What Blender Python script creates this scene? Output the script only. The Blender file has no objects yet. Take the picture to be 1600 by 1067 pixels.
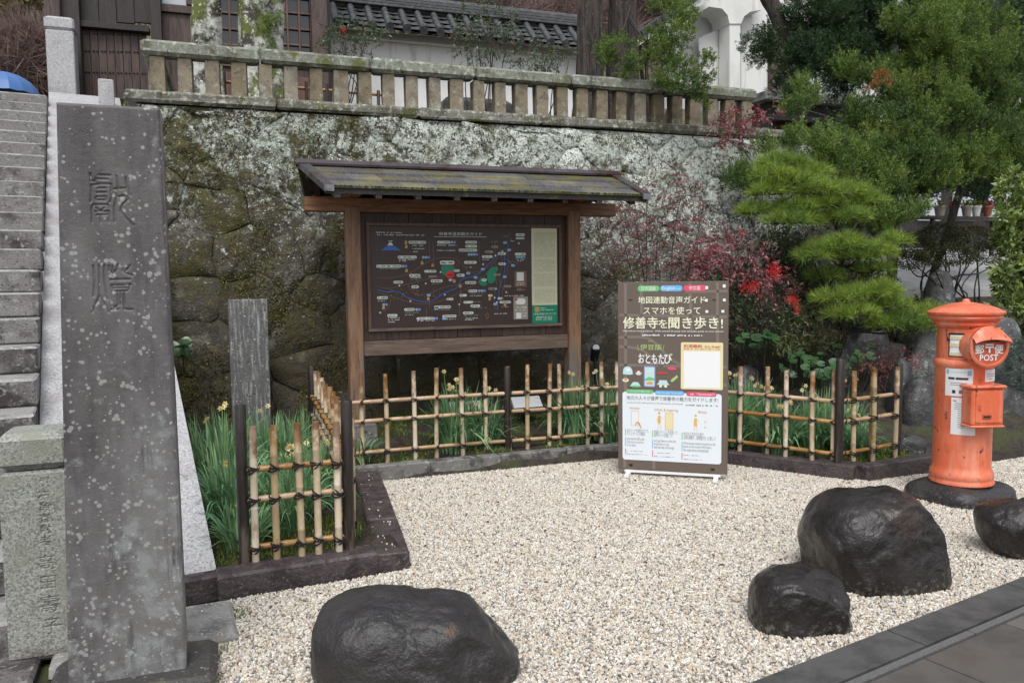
import bpy, math, random
import numpy as np
from mathutils import Vector, Matrix
R_ = math.radians
random.seed(7); RNG = np.random.default_rng(7)
scn = bpy.context.scene
COL = scn.collection
# ------------------------------------------------------------------ camera
CAM = np.array([0.0, 0.0, 1.58]); FPX = 1244.0; IW, IH = 1600, 1067
def _cam_axes(pitch, roll, yaw):
    p, r, a = R_(pitch), R_(roll), R_(yaw)
    f = np.array([0, math.cos(p), -math.sin(p)]); x = np.array([1.0, 0, 0]); u = np.cross(x, f)
    x2 = x*math.cos(r) - u*math.sin(r); u2 = u*math.cos(r) + x*math.sin(r)
    Z = np.array([[math.cos(a), -math.sin(a), 0], [math.sin(a), math.cos(a), 0], [0, 0, 1]])
    return Z @ x2, Z @ u2, Z @ f
AX = _cam_axes(4.2, 0.7, -19.5)
cd = bpy.data.cameras.new('camera'); cam = bpy.data.objects.new('camera', cd); COL.objects.link(cam)
cd.sensor_width = 36; cd.lens = FPX/IW*36; cd.clip_end = 400; cd.clip_start = 0.05
m = Matrix.Identity(4)
for i in range(3):
    m[i][0] = AX[0][i]; m[i][1] = AX[1][i]; m[i][2] = -AX[2][i]; m[i][3] = CAM[i]
cam.matrix_world = m
scn.camera = cam
# ------------------------------------------------------------------ light
w = bpy.data.worlds.new('World'); scn.world = w; w.use_nodes = True
nt = w.node_tree; bg = nt.nodes['Background']
sky = nt.nodes.new('ShaderNodeTexSky'); sky.sky_type = 'NISHITA'; sky.sun_disc = False
SUN_EL, SUN_AZ = 58, 200
sky.sun_elevation = R_(SUN_EL); sky.sun_rotation = R_(SUN_AZ); sky.air_density = 1.0; sky.dust_density = 2.5; sky.ozone_density = 1.0
hs = nt.nodes.new('ShaderNodeHueSaturation'); hs.inputs['Saturation'].default_value = 0.22
nt.links.new(sky.outputs[0], hs.inputs['Color']); nt.links.new(hs.outputs[0], bg.inputs['Color'])
bg.inputs['Strength'].default_value = 0.13
sl = bpy.data.lights.new('sun', 'SUN'); sl.energy = 1.5; sl.angle = R_(28); sl.color = (1, 0.985, 0.96)
so = bpy.data.objects.new('sun', sl); COL.objects.link(so)
sd = Vector((math.sin(R_(SUN_AZ))*math.cos(R_(SUN_EL)), math.cos(R_(SUN_AZ))*math.cos(R_(SUN_EL)), math.sin(R_(SUN_EL))))
so.rotation_euler = (-sd).to_track_quat('-Z', 'Y').to_euler()
vs = scn.view_settings; vs.view_transform = 'Standard'; vs.look = 'None'; vs.gamma = 1; vs.use_curve_mapping = False
vs.exposure = 0.55
scn.cycles.max_bounces = 6
# ------------------------------------------------------------------ helpers
def ray(px, py): return AX[0]*((px-IW/2)/FPX) + AX[1]*((IH/2-py)/FPX) + AX[2]
def G(px, py, z=0.0):
    d = ray(px, py); return CAM + d*((z-CAM[2])/d[2])
def A(px, py, v):
    d = ray(px, py); return CAM + d*(v/d[1])
def tag(o, label=None, cat=None, group=None, kind=None):
    if label: o['label'] = label
    if cat: o['category'] = cat
    if group: o['group'] = group
    if kind: o['kind'] = kind
    return o
def thing(name, loc, label, cat, group=None, kind=None):
    o = bpy.data.objects.new(name, None); o.location = loc; o.empty_display_size = 0.1
    COL.objects.link(o); return tag(o, label, cat, group, kind)
def origin(o):
    v = Vector((0, 0, 0))
    while o is not None: v = v + o.location; o = o.parent
    return v
def mesh_np(name, V, F, mat=None, smooth=False, mats=None, midx=None):
    """V (n,3); F list of arrays of equal-length faces or one array"""
    me = bpy.data.meshes.new(name)
    if not isinstance(F, list): F = [F]
    F = [np.asarray(f, dtype=np.int32) for f in F if len(f)]
    V = np.asarray(V, dtype=np.float32)
    me.vertices.add(len(V)); me.vertices.foreach_set('co', V.ravel())
    nl = sum(f.size for f in F); npoly = sum(len(f) for f in F)
    me.loops.add(nl); me.loops.foreach_set('vertex_index', np.concatenate([f.ravel() for f in F]))
    me.polygons.add(npoly)
    tot = np.concatenate([np.full(len(f), f.shape[1], dtype=np.int32) for f in F])
    st = np.concatenate([[0], np.cumsum(tot)[:-1]]).astype(np.int32)
    me.polygons.foreach_set('loop_start', st)
    if smooth: me.polygons.foreach_set('use_smooth', np.ones(npoly, dtype=bool))
    if mat: me.materials.append(mat)
    me.update(calc_edges=True); me.validate()
    return me
def link(name, me, parent=None, loc=None):
    o = bpy.data.objects.new(name, me); COL.objects.link(o)
    if parent: o.parent = parent
    if loc is not None: o.location = loc
    return o
class MB:
    def __init__(s): s.v = []; s.f = []
    def add(s, V, F):
        b = len(s.v); s.v += [tuple(map(float, p)) for p in V]; s.f += [tuple(i+b for i in f) for f in F]; return s
    def box(s, c, d, rz=0, taper=1.0, bev=0.0):
        x, y, z = [q/2 for q in d]
        if bev > 0:
            bv = min(bev, x*.9, y*.9, z*.9); P = []
            pts = []
            for zz, ins in ((-z, bv), (-z+bv, 0), (z-bv, 0), (z, bv)):
                t = taper if zz > 0 else 1
                ax, ay = (x-ins)*t, (y-ins)*t; b2 = bv*.8
                ring = [(-ax+b2, -ay), (ax-b2, -ay), (ax, -ay+b2), (ax, ay-b2), (ax-b2, ay), (-ax+b2, ay), (-ax, ay-b2), (-ax, -ay+b2)]
                P += [(a, b, zz) for a, b in ring]
            F = [tuple(range(7, -1, -1)), tuple(range(24, 32))]
            for k in range(3):
                for i in range(8): F.append((k*8+i, k*8+(i+1) % 8, (k+1)*8+(i+1) % 8, (k+1)*8+i))
        else:
            P = [(-x, -y, -z), (x, -y, -z), (x, y, -z), (-x, y, -z)] + [(a*taper, b*taper, z) for a, b in ((-x, -y), (x, -y), (x, y), (-x, y))]
            F = [(3, 2, 1, 0), (4, 5, 6, 7), (0, 1, 5, 4), (1, 2, 6, 5), (2, 3, 7, 6), (3, 0, 4, 7)]
        ca, sa = math.cos(rz), math.sin(rz)
        return s.add([(c[0]+p[0]*ca-p[1]*sa, c[1]+p[0]*sa+p[1]*ca, c[2]+p[2]) for p in P], F)
    def bar(s, a, b, wd, ht, up=(0, 0, 1)):
        a, b = Vector(a), Vector(b); d = (b-a); L = d.length; d.normalize()
        u = Vector(up); sx = d.cross(u)
        if sx.length < 1e-4: sx = d.cross(Vector((0, 1, 0)))
        sx.normalize(); uu = sx.cross(d)
        P = []
        for q in (a, b):
            for i, j in ((-1, -1), (1, -1), (1, 1), (-1, 1)): P.append(q+sx*(i*wd/2)+uu*(j*ht/2))
        return s.add(P, [(0, 1, 2, 3), (7, 6, 5, 4), (0, 4, 5, 1), (1, 5, 6, 2), (2, 6, 7, 3), (3, 7, 4, 0)])
    def tube(s, pts, rad, n=8, cap=True):
        pts = [Vector(p) for p in pts]
        if not hasattr(rad, '__len__'): rad = [rad]*len(pts)
        P = []; N = len(pts); prev = None
        for i, p in enumerate(pts):
            t = (pts[min(i+1, N-1)]-pts[max(i-1, 0)])
            t = t.normalized() if t.length > 1e-9 else Vector((0, 0, 1))
            if prev is None:
                sx = t.cross(Vector((0, 0, 1)));
                if sx.length < .05: sx = t.cross(Vector((0, 1, 0)))
            else: sx = prev - t*prev.dot(t)
            sx.normalize(); prev = sx; sy = t.cross(sx)
            for k in range(n):
                a = 2*math.pi*k/n; P.append(p+sx*(math.cos(a)*rad[i])+sy*(math.sin(a)*rad[i]))
        F = []
        for i in range(N-1):
            for k in range(n): F.append((i*n+k, i*n+(k+1) % n, (i+1)*n+(k+1) % n, (i+1)*n+k))
        if cap: F.append(tuple(range(n-1, -1, -1))); F.append(tuple((N-1)*n+k for k in range(n)))
        return s.add(P, F)
    def lathe(s, c, prof, n=32, a0=0, a1=2*math.pi):
        P = []; full = abs(a1-a0-2*math.pi) < 1e-6; m_ = n if full else n+1
        for r, z in prof:
            for k in range(m_):
                a = a0+(a1-a0)*k/n; P.append((c[0]+r*math.cos(a), c[1]+r*math.sin(a), c[2]+z))
        F = []
        for i in range(len(prof)-1):
            for k in range(n):
                k2 = (k+1) % m_; F.append((i*m_+k, i*m_+k2, (i+1)*m_+k2, (i+1)*m_+k))
        return s.add(P, F)
    def prism(s, poly, d, close=True):
        """poly: 3D points of a planar outline, d: extrusion vector"""
        n = len(poly); P = [tuple(p) for p in poly]+[tuple(np.array(p, float)+np.array(d, float)) for p in poly]
        F = [tuple(range(n-1, -1, -1)), tuple(range(n, 2*n))]+[(i, (i+1) % n, n+(i+1) % n, n+i) for i in range(n)]
        return s.add(P, F)
    def build(s, name, mat, parent=None, smooth=False, auto=None):
        me = bpy.data.meshes.new(name)
        o0 = origin(parent) if parent else Vector((0, 0, 0))
        me.from_pydata([(p[0]-o0.x, p[1]-o0.y, p[2]-o0.z) for p in s.v], [], s.f)
        if mat: me.materials.append(mat)
        if smooth:
            me.polygons.foreach_set('use_smooth', np.ones(len(me.polygons), dtype=bool))
            if auto: me.set_sharp_from_angle(angle=R_(auto))
        me.update()
        return link(name, me, parent)
def npobj(name, V, F, mat, parent=None, smooth=False):
    V = np.asarray(V, dtype=np.float64)
    if parent: V = V-np.array(origin(parent))
    return link(name, mesh_np(name, V, F, mat, smooth), parent)
# ------------------------------------------------------------------ materials
MATS = {}
def mat(name, col, rough=.6, layers=(), bump=0, bscale=60, stretch=(1, 1, 1), spec=.5, island=0, bump2=None, metal=0, wave=None, coat=0, spots=None, rvar=0, trans=0, orand=0):
    """layers: (color, scale, lo, hi[, zbias, xbias, stretch]) noise masks laid over the base colour"""
    m = bpy.data.materials.new(name); m.use_nodes = True; t = m.node_tree; N = t.nodes; L = t.links
    b = N['Principled BSDF']; b.inputs['Roughness'].default_value = rough; b.inputs['Specular IOR Level'].default_value = spec
    b.inputs['Metallic'].default_value = metal; b.inputs['Coat Weight'].default_value = coat; b.inputs['Coat Roughness'].default_value = .15
    geo = N.new('ShaderNodeNewGeometry')
    def coords(st):
        if tuple(st) == (1, 1, 1): return geo.outputs['Position']
        mp = N.new('ShaderNodeMapping'); mp.inputs['Scale'].default_value = st; L.new(geo.outputs['Position'], mp.inputs['Vector']); return mp.outputs[0]
    sep = None
    rgb = N.new('ShaderNodeRGB'); rgb.outputs[0].default_value = (*col, 1); cur = rgb.outputs[0]; first = None
    for ly in layers:
        c, sc, lo, hi = ly[:4]; zb = ly[4] if len(ly) > 4 else None; xb = ly[5] if len(ly) > 5 else None; st = ly[6] if len(ly) > 6 else stretch
        nz = N.new('ShaderNodeTexNoise'); nz.inputs['Scale'].default_value = sc; nz.inputs['Detail'].default_value = 7; nz.inputs['Roughness'].default_value = .62
        L.new(coords(st), nz.inputs['Vector']); f = nz.outputs['Fac']
        for bias, ax in ((zb, 'Z'), (xb, 'X')):
            if bias:
                if sep is None: sep = N.new('ShaderNodeSeparateXYZ'); L.new(geo.outputs['Position'], sep.inputs[0])
                mr = N.new('ShaderNodeMapRange'); mr.inputs['From Min'].default_value = bias[0]; mr.inputs['From Max'].default_value = bias[1]
                mr.inputs['To Min'].default_value = bias[2]; mr.inputs['To Max'].default_value = bias[3]; L.new(sep.outputs[ax], mr.inputs['Value'])
                ad = N.new('ShaderNodeMath'); ad.operation = 'ADD'; L.new(f, ad.inputs[0]); L.new(mr.outputs[0], ad.inputs[1]); f = ad.outputs[0]
        mr = N.new('ShaderNodeMapRange'); mr.inputs['From Min'].default_value = lo; mr.inputs['From Max'].default_value = hi; L.new(f, mr.inputs['Value'])
        mx = N.new('ShaderNodeMix'); mx.data_type = 'RGBA'; L.new(mr.outputs[0], mx.inputs['Factor']); L.new(cur, mx.inputs['A']); mx.inputs['B'].default_value = (*c, 1)
        cur = mx.outputs['Result']; first = first or mr.outputs[0]
    if spots:   # (color, scale, radius) lichen rings
        c, sc, rr = spots
        vo = N.new('ShaderNodeTexVoronoi'); vo.inputs['Scale'].default_value = sc; L.new(geo.outputs['Position'], vo.inputs['Vector'])
        nz = N.new('ShaderNodeTexNoise'); nz.inputs['Scale'].default_value = sc*.35; L.new(geo.outputs['Position'], nz.inputs['Vector'])
        ml = N.new('ShaderNodeMapRange'); ml.inputs['From Min'].default_value = .36; ml.inputs['From Max'].default_value = .66; ml.inputs['To Min'].default_value = 0; ml.inputs['To Max'].default_value = rr; L.new(nz.outputs['Fac'], ml.inputs['Value'])
        sb = N.new('ShaderNodeMath'); sb.operation = 'SUBTRACT'; L.new(ml.outputs[0], sb.inputs[0]); L.new(vo.outputs['Distance'], sb.inputs[1])
        mr = N.new('ShaderNodeMapRange'); mr.inputs['From Min'].default_value = 0; mr.inputs['From Max'].default_value = .06; mr.inputs['To Max'].default_value = .75; L.new(sb.outputs[0], mr.inputs['Value'])
        mx = N.new('ShaderNodeMix'); mx.data_type = 'RGBA'; L.new(mr.outputs[0], mx.inputs['Factor']); L.new(cur, mx.inputs['A']); mx.inputs['B'].default_value = (*c, 1); cur = mx.outputs['Result']
    if island:
        h = N.new('ShaderNodeHueSaturation'); mr = N.new('ShaderNodeMapRange'); mr.inputs['To Min'].default_value = 1-island; mr.inputs['To Max'].default_value = 1+island
        L.new(geo.outputs['Random Per Island'], mr.inputs['Value']); L.new(mr.outputs[0], h.inputs['Value']); L.new(cur, h.inputs['Color'])
        mh = N.new('ShaderNodeMapRange'); mh.inputs['To Min'].default_value = .5-island*.05; mh.inputs['To Max'].default_value = .5+island*.05
        mo = N.new('ShaderNodeMath'); mo.operation = 'FRACT'; mm = N.new('ShaderNodeMath'); mm.operation = 'MULTIPLY'; mm.inputs[1].default_value = 17.3
        L.new(geo.outputs['Random Per Island'], mm.inputs[0]); L.new(mm.outputs[0], mo.inputs[0]); L.new(mo.outputs[0], mh.inputs['Value']); L.new(mh.outputs[0], h.inputs['Hue'])
        cur = h.outputs[0]
    if orand:
        h = N.new('ShaderNodeHueSaturation'); oi_ = N.new('ShaderNodeObjectInfo'); mr = N.new('ShaderNodeMapRange'); mr.inputs['To Min'].default_value = 1-orand; mr.inputs['To Max'].default_value = 1+orand
        L.new(oi_.outputs['Random'], mr.inputs['Value']); L.new(mr.outputs[0], h.inputs['Value']); mr2 = N.new('ShaderNodeMapRange'); mr2.inputs['To Min'].default_value = 1+orand; mr2.inputs['To Max'].default_value = 1-orand*1.4
        L.new(oi_.outputs['Random'], mr2.inputs['Value']); L.new(mr2.outputs[0], h.inputs['Saturation']); L.new(cur, h.inputs['Color']); cur = h.outputs[0]
    L.new(cur, b.inputs['Base Color'])
    if rvar and first is not None:
        mr = N.new('ShaderNodeMapRange'); mr.inputs['To Min'].default_value = rough; mr.inputs['To Max'].default_value = min(1, rough+rvar); L.new(first, mr.inputs['Value']); L.new(mr.outputs[0], b.inputs['Roughness'])
    nrm = None
    for bp in ([(bump, bscale, stretch)] if bump else [])+([bump2] if bump2 else []):
        nz = N.new('ShaderNodeTexNoise'); nz.inputs['Scale'].default_value = bp[1]; nz.inputs['Detail'].default_value = 6; nz.inputs['Roughness'].default_value = .6
        L.new(coords(bp[2] if len(bp) > 2 else stretch), nz.inputs['Vector'])
        bm = N.new('ShaderNodeBump'); bm.inputs['Distance'].default_value = bp[0]; bm.inputs['Strength'].default_value = 1; L.new(nz.outputs['Fac'], bm.inputs['Height'])
        if nrm: L.new(nrm, bm.inputs['Normal'])
        nrm = bm.outputs[0]
    if nrm: L.new(nrm, b.inputs['Normal'])
    if trans:
        tr = N.new('ShaderNodeBsdfTranslucent'); L.new(cur, tr.inputs['Color']); ms = N.new('ShaderNodeMixShader'); ms.inputs[0].default_value = trans
        out = N['Material Output']; L.new(b.outputs[0], ms.inputs[1]); L.new(tr.outputs[0], ms.inputs[2]); L.new(ms.outputs[0], out.inputs['Surface'])
    MATS[name] = m; return m
# stone
mat('wall_stone', (.13, .12, .105), .75, [
    ((.055, .045, .030), 2.6, .42, .60, (0, 3.3, .10, -.06), (-.5, 4, .05, -.05)),
    ((.21, .20, .175), 4.5, .50, .64),
    ((.30, .34, .29), 5.5, .50, .62, (1.1, 3.2, -.20, .12), (-1, 4.5, -.015, .05)),
    ((.060, .048, .022), 2.4, .49, .60, (.3, 3.3, .12, -.12), (-.5, 3.5, .05, -.08)),
    ((.50, .55, .49), 11, .54, .60, (1.2, 3.2, -.17, .07), (-1, 4.5, -.015, .045)),
    ((.055, .050, .036), 17, .51, .58, None, (-1, 4.5, .02, -.02)),
    ((.62, .66, .60), 36, .58, .62, (.5, 3.2, -.12, .05), (-1, 4.5, -.03, .03)),
    ((.055, .050, .012), 2.6, .535, .60, (.2, 3.0, .0, .01), (-1, 4.2, .025, -.08)),
    ((.095, .088, .020), 9, .585, .67, None, (-1, 4.2, .035, -.08)),
    ((.30, .31, .27), 30, .60, .65, (.5, 3.2, -.05, .03)),
    ((.035, .030, .020), 42, .56, .66)], bump=.030, bscale=12, bump2=(.016, 60), orand=.12)
mat('coping', (.17, .165, .14), .75, [((.08, .075, .05), 6, .45, .6), ((.36, .38, .33), 18, .54, .62), ((.09, .095, .02), 3, .56, .64), ((.50, .52, .47), 45, .6, .66)], bump=.01, bscale=60)
mat('rail_stone', (.20, .21, .17), .75, [((.09, .09, .065), 7, .5, .64), ((.36, .39, .33), 16, .52, .62), ((.10, .11, .03), 3.2, .58, .66), ((.04, .04, .03), 40, .6, .66)], bump=.008, bscale=60)
mat('baluster_stone', (.21, .175, .115), .7, [((.12, .10, .07), 9, .48, .62), ((.30, .30, .25), 14, .56, .66, (3.3, 3.7, .1, -.05)), ((.07, .065, .05), 30, .6, .68)], bump=.006, bscale=70, orand=.16)
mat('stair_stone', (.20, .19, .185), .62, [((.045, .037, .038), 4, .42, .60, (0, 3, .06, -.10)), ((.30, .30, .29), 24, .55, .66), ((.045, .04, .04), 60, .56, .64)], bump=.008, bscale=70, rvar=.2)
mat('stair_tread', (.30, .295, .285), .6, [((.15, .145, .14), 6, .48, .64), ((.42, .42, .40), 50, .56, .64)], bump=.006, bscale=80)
mat('granite', (.42, .42, .43), .55, [((.26, .26, .28), 60, .48, .60), ((.54, .54, .55), 75, .54, .62), ((.10, .095, .10), 95, .62, .67), ((.26, .235, .24), 3, .52, .74)], bump=.004, bscale=120)
mat('granite_post', (.33, .34, .31), .6, [((.17, .175, .155), 95, .46, .58), ((.44, .45, .41), 80, .56, .64), ((.06, .06, .055), 110, .61, .67), ((.24, .25, .20), 4, .5, .66), ((.10, .06, .055), 4, .52, .7, (.05, .3, .12, -.35))], bump=.004, bscale=120)
mat('stele_stone', (.100, .091, .091), .48, [
    ((.12, .115, .12), 12, .50, .68, None, None, (1, 1, .8)),
    ((.062, .055, .060), 3.5, .44, .62, None, None, (3, 3, .55)),
    ((.165, .163, .160), 2.4, .45, .70, (.3, 2.1, .12, -.16), (-.65, -.2, -.06, .07), (2, 2, .7)),
    ((.23, .24, .24), 13, .54, .66, (0, 1.6, .08, -.14), (-.65, -.2, -.03, .05)),
    ((.075, .068, .072), 7, .58, .70, None, None, (3, 3, .4)),
    ((.36, .37, .36), 40, .655, .69, (0, 2.2, .05, -.05)),
    ((.24, .24, .24), 240, .64, .68)], bump=.002, bscale=260, spots=((.33, .335, .33), 46, .44), bump2=(.003, 30))
mat('slab_stone', (.11, .11, .11), .65, [((.33, .33, .32), 9, .50, .64, None, None, (4, 4, .4)), ((.05, .045, .045), 30, .56, .66), ((.5, .5, .48), 50, .62, .66)], bump=.008, bscale=70)
mat('kerb', (.075, .058, .060), .42, [((.035, .024, .027), 8, .44, .6), ((.15, .13, .13), 50, .58, .66), ((.055, .06, .03), 5, .62, .7)], bump=.01, bscale=45, rvar=.3)
mat('kerb_grey', (.17, .165, .155), .6, [((.06, .055, .055), 6, .48, .62), ((.30, .30, .28), 22, .56, .66), ((.025, .02, .02), 14, .60, .68)], bump=.007, bscale=60, rvar=.2)
mat('dark_base', (.05, .045, .045), .5, [((.10, .10, .05), 7, .54, .64), ((.2, .2, .19), 40, .6, .66)], bump=.01, bscale=50)
mat('wet_rock', (.013, .0105, .010), .17, [((.022, .018, .018), 5, .42, .62), ((.10, .09, .078), 38, .60, .70, (0, .16, .13, -.12)), ((.05, .032, .024), 2.2, .58, .72), ((.012, .010, .010), 12, .56, .66)], bump=.022, bscale=7, bump2=(.004, 60), rvar=.28, spec=.5)
mat('wet_rock_matte', (.024, .022, .023), .30, [((.036, .033, .034), 4, .42, .62), ((.10, .09, .078), 38, .60, .70, (0, .16, .13, -.12)), ((.09, .045, .025), 9, .66, .74), ((.020, .018, .018), 14, .54, .66)], bump=.024, bscale=7, bump2=(.005, 70), rvar=.2)
mat('garden_rock', (.12, .125, .12), .6, [((.05, .05, .052), 4, .46, .6), ((.30, .34, .31), 9, .56, .66), ((.45, .48, .45), 40, .62, .68), ((.07, .085, .03), 5, .60, .7)], bump=.02, bscale=14, bump2=(.006, 80))
mat('dark_garden_rock', (.035, .034, .036), .35, [((.07, .07, .07), 6, .5, .64), ((.22, .23, .22), 24, .62, .68)], bump=.02, bscale=12, bump2=(.005, 80))
mat('gravel_base', (.36, .33, .28), .9, [((.20, .18, .16), 60, .5, .6)], bump=.01, bscale=90)
mat('soil', (.045, .032, .026), .8, [((.018, .013, .011), 20, .45, .6), ((.045, .055, .015), 3, .52, .62), ((.10, .06, .04), 60, .64, .7)], bump=.03, bscale=30)
mat('terrace', (.06, .05, .035), .9, [((.05, .06, .02), 2, .5, .6), ((.10, .07, .05), 9, .55, .7)], bump=.03, bscale=12)
mat('paving', (.115, .107, .098), .38, [((.075, .070, .066), 3, .45, .62), ((.10, .095, .085), 150, .56, .64), ((.075, .062, .05), 2, .55, .7)], bump=.002, bscale=220, rvar=.25, orand=.15)
mat('edge_stone', (.085, .085, .085), .42, [((.038, .038, .038), 4, .45, .62), ((.15, .15, .148), 190, .58, .64)], bump=.002, bscale=220, rvar=.2)
mat('edge_stone_light', (.11, .11, .11), .5, [((.2, .2, .2), 120, .54, .64)], bump=.002, bscale=220)
mat('lane', (.36, .36, .36), .5, [((.24, .24, .25), 3, .5, .65)], bump=.004, bscale=60)
mat('joint', (.02, .018, .017), .8)
# wood and bamboo
def wood(name, c1, c2, c3, ax, rough=.6, extra=(), orand=.12):
    st = [7, 7, 7]; st['xyz'.index(ax)] = .6
    return mat(name, c1, rough, [(c2, 5, .42, .6, None, None, st), (c3, 14, .56, .66, None, None, st)]+list(extra), bump=.003, bscale=18, stretch=st, orand=orand)
wood('sign_wood_v', (.26, .14, .072), (.17, .09, .048), (.055, .035, .025), 'z', .55, [((.15, .14, .13), 3, .45, .6, (.2, 1.9, .12, -.25))])
wood('sign_wood_h', (.24, .105, .042), (.15, .062, .026), (.05, .022, .012), 'x', .5)
wood('board_wood', (.055, .028, .020), (.03, .016, .013), (.095, .05, .032), 'z', .5)
wood('weathered_h', (.17, .12, .09), (.10, .07, .055), (.24, .19, .155), 'x', .6)
wood('post_black', (.028, .020, .017), (.014, .011, .010), (.05, .038, .03), 'z', .4, [((.11, .085, .065), 5, .56, .66, (.1, .6, .10, -.12))])
wood('gate_wood', (.085, .050, .043), (.032, .022, .020), (.10, .06, .05), 'z', .55)
wood('gate_wood_dark', (.028, .020, .019), (.016, .012, .012), (.045, .032, .028), 'z', .6)
wood('lattice_wood', (.13, .065, .045), (.08, .04, .03), (.17, .09, .06), 'z', .6)
wood('pergola_wood', (.19, .075, .035), (.12, .045, .022), (.25, .11, .05), 'x', .6)
mat('bamboo', (.50, .39, .25), .42, [((.30, .17, .075), 7, .50, .64, (.55, .85, -.06, .22)), ((.58, .50, .37), 16, .5, .64), ((.20, .10, .045), 10, .58, .68, (.5, .85, -.08, .16))], stretch=(1, 1, .7), bump=.002, bscale=50, orand=.22)
mat('bamboo_rail', (.36, .20, .085), .35, [((.48, .32, .16), 6, .46, .62), ((.17, .075, .03), 12, .58, .68)], stretch=(.6, .6, 1.5), bump=.001, bscale=50, orand=.2)
mat('bamboo_node', (.20, .13, .07), .6)
mat('rope', (.010, .009, .009), .75, bump=.002, bscale=300)
# roof
mat('roof_board', (.105, .105, .115), .32, [((.065, .062, .065), 9, .46, .62, None, None, (5, .7, .7)), ((.17, .15, .05), 3.2, .48, .62, None, None, (1, 1.6, 1)), ((.13, .125, .06), 9, .56, .66), ((.03, .028, .028), 40, .6, .68)], bump=.003, bscale=40, stretch=(6, 1, 1), rvar=.4, orand=.22)
mat('roof_metal', (.20, .205, .225), .22, [((.11, .07, .065), 3, .52, .62), ((.07, .07, .08), 14, .58, .68)], metal=.75, rvar=.3)
mat('ridge_metal', (.15, .125, .135), .22, [((.10, .05, .045), 2.5, .46, .56), ((.28, .28, .30), 3.3, .56, .66)], metal=.7)
mat('eave_black', (.022, .019, .018), .5, [((.05, .055, .015), 12, .56, .64)], bump=.006, bscale=60)
mat('tile', (.055, .058, .062), .4, [((.11, .115, .12), 14, .5, .66), ((.025, .025, .027), 5, .55, .66)], bump=.004, bscale=50)
# paint etc
mat('plaster', (.74, .74, .74), .8, [((.62, .62, .61), 1.5, .48, .66), ((.50, .49, .46), 3, .57, .72, None, None, (3, 3, .3))], bump=.002, bscale=60)
mat('white_paint', (.72, .72, .70), .7, [((.58, .58, .55), 1.2, .48, .68), ((.50, .49, .45), 3, .56, .72, None, None, (3, 3, .3))], bump=.003, bscale=30)
mat('post_red', (.68, .14, .062), .34, [((.74, .21, .11), 3.5, .46, .66), ((.52, .10, .045), 8, .58, .68), ((.05, .02, .015), 17, .645, .655), ((.76, .29, .19), 1.5, .52, .7, None, None, (6, 6, .8))], bump=.002, bscale=40, bump2=(.003, 12), coat=.25)
mat('post_red_dark', (.50, .10, .05), .5, [((.42, .07, .035), 9, .5, .6)])
mat('black', (.012, .012, .013), .4); mat('glass_dark', (.015, .016, .02), .08, spec=.7)
mat('glass_pale', (.45, .48, .52), .15); mat('white', (.80, .80, .79), .45); mat('paper', (.74, .75, .76), .5)
mat('ink', (.03, .03, .035), .6); mat('grey_ink', (.16, .16, .17), .6); mat('cream_plastic', (.62, .56, .38), .45)
mat('fixture', (.70, .71, .70), .4); mat('shutter', (.17, .125, .105), .6, bump=.01, bscale=20, stretch=(.2, .2, 6))
mat('spot_metal', (.50, .52, .54), .35); mat('blue_fabric', (.07, .17, .42), .45); mat('pot', (.45, .40, .36), .6); mat('pot_red', (.30, .10, .06), .6)
# print colours
for n_, c_ in dict(map_brown=(.040, .022, .020), map_beige=(.60, .60, .42), map_green=(.0, .20, .115), map_white=(.66, .68, .64), map_pill=(.62, .66, .60), map_road=(.16, .085, .06), map_blue=(.03, .13, .45), map_dgreen=(.0, .22, .12), map_red=(.60, .02, .03), map_gold=(.45, .28, .09), map_grey=(.28, .25, .22), map_sky=(.22, .42, .62), map_violet=(.25, .22, .50), map_mark=(.30, .30, .20),
                   ban_bg=(.135, .105, .085), ban_road=(.20, .165, .14), ban_cream=(.82, .82, .62), ban_white=(.82, .83, .84), ban_green=(.16, .52, .20), ban_sky=(.14, .46, .80), ban_pink=(.72, .085, .16), ban_yellow=(.76, .68, .40), ban_red=(.62, .05, .04), ban_orange=(.66, .34, .12), ban_lime=(.42, .58, .22), ban_panel=(.74, .79, .84), ban_ice=(.50, .70, .72), ban_gold=(.72, .45, .10)).items():
    mat(n_, c_, .42)
# foliage
def leafmat(n, c, extra=(), isl=.35, rough=.45, tr=.25): return mat(n, c, rough, list(extra), island=isl, trans=tr)
leafmat('narcissus', (.21, .36, .17), [((.12, .24, .12), 4, .45, .6), ((.26, .34, .10), 9, .60, .7)], .4)
leafmat('petal', (.72, .66, .36), isl=.2); leafmat('cup', (.75, .48, .05), isl=.1)
leafmat('grass', (.13, .20, .035), [((.28, .28, .07), 6, .5, .65), ((.04, .07, .02), 2, .5, .65)], .5)
leafmat('moss', (.07, .085, .015), [((.04, .05, .012), 5, .45, .6)], .4, .8, .1)
leafmat('wall_moss', (.105, .10, .020), [((.17, .17, .028), 7, .5, .62), ((.05, .038, .016), 3, .48, .6)], .45, .8, .05)
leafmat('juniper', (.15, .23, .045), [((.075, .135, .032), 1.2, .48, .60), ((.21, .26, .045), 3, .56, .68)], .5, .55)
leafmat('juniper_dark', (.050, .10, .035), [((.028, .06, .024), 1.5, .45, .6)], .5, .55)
leafmat('juniper_brown', (.30, .14, .04), isl=.4)
leafmat('pine_needle', (.24, .34, .05), [((.13, .22, .045), 2, .46, .62), ((.38, .42, .07), 5, .58, .7)], .6, .5)
leafmat('azalea', (.05, .06, .024), [((.08, .06, .025), 5, .52, .66)], .5, .5, .15)
leafmat('aucuba', (.15, .23, .06), [((.38, .42, .15), 60, .5, .56), ((.05, .09, .03), 3, .56, .7)], .4, .3)
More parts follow.
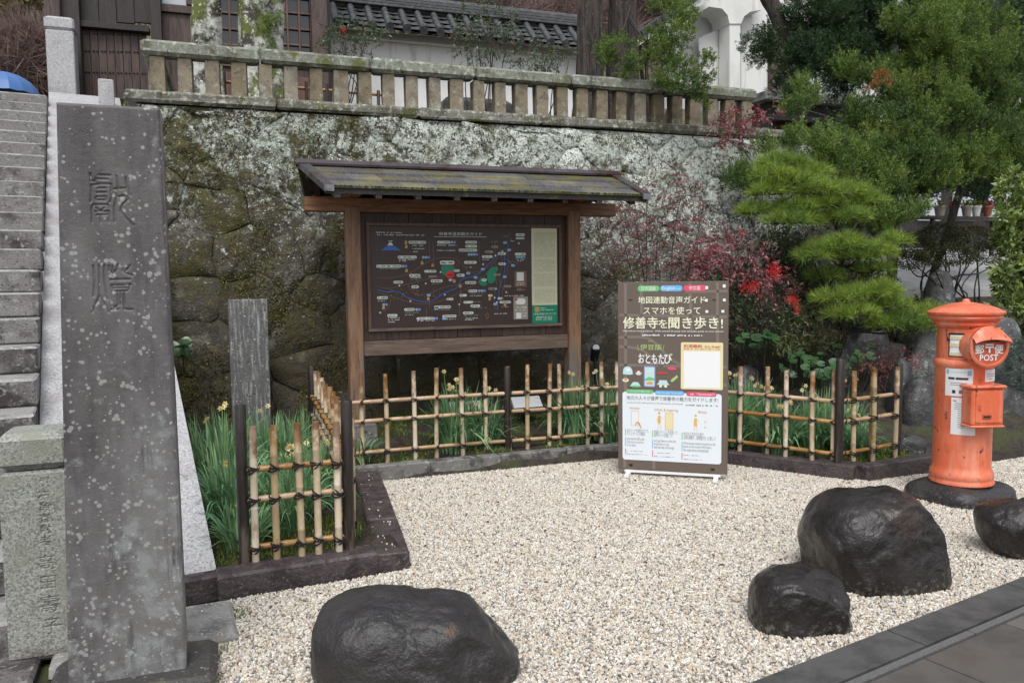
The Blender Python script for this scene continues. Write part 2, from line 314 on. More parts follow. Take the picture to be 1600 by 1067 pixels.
leafmat('nandina_red', (.30, .105, .12), [((.46, .06, .08), 5, .56, .66), ((.10, .05, .04), 3, .50, .62)], .5, .4)
leafmat('nandina_dusk', (.30, .12, .14), [((.17, .09, .08), 4, .46, .6), ((.45, .06, .08), 7, .60, .7)], .5, .4)
leafmat('nandina_green', (.085, .12, .06), [((.22, .08, .08), 5, .56, .66), ((.11, .14, .09), 12, .56, .66)], .5, .35)
mat('berry', (.62, .010, .018), .25)
leafmat('farfugium', (.045, .11, .040), [((.03, .07, .03), 4, .5, .6)], .35, .25)
leafmat('sasa', (.10, .12, .04), [((.38, .36, .20), 20, .54, .62)], .4)
leafmat('blue_conifer', (.07, .11, .085), isl=.4, rough=.6)
leafmat('hill_green', (.15, .17, .07), [((.42, .32, .09), 1.4, .46, .58)], .6, .7)
leafmat('hill_brown', (.28, .20, .18), [((.17, .12, .11), 1.5, .5, .6)], .5, .8)
leafmat('litter', (.16, .06, .03), isl=.6)
mat('bark', (.075, .058, .05), .8, [((.022, .018, .016), 6, .45, .56, None, None, (5, 5, .5)), ((.20, .19, .17), 22, .60, .68, None, None, (3, 3, .8))], bump=.06, bscale=7, stretch=(5, 5, .5))
mat('bark_dark', (.03, .023, .02), .7, [((.06, .05, .045), 14, .5, .64)], bump=.015, bscale=24)
mat('bark_white', (.50, .50, .47), .75, [((.045, .040, .03), 5, .47, .55), ((.10, .12, .02), 3.2, .50, .58), ((.62, .63, .60), 20, .56, .66)], bump=.02, bscale=20)
mat('twig', (.10, .075, .065), .8)
mat('hill', (.10, .085, .05), .95, [((.05, .06, .03), .4, .45, .6), ((.16, .10, .08), .9, .52, .66)], bump=.3, bscale=1)
MT = MATS
# ================================================================== SETTING: ground, gravel, kerbs, paving
def sheet(name, pts, z, m, kind='structure', parent=None, thick=None):
    mb = MB()
    if thick: mb.prism([(p[0], p[1], z) for p in pts], (0, 0, -thick))
    else: mb.add([(p[0], p[1], z if len(p) < 3 else p[2]) for p in pts], [tuple(range(len(pts)))])
    o = mb.build(name, m, parent)
    if kind and not parent: tag(o, kind=kind)
    return o
tag(sheet('ground', [(-60, -30), (90, -30), (90, 120), (-60, 120)], -.03, MT['soil']), kind='structure')
# paving line (12 degrees)
PA = np.array([1.92, 2.53]); PD = np.array([3.87, 2.94])-PA; PD /= np.linalg.norm(PD); PN = np.array([PD[1], -PD[0]])
def pav(s, t): q = PA+PD*s+PN*t; return (q[0], q[1])
GRAVEL = [(-.30, 2.3), pav(-1.0, -.01), pav(8, -.01), (9.8, 5.2), (6.6, 5.0), (5.42, 4.90), (4.66, 4.83), (4.05, 5.72), (3.2, 6.32), (.97, 6.30), (.86, 4.26), (-.06, 4.17), (-.35, 3.9), (-.60, 3.6)]
sheet('gravel_bed', GRAVEL, -.004, MT['gravel_base'])
# gravel: geometry-node pebbles
gm = bpy.data.materials.new('pebble'); gm.use_nodes = True; t = gm.node_tree; b = t.nodes['Principled BSDF']; b.inputs['Roughness'].default_value = .5
oi = t.nodes.new('ShaderNodeObjectInfo'); cr = t.nodes.new('ShaderNodeValToRGB'); cr.color_ramp.interpolation = 'CONSTANT'
els = [(0, (.55, .50, .43)), (.14, (.62, .58, .51)), (.30, (.44, .39, .32)), (.42, (.68, .66, .60)), (.54, (.34, .30, .26)), (.63, (.53, .44, .33)), (.72, (.59, .57, .52)), (.82, (.28, .26, .24)), (.87, (.54, .41, .29)), (.92, (.22, .22, .23)), (.955, (.78, .77, .73)), (.985, (.10, .10, .11))]
for i, (p, c) in enumerate(els):
    e = cr.color_ramp.elements[i] if i < 2 else cr.color_ramp.elements.new(p)
    e.position = p; e.color = (*c, 1)
tcn = t.nodes.new('ShaderNodeTexCoord'); nz = t.nodes.new('ShaderNodeTexNoise'); nz.inputs['Scale'].default_value = 3; mx = t.nodes.new('ShaderNodeMix'); mx.data_type = 'RGBA'; mx.blend_type = 'MULTIPLY'; mx.inputs['Factor'].default_value = .35
t.links.new(oi.outputs['Random'], cr.inputs[0]); t.links.new(cr.outputs[0], mx.inputs['A']); t.links.new(tcn.outputs['Object'], nz.inputs['Vector']); t.links.new(nz.outputs['Fac'], mx.inputs['B']); t.links.new(cr.outputs[0], b.inputs['Base Color'])
def gravel_nodes(density, size, seed, mat_):
    ng = bpy.data.node_groups.new('gravel_nodes', 'GeometryNodeTree'); n = ng.nodes; l = ng.links
    ng.interface.new_socket('Geometry', in_out='INPUT', socket_type='NodeSocketGeometry'); ng.interface.new_socket('Geometry', in_out='OUTPUT', socket_type='NodeSocketGeometry')
    gi = n.new('NodeGroupInput'); go = n.new('NodeGroupOutput')
    dp = n.new('GeometryNodeDistributePointsOnFaces'); dp.inputs['Density'].default_value = density; dp.inputs['Seed'].default_value = seed
    l.new(gi.outputs[0], dp.inputs['Mesh'])
    gj = n.new('GeometryNodeGeometryToInstance')
    for k in range(5):
        ic = n.new('GeometryNodeMeshIcoSphere'); ic.inputs['Radius'].default_value = 1; ic.inputs['Subdivisions'].default_value = 2
        nt_ = n.new('ShaderNodeTexNoise'); nt_.noise_dimensions = '4D'; nt_.inputs['W'].default_value = 5.3*k+1; nt_.inputs['Scale'].default_value = .9; nt_.inputs['Detail'].default_value = 1
        sb = n.new('ShaderNodeVectorMath'); sb.operation = 'SUBTRACT'; sb.inputs[1].default_value = (.5, .5, .5); l.new(nt_.outputs['Color'], sb.inputs[0])
        sc = n.new('ShaderNodeVectorMath'); sc.operation = 'SCALE'; sc.inputs['Scale'].default_value = 1.7; l.new(sb.outputs[0], sc.inputs[0])
        sp = n.new('GeometryNodeSetPosition'); l.new(ic.outputs['Mesh'], sp.inputs['Geometry']); l.new(sc.outputs[0], sp.inputs['Offset'])
        sm = n.new('GeometryNodeSetMaterial'); sm.inputs['Material'].default_value = mat_; l.new(sp.outputs[0], sm.inputs['Geometry'])
        l.new(sm.outputs[0], gj.inputs[0])
    ip = n.new('GeometryNodeInstanceOnPoints'); ip.inputs['Pick Instance'].default_value = True
    l.new(dp.outputs['Points'], ip.inputs['Points']); l.new(gj.outputs[0], ip.inputs['Instance'])
    rv = n.new('FunctionNodeRandomValue'); rv.data_type = 'FLOAT_VECTOR'; rv.inputs[1].default_value = (6.28, 6.28, 6.28); l.new(rv.outputs[0], ip.inputs['Rotation'])
    rs = n.new('FunctionNodeRandomValue'); rs.data_type = 'FLOAT_VECTOR'; rs.inputs[0].default_value = (size*.55, size*.5, size*.4); rs.inputs[1].default_value = (size*1.35, size*1.1, size*.85); rs.inputs['Seed'].default_value = 3; l.new(rs.outputs[0], ip.inputs['Scale'])
    l.new(ip.outputs[0], go.inputs[0]); return ng
def gravel(name, poly, density, size, seed, z=.003):
    o = sheet(name, poly, z, gm, kind='stuff'); md = o.modifiers.new('pebbles', 'NODES'); md.node_group = gravel_nodes(density, size, seed, gm); return o
gravel('gravel', GRAVEL, 10500, .0080, 5)
gravel('stray_gravel', [(-.7, 3.66), (-.08, 3.66), (-.08, 4.05), (-.7, 4.05)], 160, .0065, 12, .040)
gravel('stray_gravel', [(.72, 4.3), (.86, 4.3), (1.02, 6.2), (.9, 6.2)], 130, .0060, 13, .109)
# pavement of grey tiles with light edging
pv = MB(); P_ = [pav(-3, .31), pav(10, .31), pav(10, 5), pav(-3, 5)]
pv.prism([(a, b, -.004) for a, b in P_], (0, 0, -.1)); pavement = tag(pv.build('pavement', MT['joint']), kind='structure')
def pav_tile(name, s0, s1, t0, t1, z0, z1, m, parent):
    mb = MB(); g = .004
    c = [pav(s0+g, t0+g), pav(s1-g, t0+g), pav(s1-g, t1-g), pav(s0+g, t1-g)]
    mb.prism([(a, b, z0) for a, b in c][::-1], (0, 0, z1-z0)); return mb.build(name, m, parent)
for k in range(9): pav_tile('edge_stone', -2.2+k*1.0, -1.2+k*1.0, 0, .19, -.05, .022, MT['edge_stone'], pavement)
for k in range(9): pav_tile('edge_strip', -2.2+k*1.0+.3, -1.2+k*1.0+.3, .192, .235, -.05, .018, MT['edge_stone_light'], pavement)
for r in range(4):
    for k in range(12):
        s0 = -2.4+k*.62+(.31 if r % 2 else 0)
        pav_tile('paving_tile', s0, s0+.62, .238+r*.42, .238+(r+1)*.42, -.05, .014+random.uniform(-.001, .001), MT['paving'], pavement)
# planting beds (soil) behind the kerbs
def bed(name, pts): return sheet(name, pts, 0, MT['soil'])
bedm = []
nx_, ny_ = 90, 60
X, Y = np.meshgrid(np.linspace(-.9, 9.5, nx_), np.linspace(4.3, 8.6, ny_), indexing='ij')
def bed_h(x, y):
    h = .085+.03*np.sin(x*3+1)*np.sin(y*4)+.02*np.sin(x*9+y*7)
    h = h+np.clip((y-6.7)/1.4, 0, 1)*.20
    h = h+np.clip((x-5.2)/2.0, 0, 1)*.55*np.clip((y-5.2)/1.5, 0, 1)
    return h
def in_bed(x, y):
    a = (x < .86) & (y > 4.25)
    b_ = (y > 6.3)
    c = (y-4.83 > (x-4.66)*0) & ((x-4.05)*(4.83-5.72)-(y-5.72)*(4.66-4.05) < 0) & (x < 30)
    return a | b_ | c
Zb = bed_h(X, Y); inside = in_bed(X, Y) & ~((X > 5.5) & (Y < 5.4)); Zb = np.where(inside, Zb, -.08)
idx = np.arange(nx_*ny_).reshape(nx_, ny_)
Fq = np.stack([idx[:-1, :-1], idx[1:, :-1], idx[1:, 1:], idx[:-1, 1:]], -1).reshape(-1, 4)
tag(npobj('soil_bed', np.stack([X, Y, Zb], -1).reshape(-1, 3), Fq, MT['soil'], smooth=True), kind='structure')
# kerbs: each length of stone is a part
def kerb(root, a, b, wdt, h, n, m, z0=-.05):
    a = np.array(a, float); b = np.array(b, float); d = b-a; L = np.linalg.norm(d); d /= L
    ang = math.atan2(d[1], d[0]); s = 0
    for k in range(n):
        l = L/n; c = a+d*(s+l/2); mb = MB()
        mb.box((c[0], c[1], (h+z0)/2), (l-.005, wdt, h-z0), ang, bev=.010); s += l
        o = mb.build('kerb_stone', m, root)
        jitter(o, .004)
def jitter(o, a):
    me = o.data; n = len(me.vertices); co = np.empty(n*3, np.float32); me.vertices.foreach_get('co', co)
    co += RNG.uniform(-a, a, n*3).astype(np.float32); me.vertices.foreach_set('co', co); me.update()
k1 = thing('garden_kerb', (.8, 4.3, 0), 'dark brown wet stone kerb round the left flower bed and bamboo fence', 'kerb')
kerb(k1, (-.115, 4.29), (.72, 4.36), .17, .115, 1, MT['kerb']); kerb(k1, (.80, 4.27), (.985, 6.28), .19, .105, 3, MT['kerb'])
k2 = thing('garden_kerb', (2, 6.4, 0), 'grey stained stone kerb below the bamboo fence in front of the map board', 'kerb')
kerb(k2, (.90, 6.36), (3.35, 6.40), .11, .125, 4, MT['kerb_grey'])
k3 = thing('garden_kerb', (4.4, 5.3, 0), 'dark brown stone kerb angling round the flower bed between banner and post box', 'kerb')
kerb(k3, (3.35, 6.36), (4.02, 5.82), .11, .12, 1, MT['kerb']); kerb(k3, (4.02, 5.80), (4.60, 4.92), .12, .115, 1, MT['kerb']); kerb(k3, (4.64, 4.91), (5.62, 5.05), .12, .115, 1, MT['kerb'])
# ================================================================== STAIRCASE
SX = np.array([.988, .152]); SY = np.array([-.152, .988]); S0 = np.array([-.92, 4.2])   # stair frame
def st(a, b, z): q = S0+SX*a+SY*b; return (q[0], q[1], z)
SA = math.atan2(SX[1], SX[0])
stair = thing('stone_staircase', (-2.4, 4.2, 0), 'long flight of worn grey stone steps climbing behind the tall stele', 'staircase')
NS = 23; RI = .1725; TR = .348
for k in range(NS):
    b0 = -.38+k*TR; z1 = (k+1)*RI; L = 3.4; cuts = [0]; x = random.uniform(.7, 1.5)
    while x < L-.3: cuts.append(x); x += random.uniform(1.0, 1.7)
    cuts.append(L)
    for i in range(len(cuts)-1):
        mb = MB(); c = st(-(cuts[i]+cuts[i+1])/2-.003, b0+TR*.62, z1-RI*.5)
        mb.box(c, (cuts[i+1]-cuts[i]-.006, TR*1.24, RI-.004), SA, bev=.012)
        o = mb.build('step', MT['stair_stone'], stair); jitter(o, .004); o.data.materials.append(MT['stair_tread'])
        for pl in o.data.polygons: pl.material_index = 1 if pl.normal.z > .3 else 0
# cheek (sloping granite slabs)
def cz(b): return max(.0, b)*.520+.03
edges = [(.0, 1.25), (1.25, 2.55), (2.55, 3.85), (3.85, 5.2), (5.2, 6.5), (6.5, 7.9)]
for a, b in edges:
    mb = MB(); g = .004; w0, w1 = 0.0, .83
    T = [st(w0, a+g, cz(a)), st(w1, a+g, cz(a)), st(w1, b-g, cz(b)), st(w0, b-g, cz(b))]
    mb.prism([Vector(q) for q in T], (0, 0, -.16)); mb.build('slope_slab', MT['granite'], stair)
mb = MB(); T = [st(.012, .03, 0), st(.818, .03, 0), st(.818, 7.9, 0), st(.012, 7.9, 0)]
mb.add([T[0], T[1], T[2], T[3]]+[tuple(np.array(q)+np.array((0, 0, hh))) for q, hh in zip(T, (cz(.03)-.12, cz(.03)-.12, cz(7.9)-.12, cz(7.9)-.12))], [(0, 1, 5, 4), (1, 2, 6, 5), (2, 3, 7, 6), (3, 0, 4, 7)])
mb.build('slope_base', MT['dark_base'], stair)
mb = MB(); mb.box(st(.45, -.02, .04), (.80, .10, .14), SA, bev=.01); mb.build('end_stone', MT['kerb'], stair)
# flat slabs at the foot
foot = thing('foot_slab', (-.35, 3.8, 0), 'flat rough granite slab lying at the foot of the sloping stair side', 'stone slab')
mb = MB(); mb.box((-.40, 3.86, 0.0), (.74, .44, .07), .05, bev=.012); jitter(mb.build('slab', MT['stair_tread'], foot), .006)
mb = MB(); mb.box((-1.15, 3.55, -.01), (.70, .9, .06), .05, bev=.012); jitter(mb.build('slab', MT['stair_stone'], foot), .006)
# upper landing
tag(sheet('upper_terrace', [(-8, 12.2), (-2.0, 12.2), (-.8, 12.2), (7.6, 12.2), (7.6, 16), (9.5, 24), (-8, 24)], 3.97, MT['terrace'], thick=.3), kind='structure')
mb = MB(); mb.add([(-.75, 8.3, 3.3), (7.58, 8.3, 3.3), (7.58, 10.5, 3.45), (-1.2, 10.5, 3.45), (7.58, 12.3, 3.95), (-1.6, 12.3, 3.95)], [(0, 1, 2, 3), (3, 2, 4, 5)])
tag(mb.build('lower_terrace', MT['terrace']), kind='structure')
# ================================================================== RETAINING WALL (voronoi stones)
def wall_y(z): return 8.0+.10*(z-.2)
def clip(poly, mx, my, nx, ny):
    out = []
    for i in range(len(poly)):
        p, q = poly[i], poly[(i+1) % len(poly)]
        dp = (p[0]-mx)*nx+(p[1]-my)*ny; dq = (q[0]-mx)*nx+(q[1]-my)*ny
        if dp <= 0: out.append(p)
        if (dp < 0 and dq > 0) or (dp > 0 and dq < 0):
            t_ = dp/(dp-dq); out.append((p[0]+(q[0]-p[0])*t_, p[1]+(q[1]-p[1])*t_))
    return out
from mathutils import noise as mnoise
rw = thing('retaining_wall', (3, 8.1, 0), 'high retaining wall of irregular mossy lichened stones behind the map board', 'stone wall')
wr = random.Random(11)
seeds = []
W0, W1, Z0, Z1 = -.74, 7.6, .05, 3.28
z = Z0-.2; row = 0
while z < Z1+.2:
    hgt = wr.uniform(.36, .44); x = W0-.3+(row % 2)*.3
    while x < W1+.4:
        seeds.append((x+wr.uniform(-.13, .13), z+wr.uniform(-.13, .13))); x += wr.choice((.30, .42, .5, .62, .74))
    z += hgt; row += 1
seeds = np.array(seeds)
def wall_stone(poly, parent, m, face, name='stone', gap=.003, bulge=.026, rr=wr):
    # subdivide the outline
    pts = []
    n = len(poly)
    for i in range(n):
        p, q = poly[i], poly[(i+1) % n]; L = math.dist(p, q); k = max(1, int(L/.07))
        for j in range(k):
            t_ = j/k; pts.append((p[0]+(q[0]-p[0])*t_, p[1]+(q[1]-p[1])*t_))
    c = np.mean(np.array(pts), 0); pts = np.array(pts); d = c-pts; L = np.linalg.norm(d, axis=1, keepdims=True)
    jit = np.array([rr.uniform(-.010, .010) for _ in pts])[:, None]
    base = pts+d/L*(gap+jit*.5); r1 = pts+d/L*(gap+.010); r2 = c+(pts-c)*.62
    b_ = bulge*rr.uniform(.5, 1.3); tx, tz = rr.uniform(-.09, .09), rr.uniform(-.09, .09)
    V = []
    for q in base: V.append(face(q[0], q[1], -.12))
    for q in base: V.append(face(q[0], q[1], .0+(q[0]-c[0])*tx*.5))
    for q in r1: V.append(face(q[0], q[1], b_*.2+(q[0]-c[0])*tx+rr.uniform(-.007, .007)))
    for q in r2: V.append(face(q[0], q[1], b_+(q[0]-c[0])*tx+(q[1]-c[1])*tz+rr.uniform(-.016, .016)))
    V.append(face(c[0], c[1], b_*1.1+rr.uniform(-.01, .012))); n = len(pts); F = []
    for a in range(3):
        for i in range(n): F.append((a*n+i, a*n+(i+1) % n, (a+1)*n+(i+1) % n, (a+1)*n+i))
    for i in range(n): F.append((3*n+i, 3*n+(i+1) % n, 4*n))
    mb = MB(); mb.add(V, F); return mb.build(name, m, parent, smooth=True, auto=55)
def wface(x, z, out):
    k = min(1, max(0, (x-W0)/.1))*min(1, max(0, (W1-x)/.1)); q = mnoise.noise_vector(Vector((x*2.3, z*2.3, 1.7)))*.055+mnoise.noise_vector(Vector((x*7, z*7, 5.7)))*.018
    return (x+q.x*k, wall_y(z)-out, z+q.y*k)
for i, (sx, sz) in enumerate(seeds):
    poly = [(W0, Z0), (W1, Z0), (W1, Z1), (W0, Z1)]
    dd = np.hypot(seeds[:, 0]-sx, seeds[:, 1]-sz); nb = np.argsort(dd)[1:16]
    for j in nb:
        ox, oz = seeds[j]; poly = clip(poly, (sx+ox)/2, (sz+oz)/2, ox-sx, oz-sz)
        if len(poly) < 3: break
    if len(poly) < 3: continue
    ar = abs(sum(poly[k][0]*poly[(k+1) % len(poly)][1]-poly[(k+1) % len(poly)][0]*poly[k][1] for k in range(len(poly))))/2
    if ar < .012: continue
    wall_stone(poly, rw, MT['wall_stone'], wface)
mb = MB(); mb.add([(W0, wall_y(0)+.006, 0), (W1, wall_y(0)+.006, 0), (W1, wall_y(3.3)+.006, 3.29), (W0, wall_y(3.3)+.006, 3.29)], [(0, 1, 2, 3)]); mb.build('joint_fill', MT['wall_stone'], rw)
# side return along the stairs
mb = MB(); mb.prism([(-.74, 8.06, 0), (-.74, 8.30, 3.28), (-.74, 12.2, 3.28), (-.74, 12.2, 0)], (.3, 0, 0)); mb.build('side_face', MT['wall_stone'], rw)
# moss growing on the face of the stones
n = 60000; mxx = RNG.uniform(W0, 5.2, n); mzz = RNG.uniform(.25, 3.27, n)
mk_ = np.array([mnoise.fractal(Vector((a*1.7, b_*1.7, 9.3)), 1.0, 2.0, 4) for a, b_ in zip(mxx, mzz)])-np.clip(mxx-1.0, 0, 9)*.13+np.clip(mzz-2.9, 0, 1)*.5
keep = mk_ > .04; mxx, mzz = mxx[keep], mzz[keep]; n = len(mxx)
Pm = np.array([wface(a, b_, .022) for a, b_ in zip(mxx, mzz)]); Dm = RNG.normal(size=(n, 3))*.7; Dm[:, 1] -= .8; Dm[:, 2] -= .4; Dm /= np.linalg.norm(Dm, axis=1, keepdims=True)
Sm = np.cross(Dm, RNG.normal(size=(n, 3))); Sm /= np.linalg.norm(Sm, axis=1, keepdims=True); Lm = RNG.uniform(.012, .030, (n, 1)); Vm = np.stack([Pm, Pm+Dm*Lm*.5+Sm*.007, Pm+Dm*Lm, Pm+Dm*Lm*.5-Sm*.007], 1).reshape(-1, 3)
tag(npobj('moss', Vm, np.arange(n*4).reshape(n, 4), MT['wall_moss'], rw), kind='stuff')
# coping
x = -.86
while x < 6.55:
    L = random.uniform(.9, 1.5); mb = MB(); mb.box((x+L/2, 8.46, 3.36), (L-.008, .39, .105), 0, bev=.02); o = mb.build('coping_stone', MT['coping'], rw); jitter(o, .008); x += L
mb = MB(); mb.box((-.86+.15, 10.4, 3.35), (.32, 3.4, .135), 0, bev=.02); jitter(mb.build('coping_stone', MT['coping'], rw), .008)
# ================================================================== BALUSTRADE
bal = thing('stone_balustrade', (2.5, 8.42, 3.42), 'mossy stone balustrade with square balusters along the top of the wall', 'balustrade')
u0, u1 = A(232, 100, 8.42)[0], A(1176, 150, 8.42)[0]
x = u0-.06
while x < u1-.1:
    L = min(random.uniform(1.05, 1.45), u1-x)
    if u1-x-L < .5: L = u1-x
    mb = MB(); mb.box((x+L/2, 8.42, 3.83), (L-.006, .21, .14), 0, bev=.03); jitter(mb.build('rail_stone', MT['rail_stone'], bal), .006); x += L
mb = MB(); mb.box((u0+.04, 9.6, 3.83), (.19, 2.15, .14), 0, bev=.03); jitter(mb.build('rail_stone', MT['rail_stone'], bal), .005)
mbp = MB(); mbp.box((0, 0, .17), (.135, .13, .345), 0, bev=.010); bproto = mbp.build('baluster', MT['baluster_stone']); bproto.parent = bal; jitter(bproto, .004)
nb_ = 28
def dup(o, parent, loc, rz=0, sc=None):
    c = o.copy(); COL.objects.link(c); c.parent = parent; c.location = Vector(loc)-origin(parent) if parent else Vector(loc); c.rotation_euler = (0, 0, rz)
    if sc: c.scale = sc
    return c
for i in range(nb_):
    x = u0+.08+(u1-u0-.20)*i/(nb_-1)
    if i == 0: bproto.location = Vector((x, 8.42, 3.415))-origin(bal)
    else: dup(bproto, bal, (x, 8.42, 3.415), random.uniform(-.06, .06), (random.uniform(.92, 1.1), 1, 1))
for k in range(7): dup(bproto, bal, (u0+.04, 8.75+k*.28, 3.415), 0)
bproto.location = Vector((u0+.08, 8.42, 3.415))-origin(bal)
# ================================================================== STAIR POSTS
def stone_post(loc, wd, dp, h, cap, label, ang, m, group='granite stair end posts'):
    t_ = thing('stair_post', loc, label, 'stone post', group)
    mb = MB(); mb.box((loc[0], loc[1], loc[2]+(h-cap)/2), (wd*.93, dp*.93, h-cap), ang, bev=.015); mb.build('shaft', m, t_)
    mb = MB(); mb.box((loc[0], loc[1], loc[2]+h-cap/2+.003), (wd, dp, cap), ang, bev=.03); mb.build('cap', m, t_); return t_
p1 = stone_post(tuple(G(60, 1035, 0)+np.array([.02, .12, 0])), .27, .25, .98, .16, 'granite post with carved inscription at the foot of the stone steps', 0.02, MT['granite_post'])
pt = A(95, 150, 12.25); stone_post((pt[0]+.02, 12.4, 4.0), .36, .34, 1.18, .17, 'pale granite post standing at the top of the stone steps', 0.02, MT['granite'])
sb = A(167, 160, 11.6); t_ = thing('marker_stone', (sb[0], 11.6, 3.2), 'small blue grey marker stone poking up behind the top of the stele', 'marker stone')
mb = MB(); mb.box((sb[0], 11.6, 3.72), (.21, .2, 1.04), .1, taper=.85, bev=.012); mb.build('block', MT['granite'], t_)
# ================================================================== STELE with carved characters
def seg_dist(P, pts):
    d = np.full(len(P), 9.0)
    for a, b in zip(pts[:-1], pts[1:]):
        a = np.array(a); b = np.array(b); ab = b-a; L2 = max(ab@ab, 1e-12)
        t_ = np.clip(((P-a)@ab)/L2, 0, 1); q = a+t_[:, None]*ab; d = np.minimum(d, np.linalg.norm(P-q, axis=1))
    return d
S_ = []
def stk(*p): S_.append([tuple(A(120+x/3.81, 240+y/3.81, 3.28)[[0, 2]]) for x, y in p])
stk((80, 120), (84, 165), (118, 165)); stk((128, 130), (198, 130)); stk((112, 150), (185, 153)); stk((85, 188), (130, 186)); stk((86, 190), (82, 290))
stk((118, 180), (205, 183), (208, 258), (197, 292)); stk((125, 206), (172, 206)); stk((120, 232), (174, 232)); stk((118, 258), (170, 256), (176, 266), (170, 276), (120, 278), (112, 268), (118, 258))
stk((90, 410), (87, 330), (96, 306), (188, 304), (193, 322)); stk((190, 340), (192, 408)); stk((115, 322), (140, 344), (168, 320)); stk((112, 345), (180, 345)); stk((118, 366), (180, 363)); stk((141, 368), (142, 412))
stk((238, 130), (246, 200), (236, 260), (222, 320), (226, 408)); stk((220, 212), (290, 206)); stk((290, 145), (300, 200), (320, 250)); stk((245, 258), (288, 250), (305, 272), (266, 308), (262, 340), (290, 382), (336, 428))
stk((98, 668), (106, 760), (100, 850)); stk((133, 665), (136, 845), (92, 945)); stk((136, 845), (190, 945)); stk((163, 665), (166, 780), (182, 868)); stk((190, 668), (192, 700)); stk((215, 665), (212, 700), (190, 722)); stk((241, 660), (240, 690), (200, 728))
stk((268, 663), (275, 700), (300, 716), (332, 726)); stk((318, 665), (296, 695)); stk((200, 752), (315, 748)); stk((200, 786), (322, 780)); stk((205, 790), (215, 822), (305, 816), (318, 785)); stk((218, 800), (300, 798)); stk((242, 830), (247, 900), (207, 930)); stk((280, 830), (280, 926), (332, 930)); stk((207, 932), (247, 926)); stk((262, 830), (263, 900))
ste = thing('stone_stele', (-.41, 3.36, 0), 'tall dark stone stele with two carved seal characters and pale lichen spots', 'stele')
zb, zt = .09, 2.245; xl = lambda z: np.interp(z, [zb, zt], [A(106, 1055, 3.28)[0], A(88, 165, 3.28)[0]]); xr = lambda z: np.interp(z, [zb, zt], [A(291, 1040, 3.28)[0], A(249, 168, 3.28)[0]])
nxg, nzg = 124, 600
gu = np.linspace(0, 1, nxg); gz = np.linspace(zb, zt, nzg); UU, ZZ = np.meshgrid(gu, gz, indexing='ij')
XX = xl(ZZ)+(xr(ZZ)-xl(ZZ))*UU; P2 = np.stack([XX.ravel(), ZZ.ravel()], 1)
dep = np.zeros(len(P2)); sel = (P2[:, 1] > 1.2) & (P2[:, 1] < 2.1); Ps = P2[sel]; dm = np.full(len(Ps), 9.0)
for s_ in S_: dm = np.minimum(dm, seg_dist(Ps, s_))
dep[sel] = np.clip(1-dm/.0040, 0, 1)**.7*.0065
edge = np.minimum(np.minimum(UU, 1-UU)*.42, zt-ZZ+0*UU).ravel(); dep += np.clip(1-edge/.008, 0, 1)*.006
FY = 3.28+dep; idx = np.arange(nxg*nzg).reshape(nxg, nzg)
Fq = np.stack([idx[:-1, :-1], idx[1:, :-1], idx[1:, 1:], idx[:-1, 1:]], -1).reshape(-1, 4)
V = np.stack([P2[:, 0], FY, P2[:, 1]], 1); nV = len(V)
bx = [(xl(zb), 3.43, zb), (xr(zb), 3.43, zb), (xr(zt), 3.43, zt), (xl(zt), 3.43, zt)]
c0, c1, c2, c3 = idx[0, 0], idx[-1, 0], idx[-1, -1], idx[0, -1]; V = np.vstack([V, bx])
extra = np.array([[c1, nV+1, nV+2, c2], [nV, c0, c3, nV+3], [c3, c2, nV+2, nV+3], [nV+1, nV, nV+3, nV+2]])
npobj('shaft', V, [Fq, extra], MT['stele_stone'], ste)
mb = MB(); mb.box((-.40, 3.36, .035), (.60, .36, .11), 0, bev=.02); jitter(mb.build('plinth', MT['dark_base'], ste), .006)
# carved post inscription (rasterised glyphs)
def text_tris(s, size=1, offset=0, align='LEFT', sp=1):
    cu = bpy.data.curves.new('txt', 'FONT'); cu.body = s; cu.size = size; cu.offset = offset; cu.align_x = align; cu.space_character = sp; cu.resolution_u = 2
    o = bpy.data.objects.new('txt', cu); COL.objects.link(o); dg = bpy.context.evaluated_depsgraph_get(); ev = o.evaluated_get(dg); me = ev.to_mesh()
    me.calc_loop_triangles(); V = np.empty(len(me.vertices)*3, np.float32); me.vertices.foreach_get('co', V); V = V.reshape(-1, 3)[:, :2].copy()
    T = np.empty(len(me.loop_triangles)*3, np.int32); me.loop_triangles.foreach_get('vertices', T); T = T.reshape(-1, 3).copy()
    ev.to_mesh_clear(); bpy.data.objects.remove(o); bpy.data.curves.remove(cu); return V, T
loc = origin(p1); fx0 = loc.x-.125; fz0 = .03; gw, gh = 84, 270; stp = .25/gw
mask = np.zeros((gw, gh))
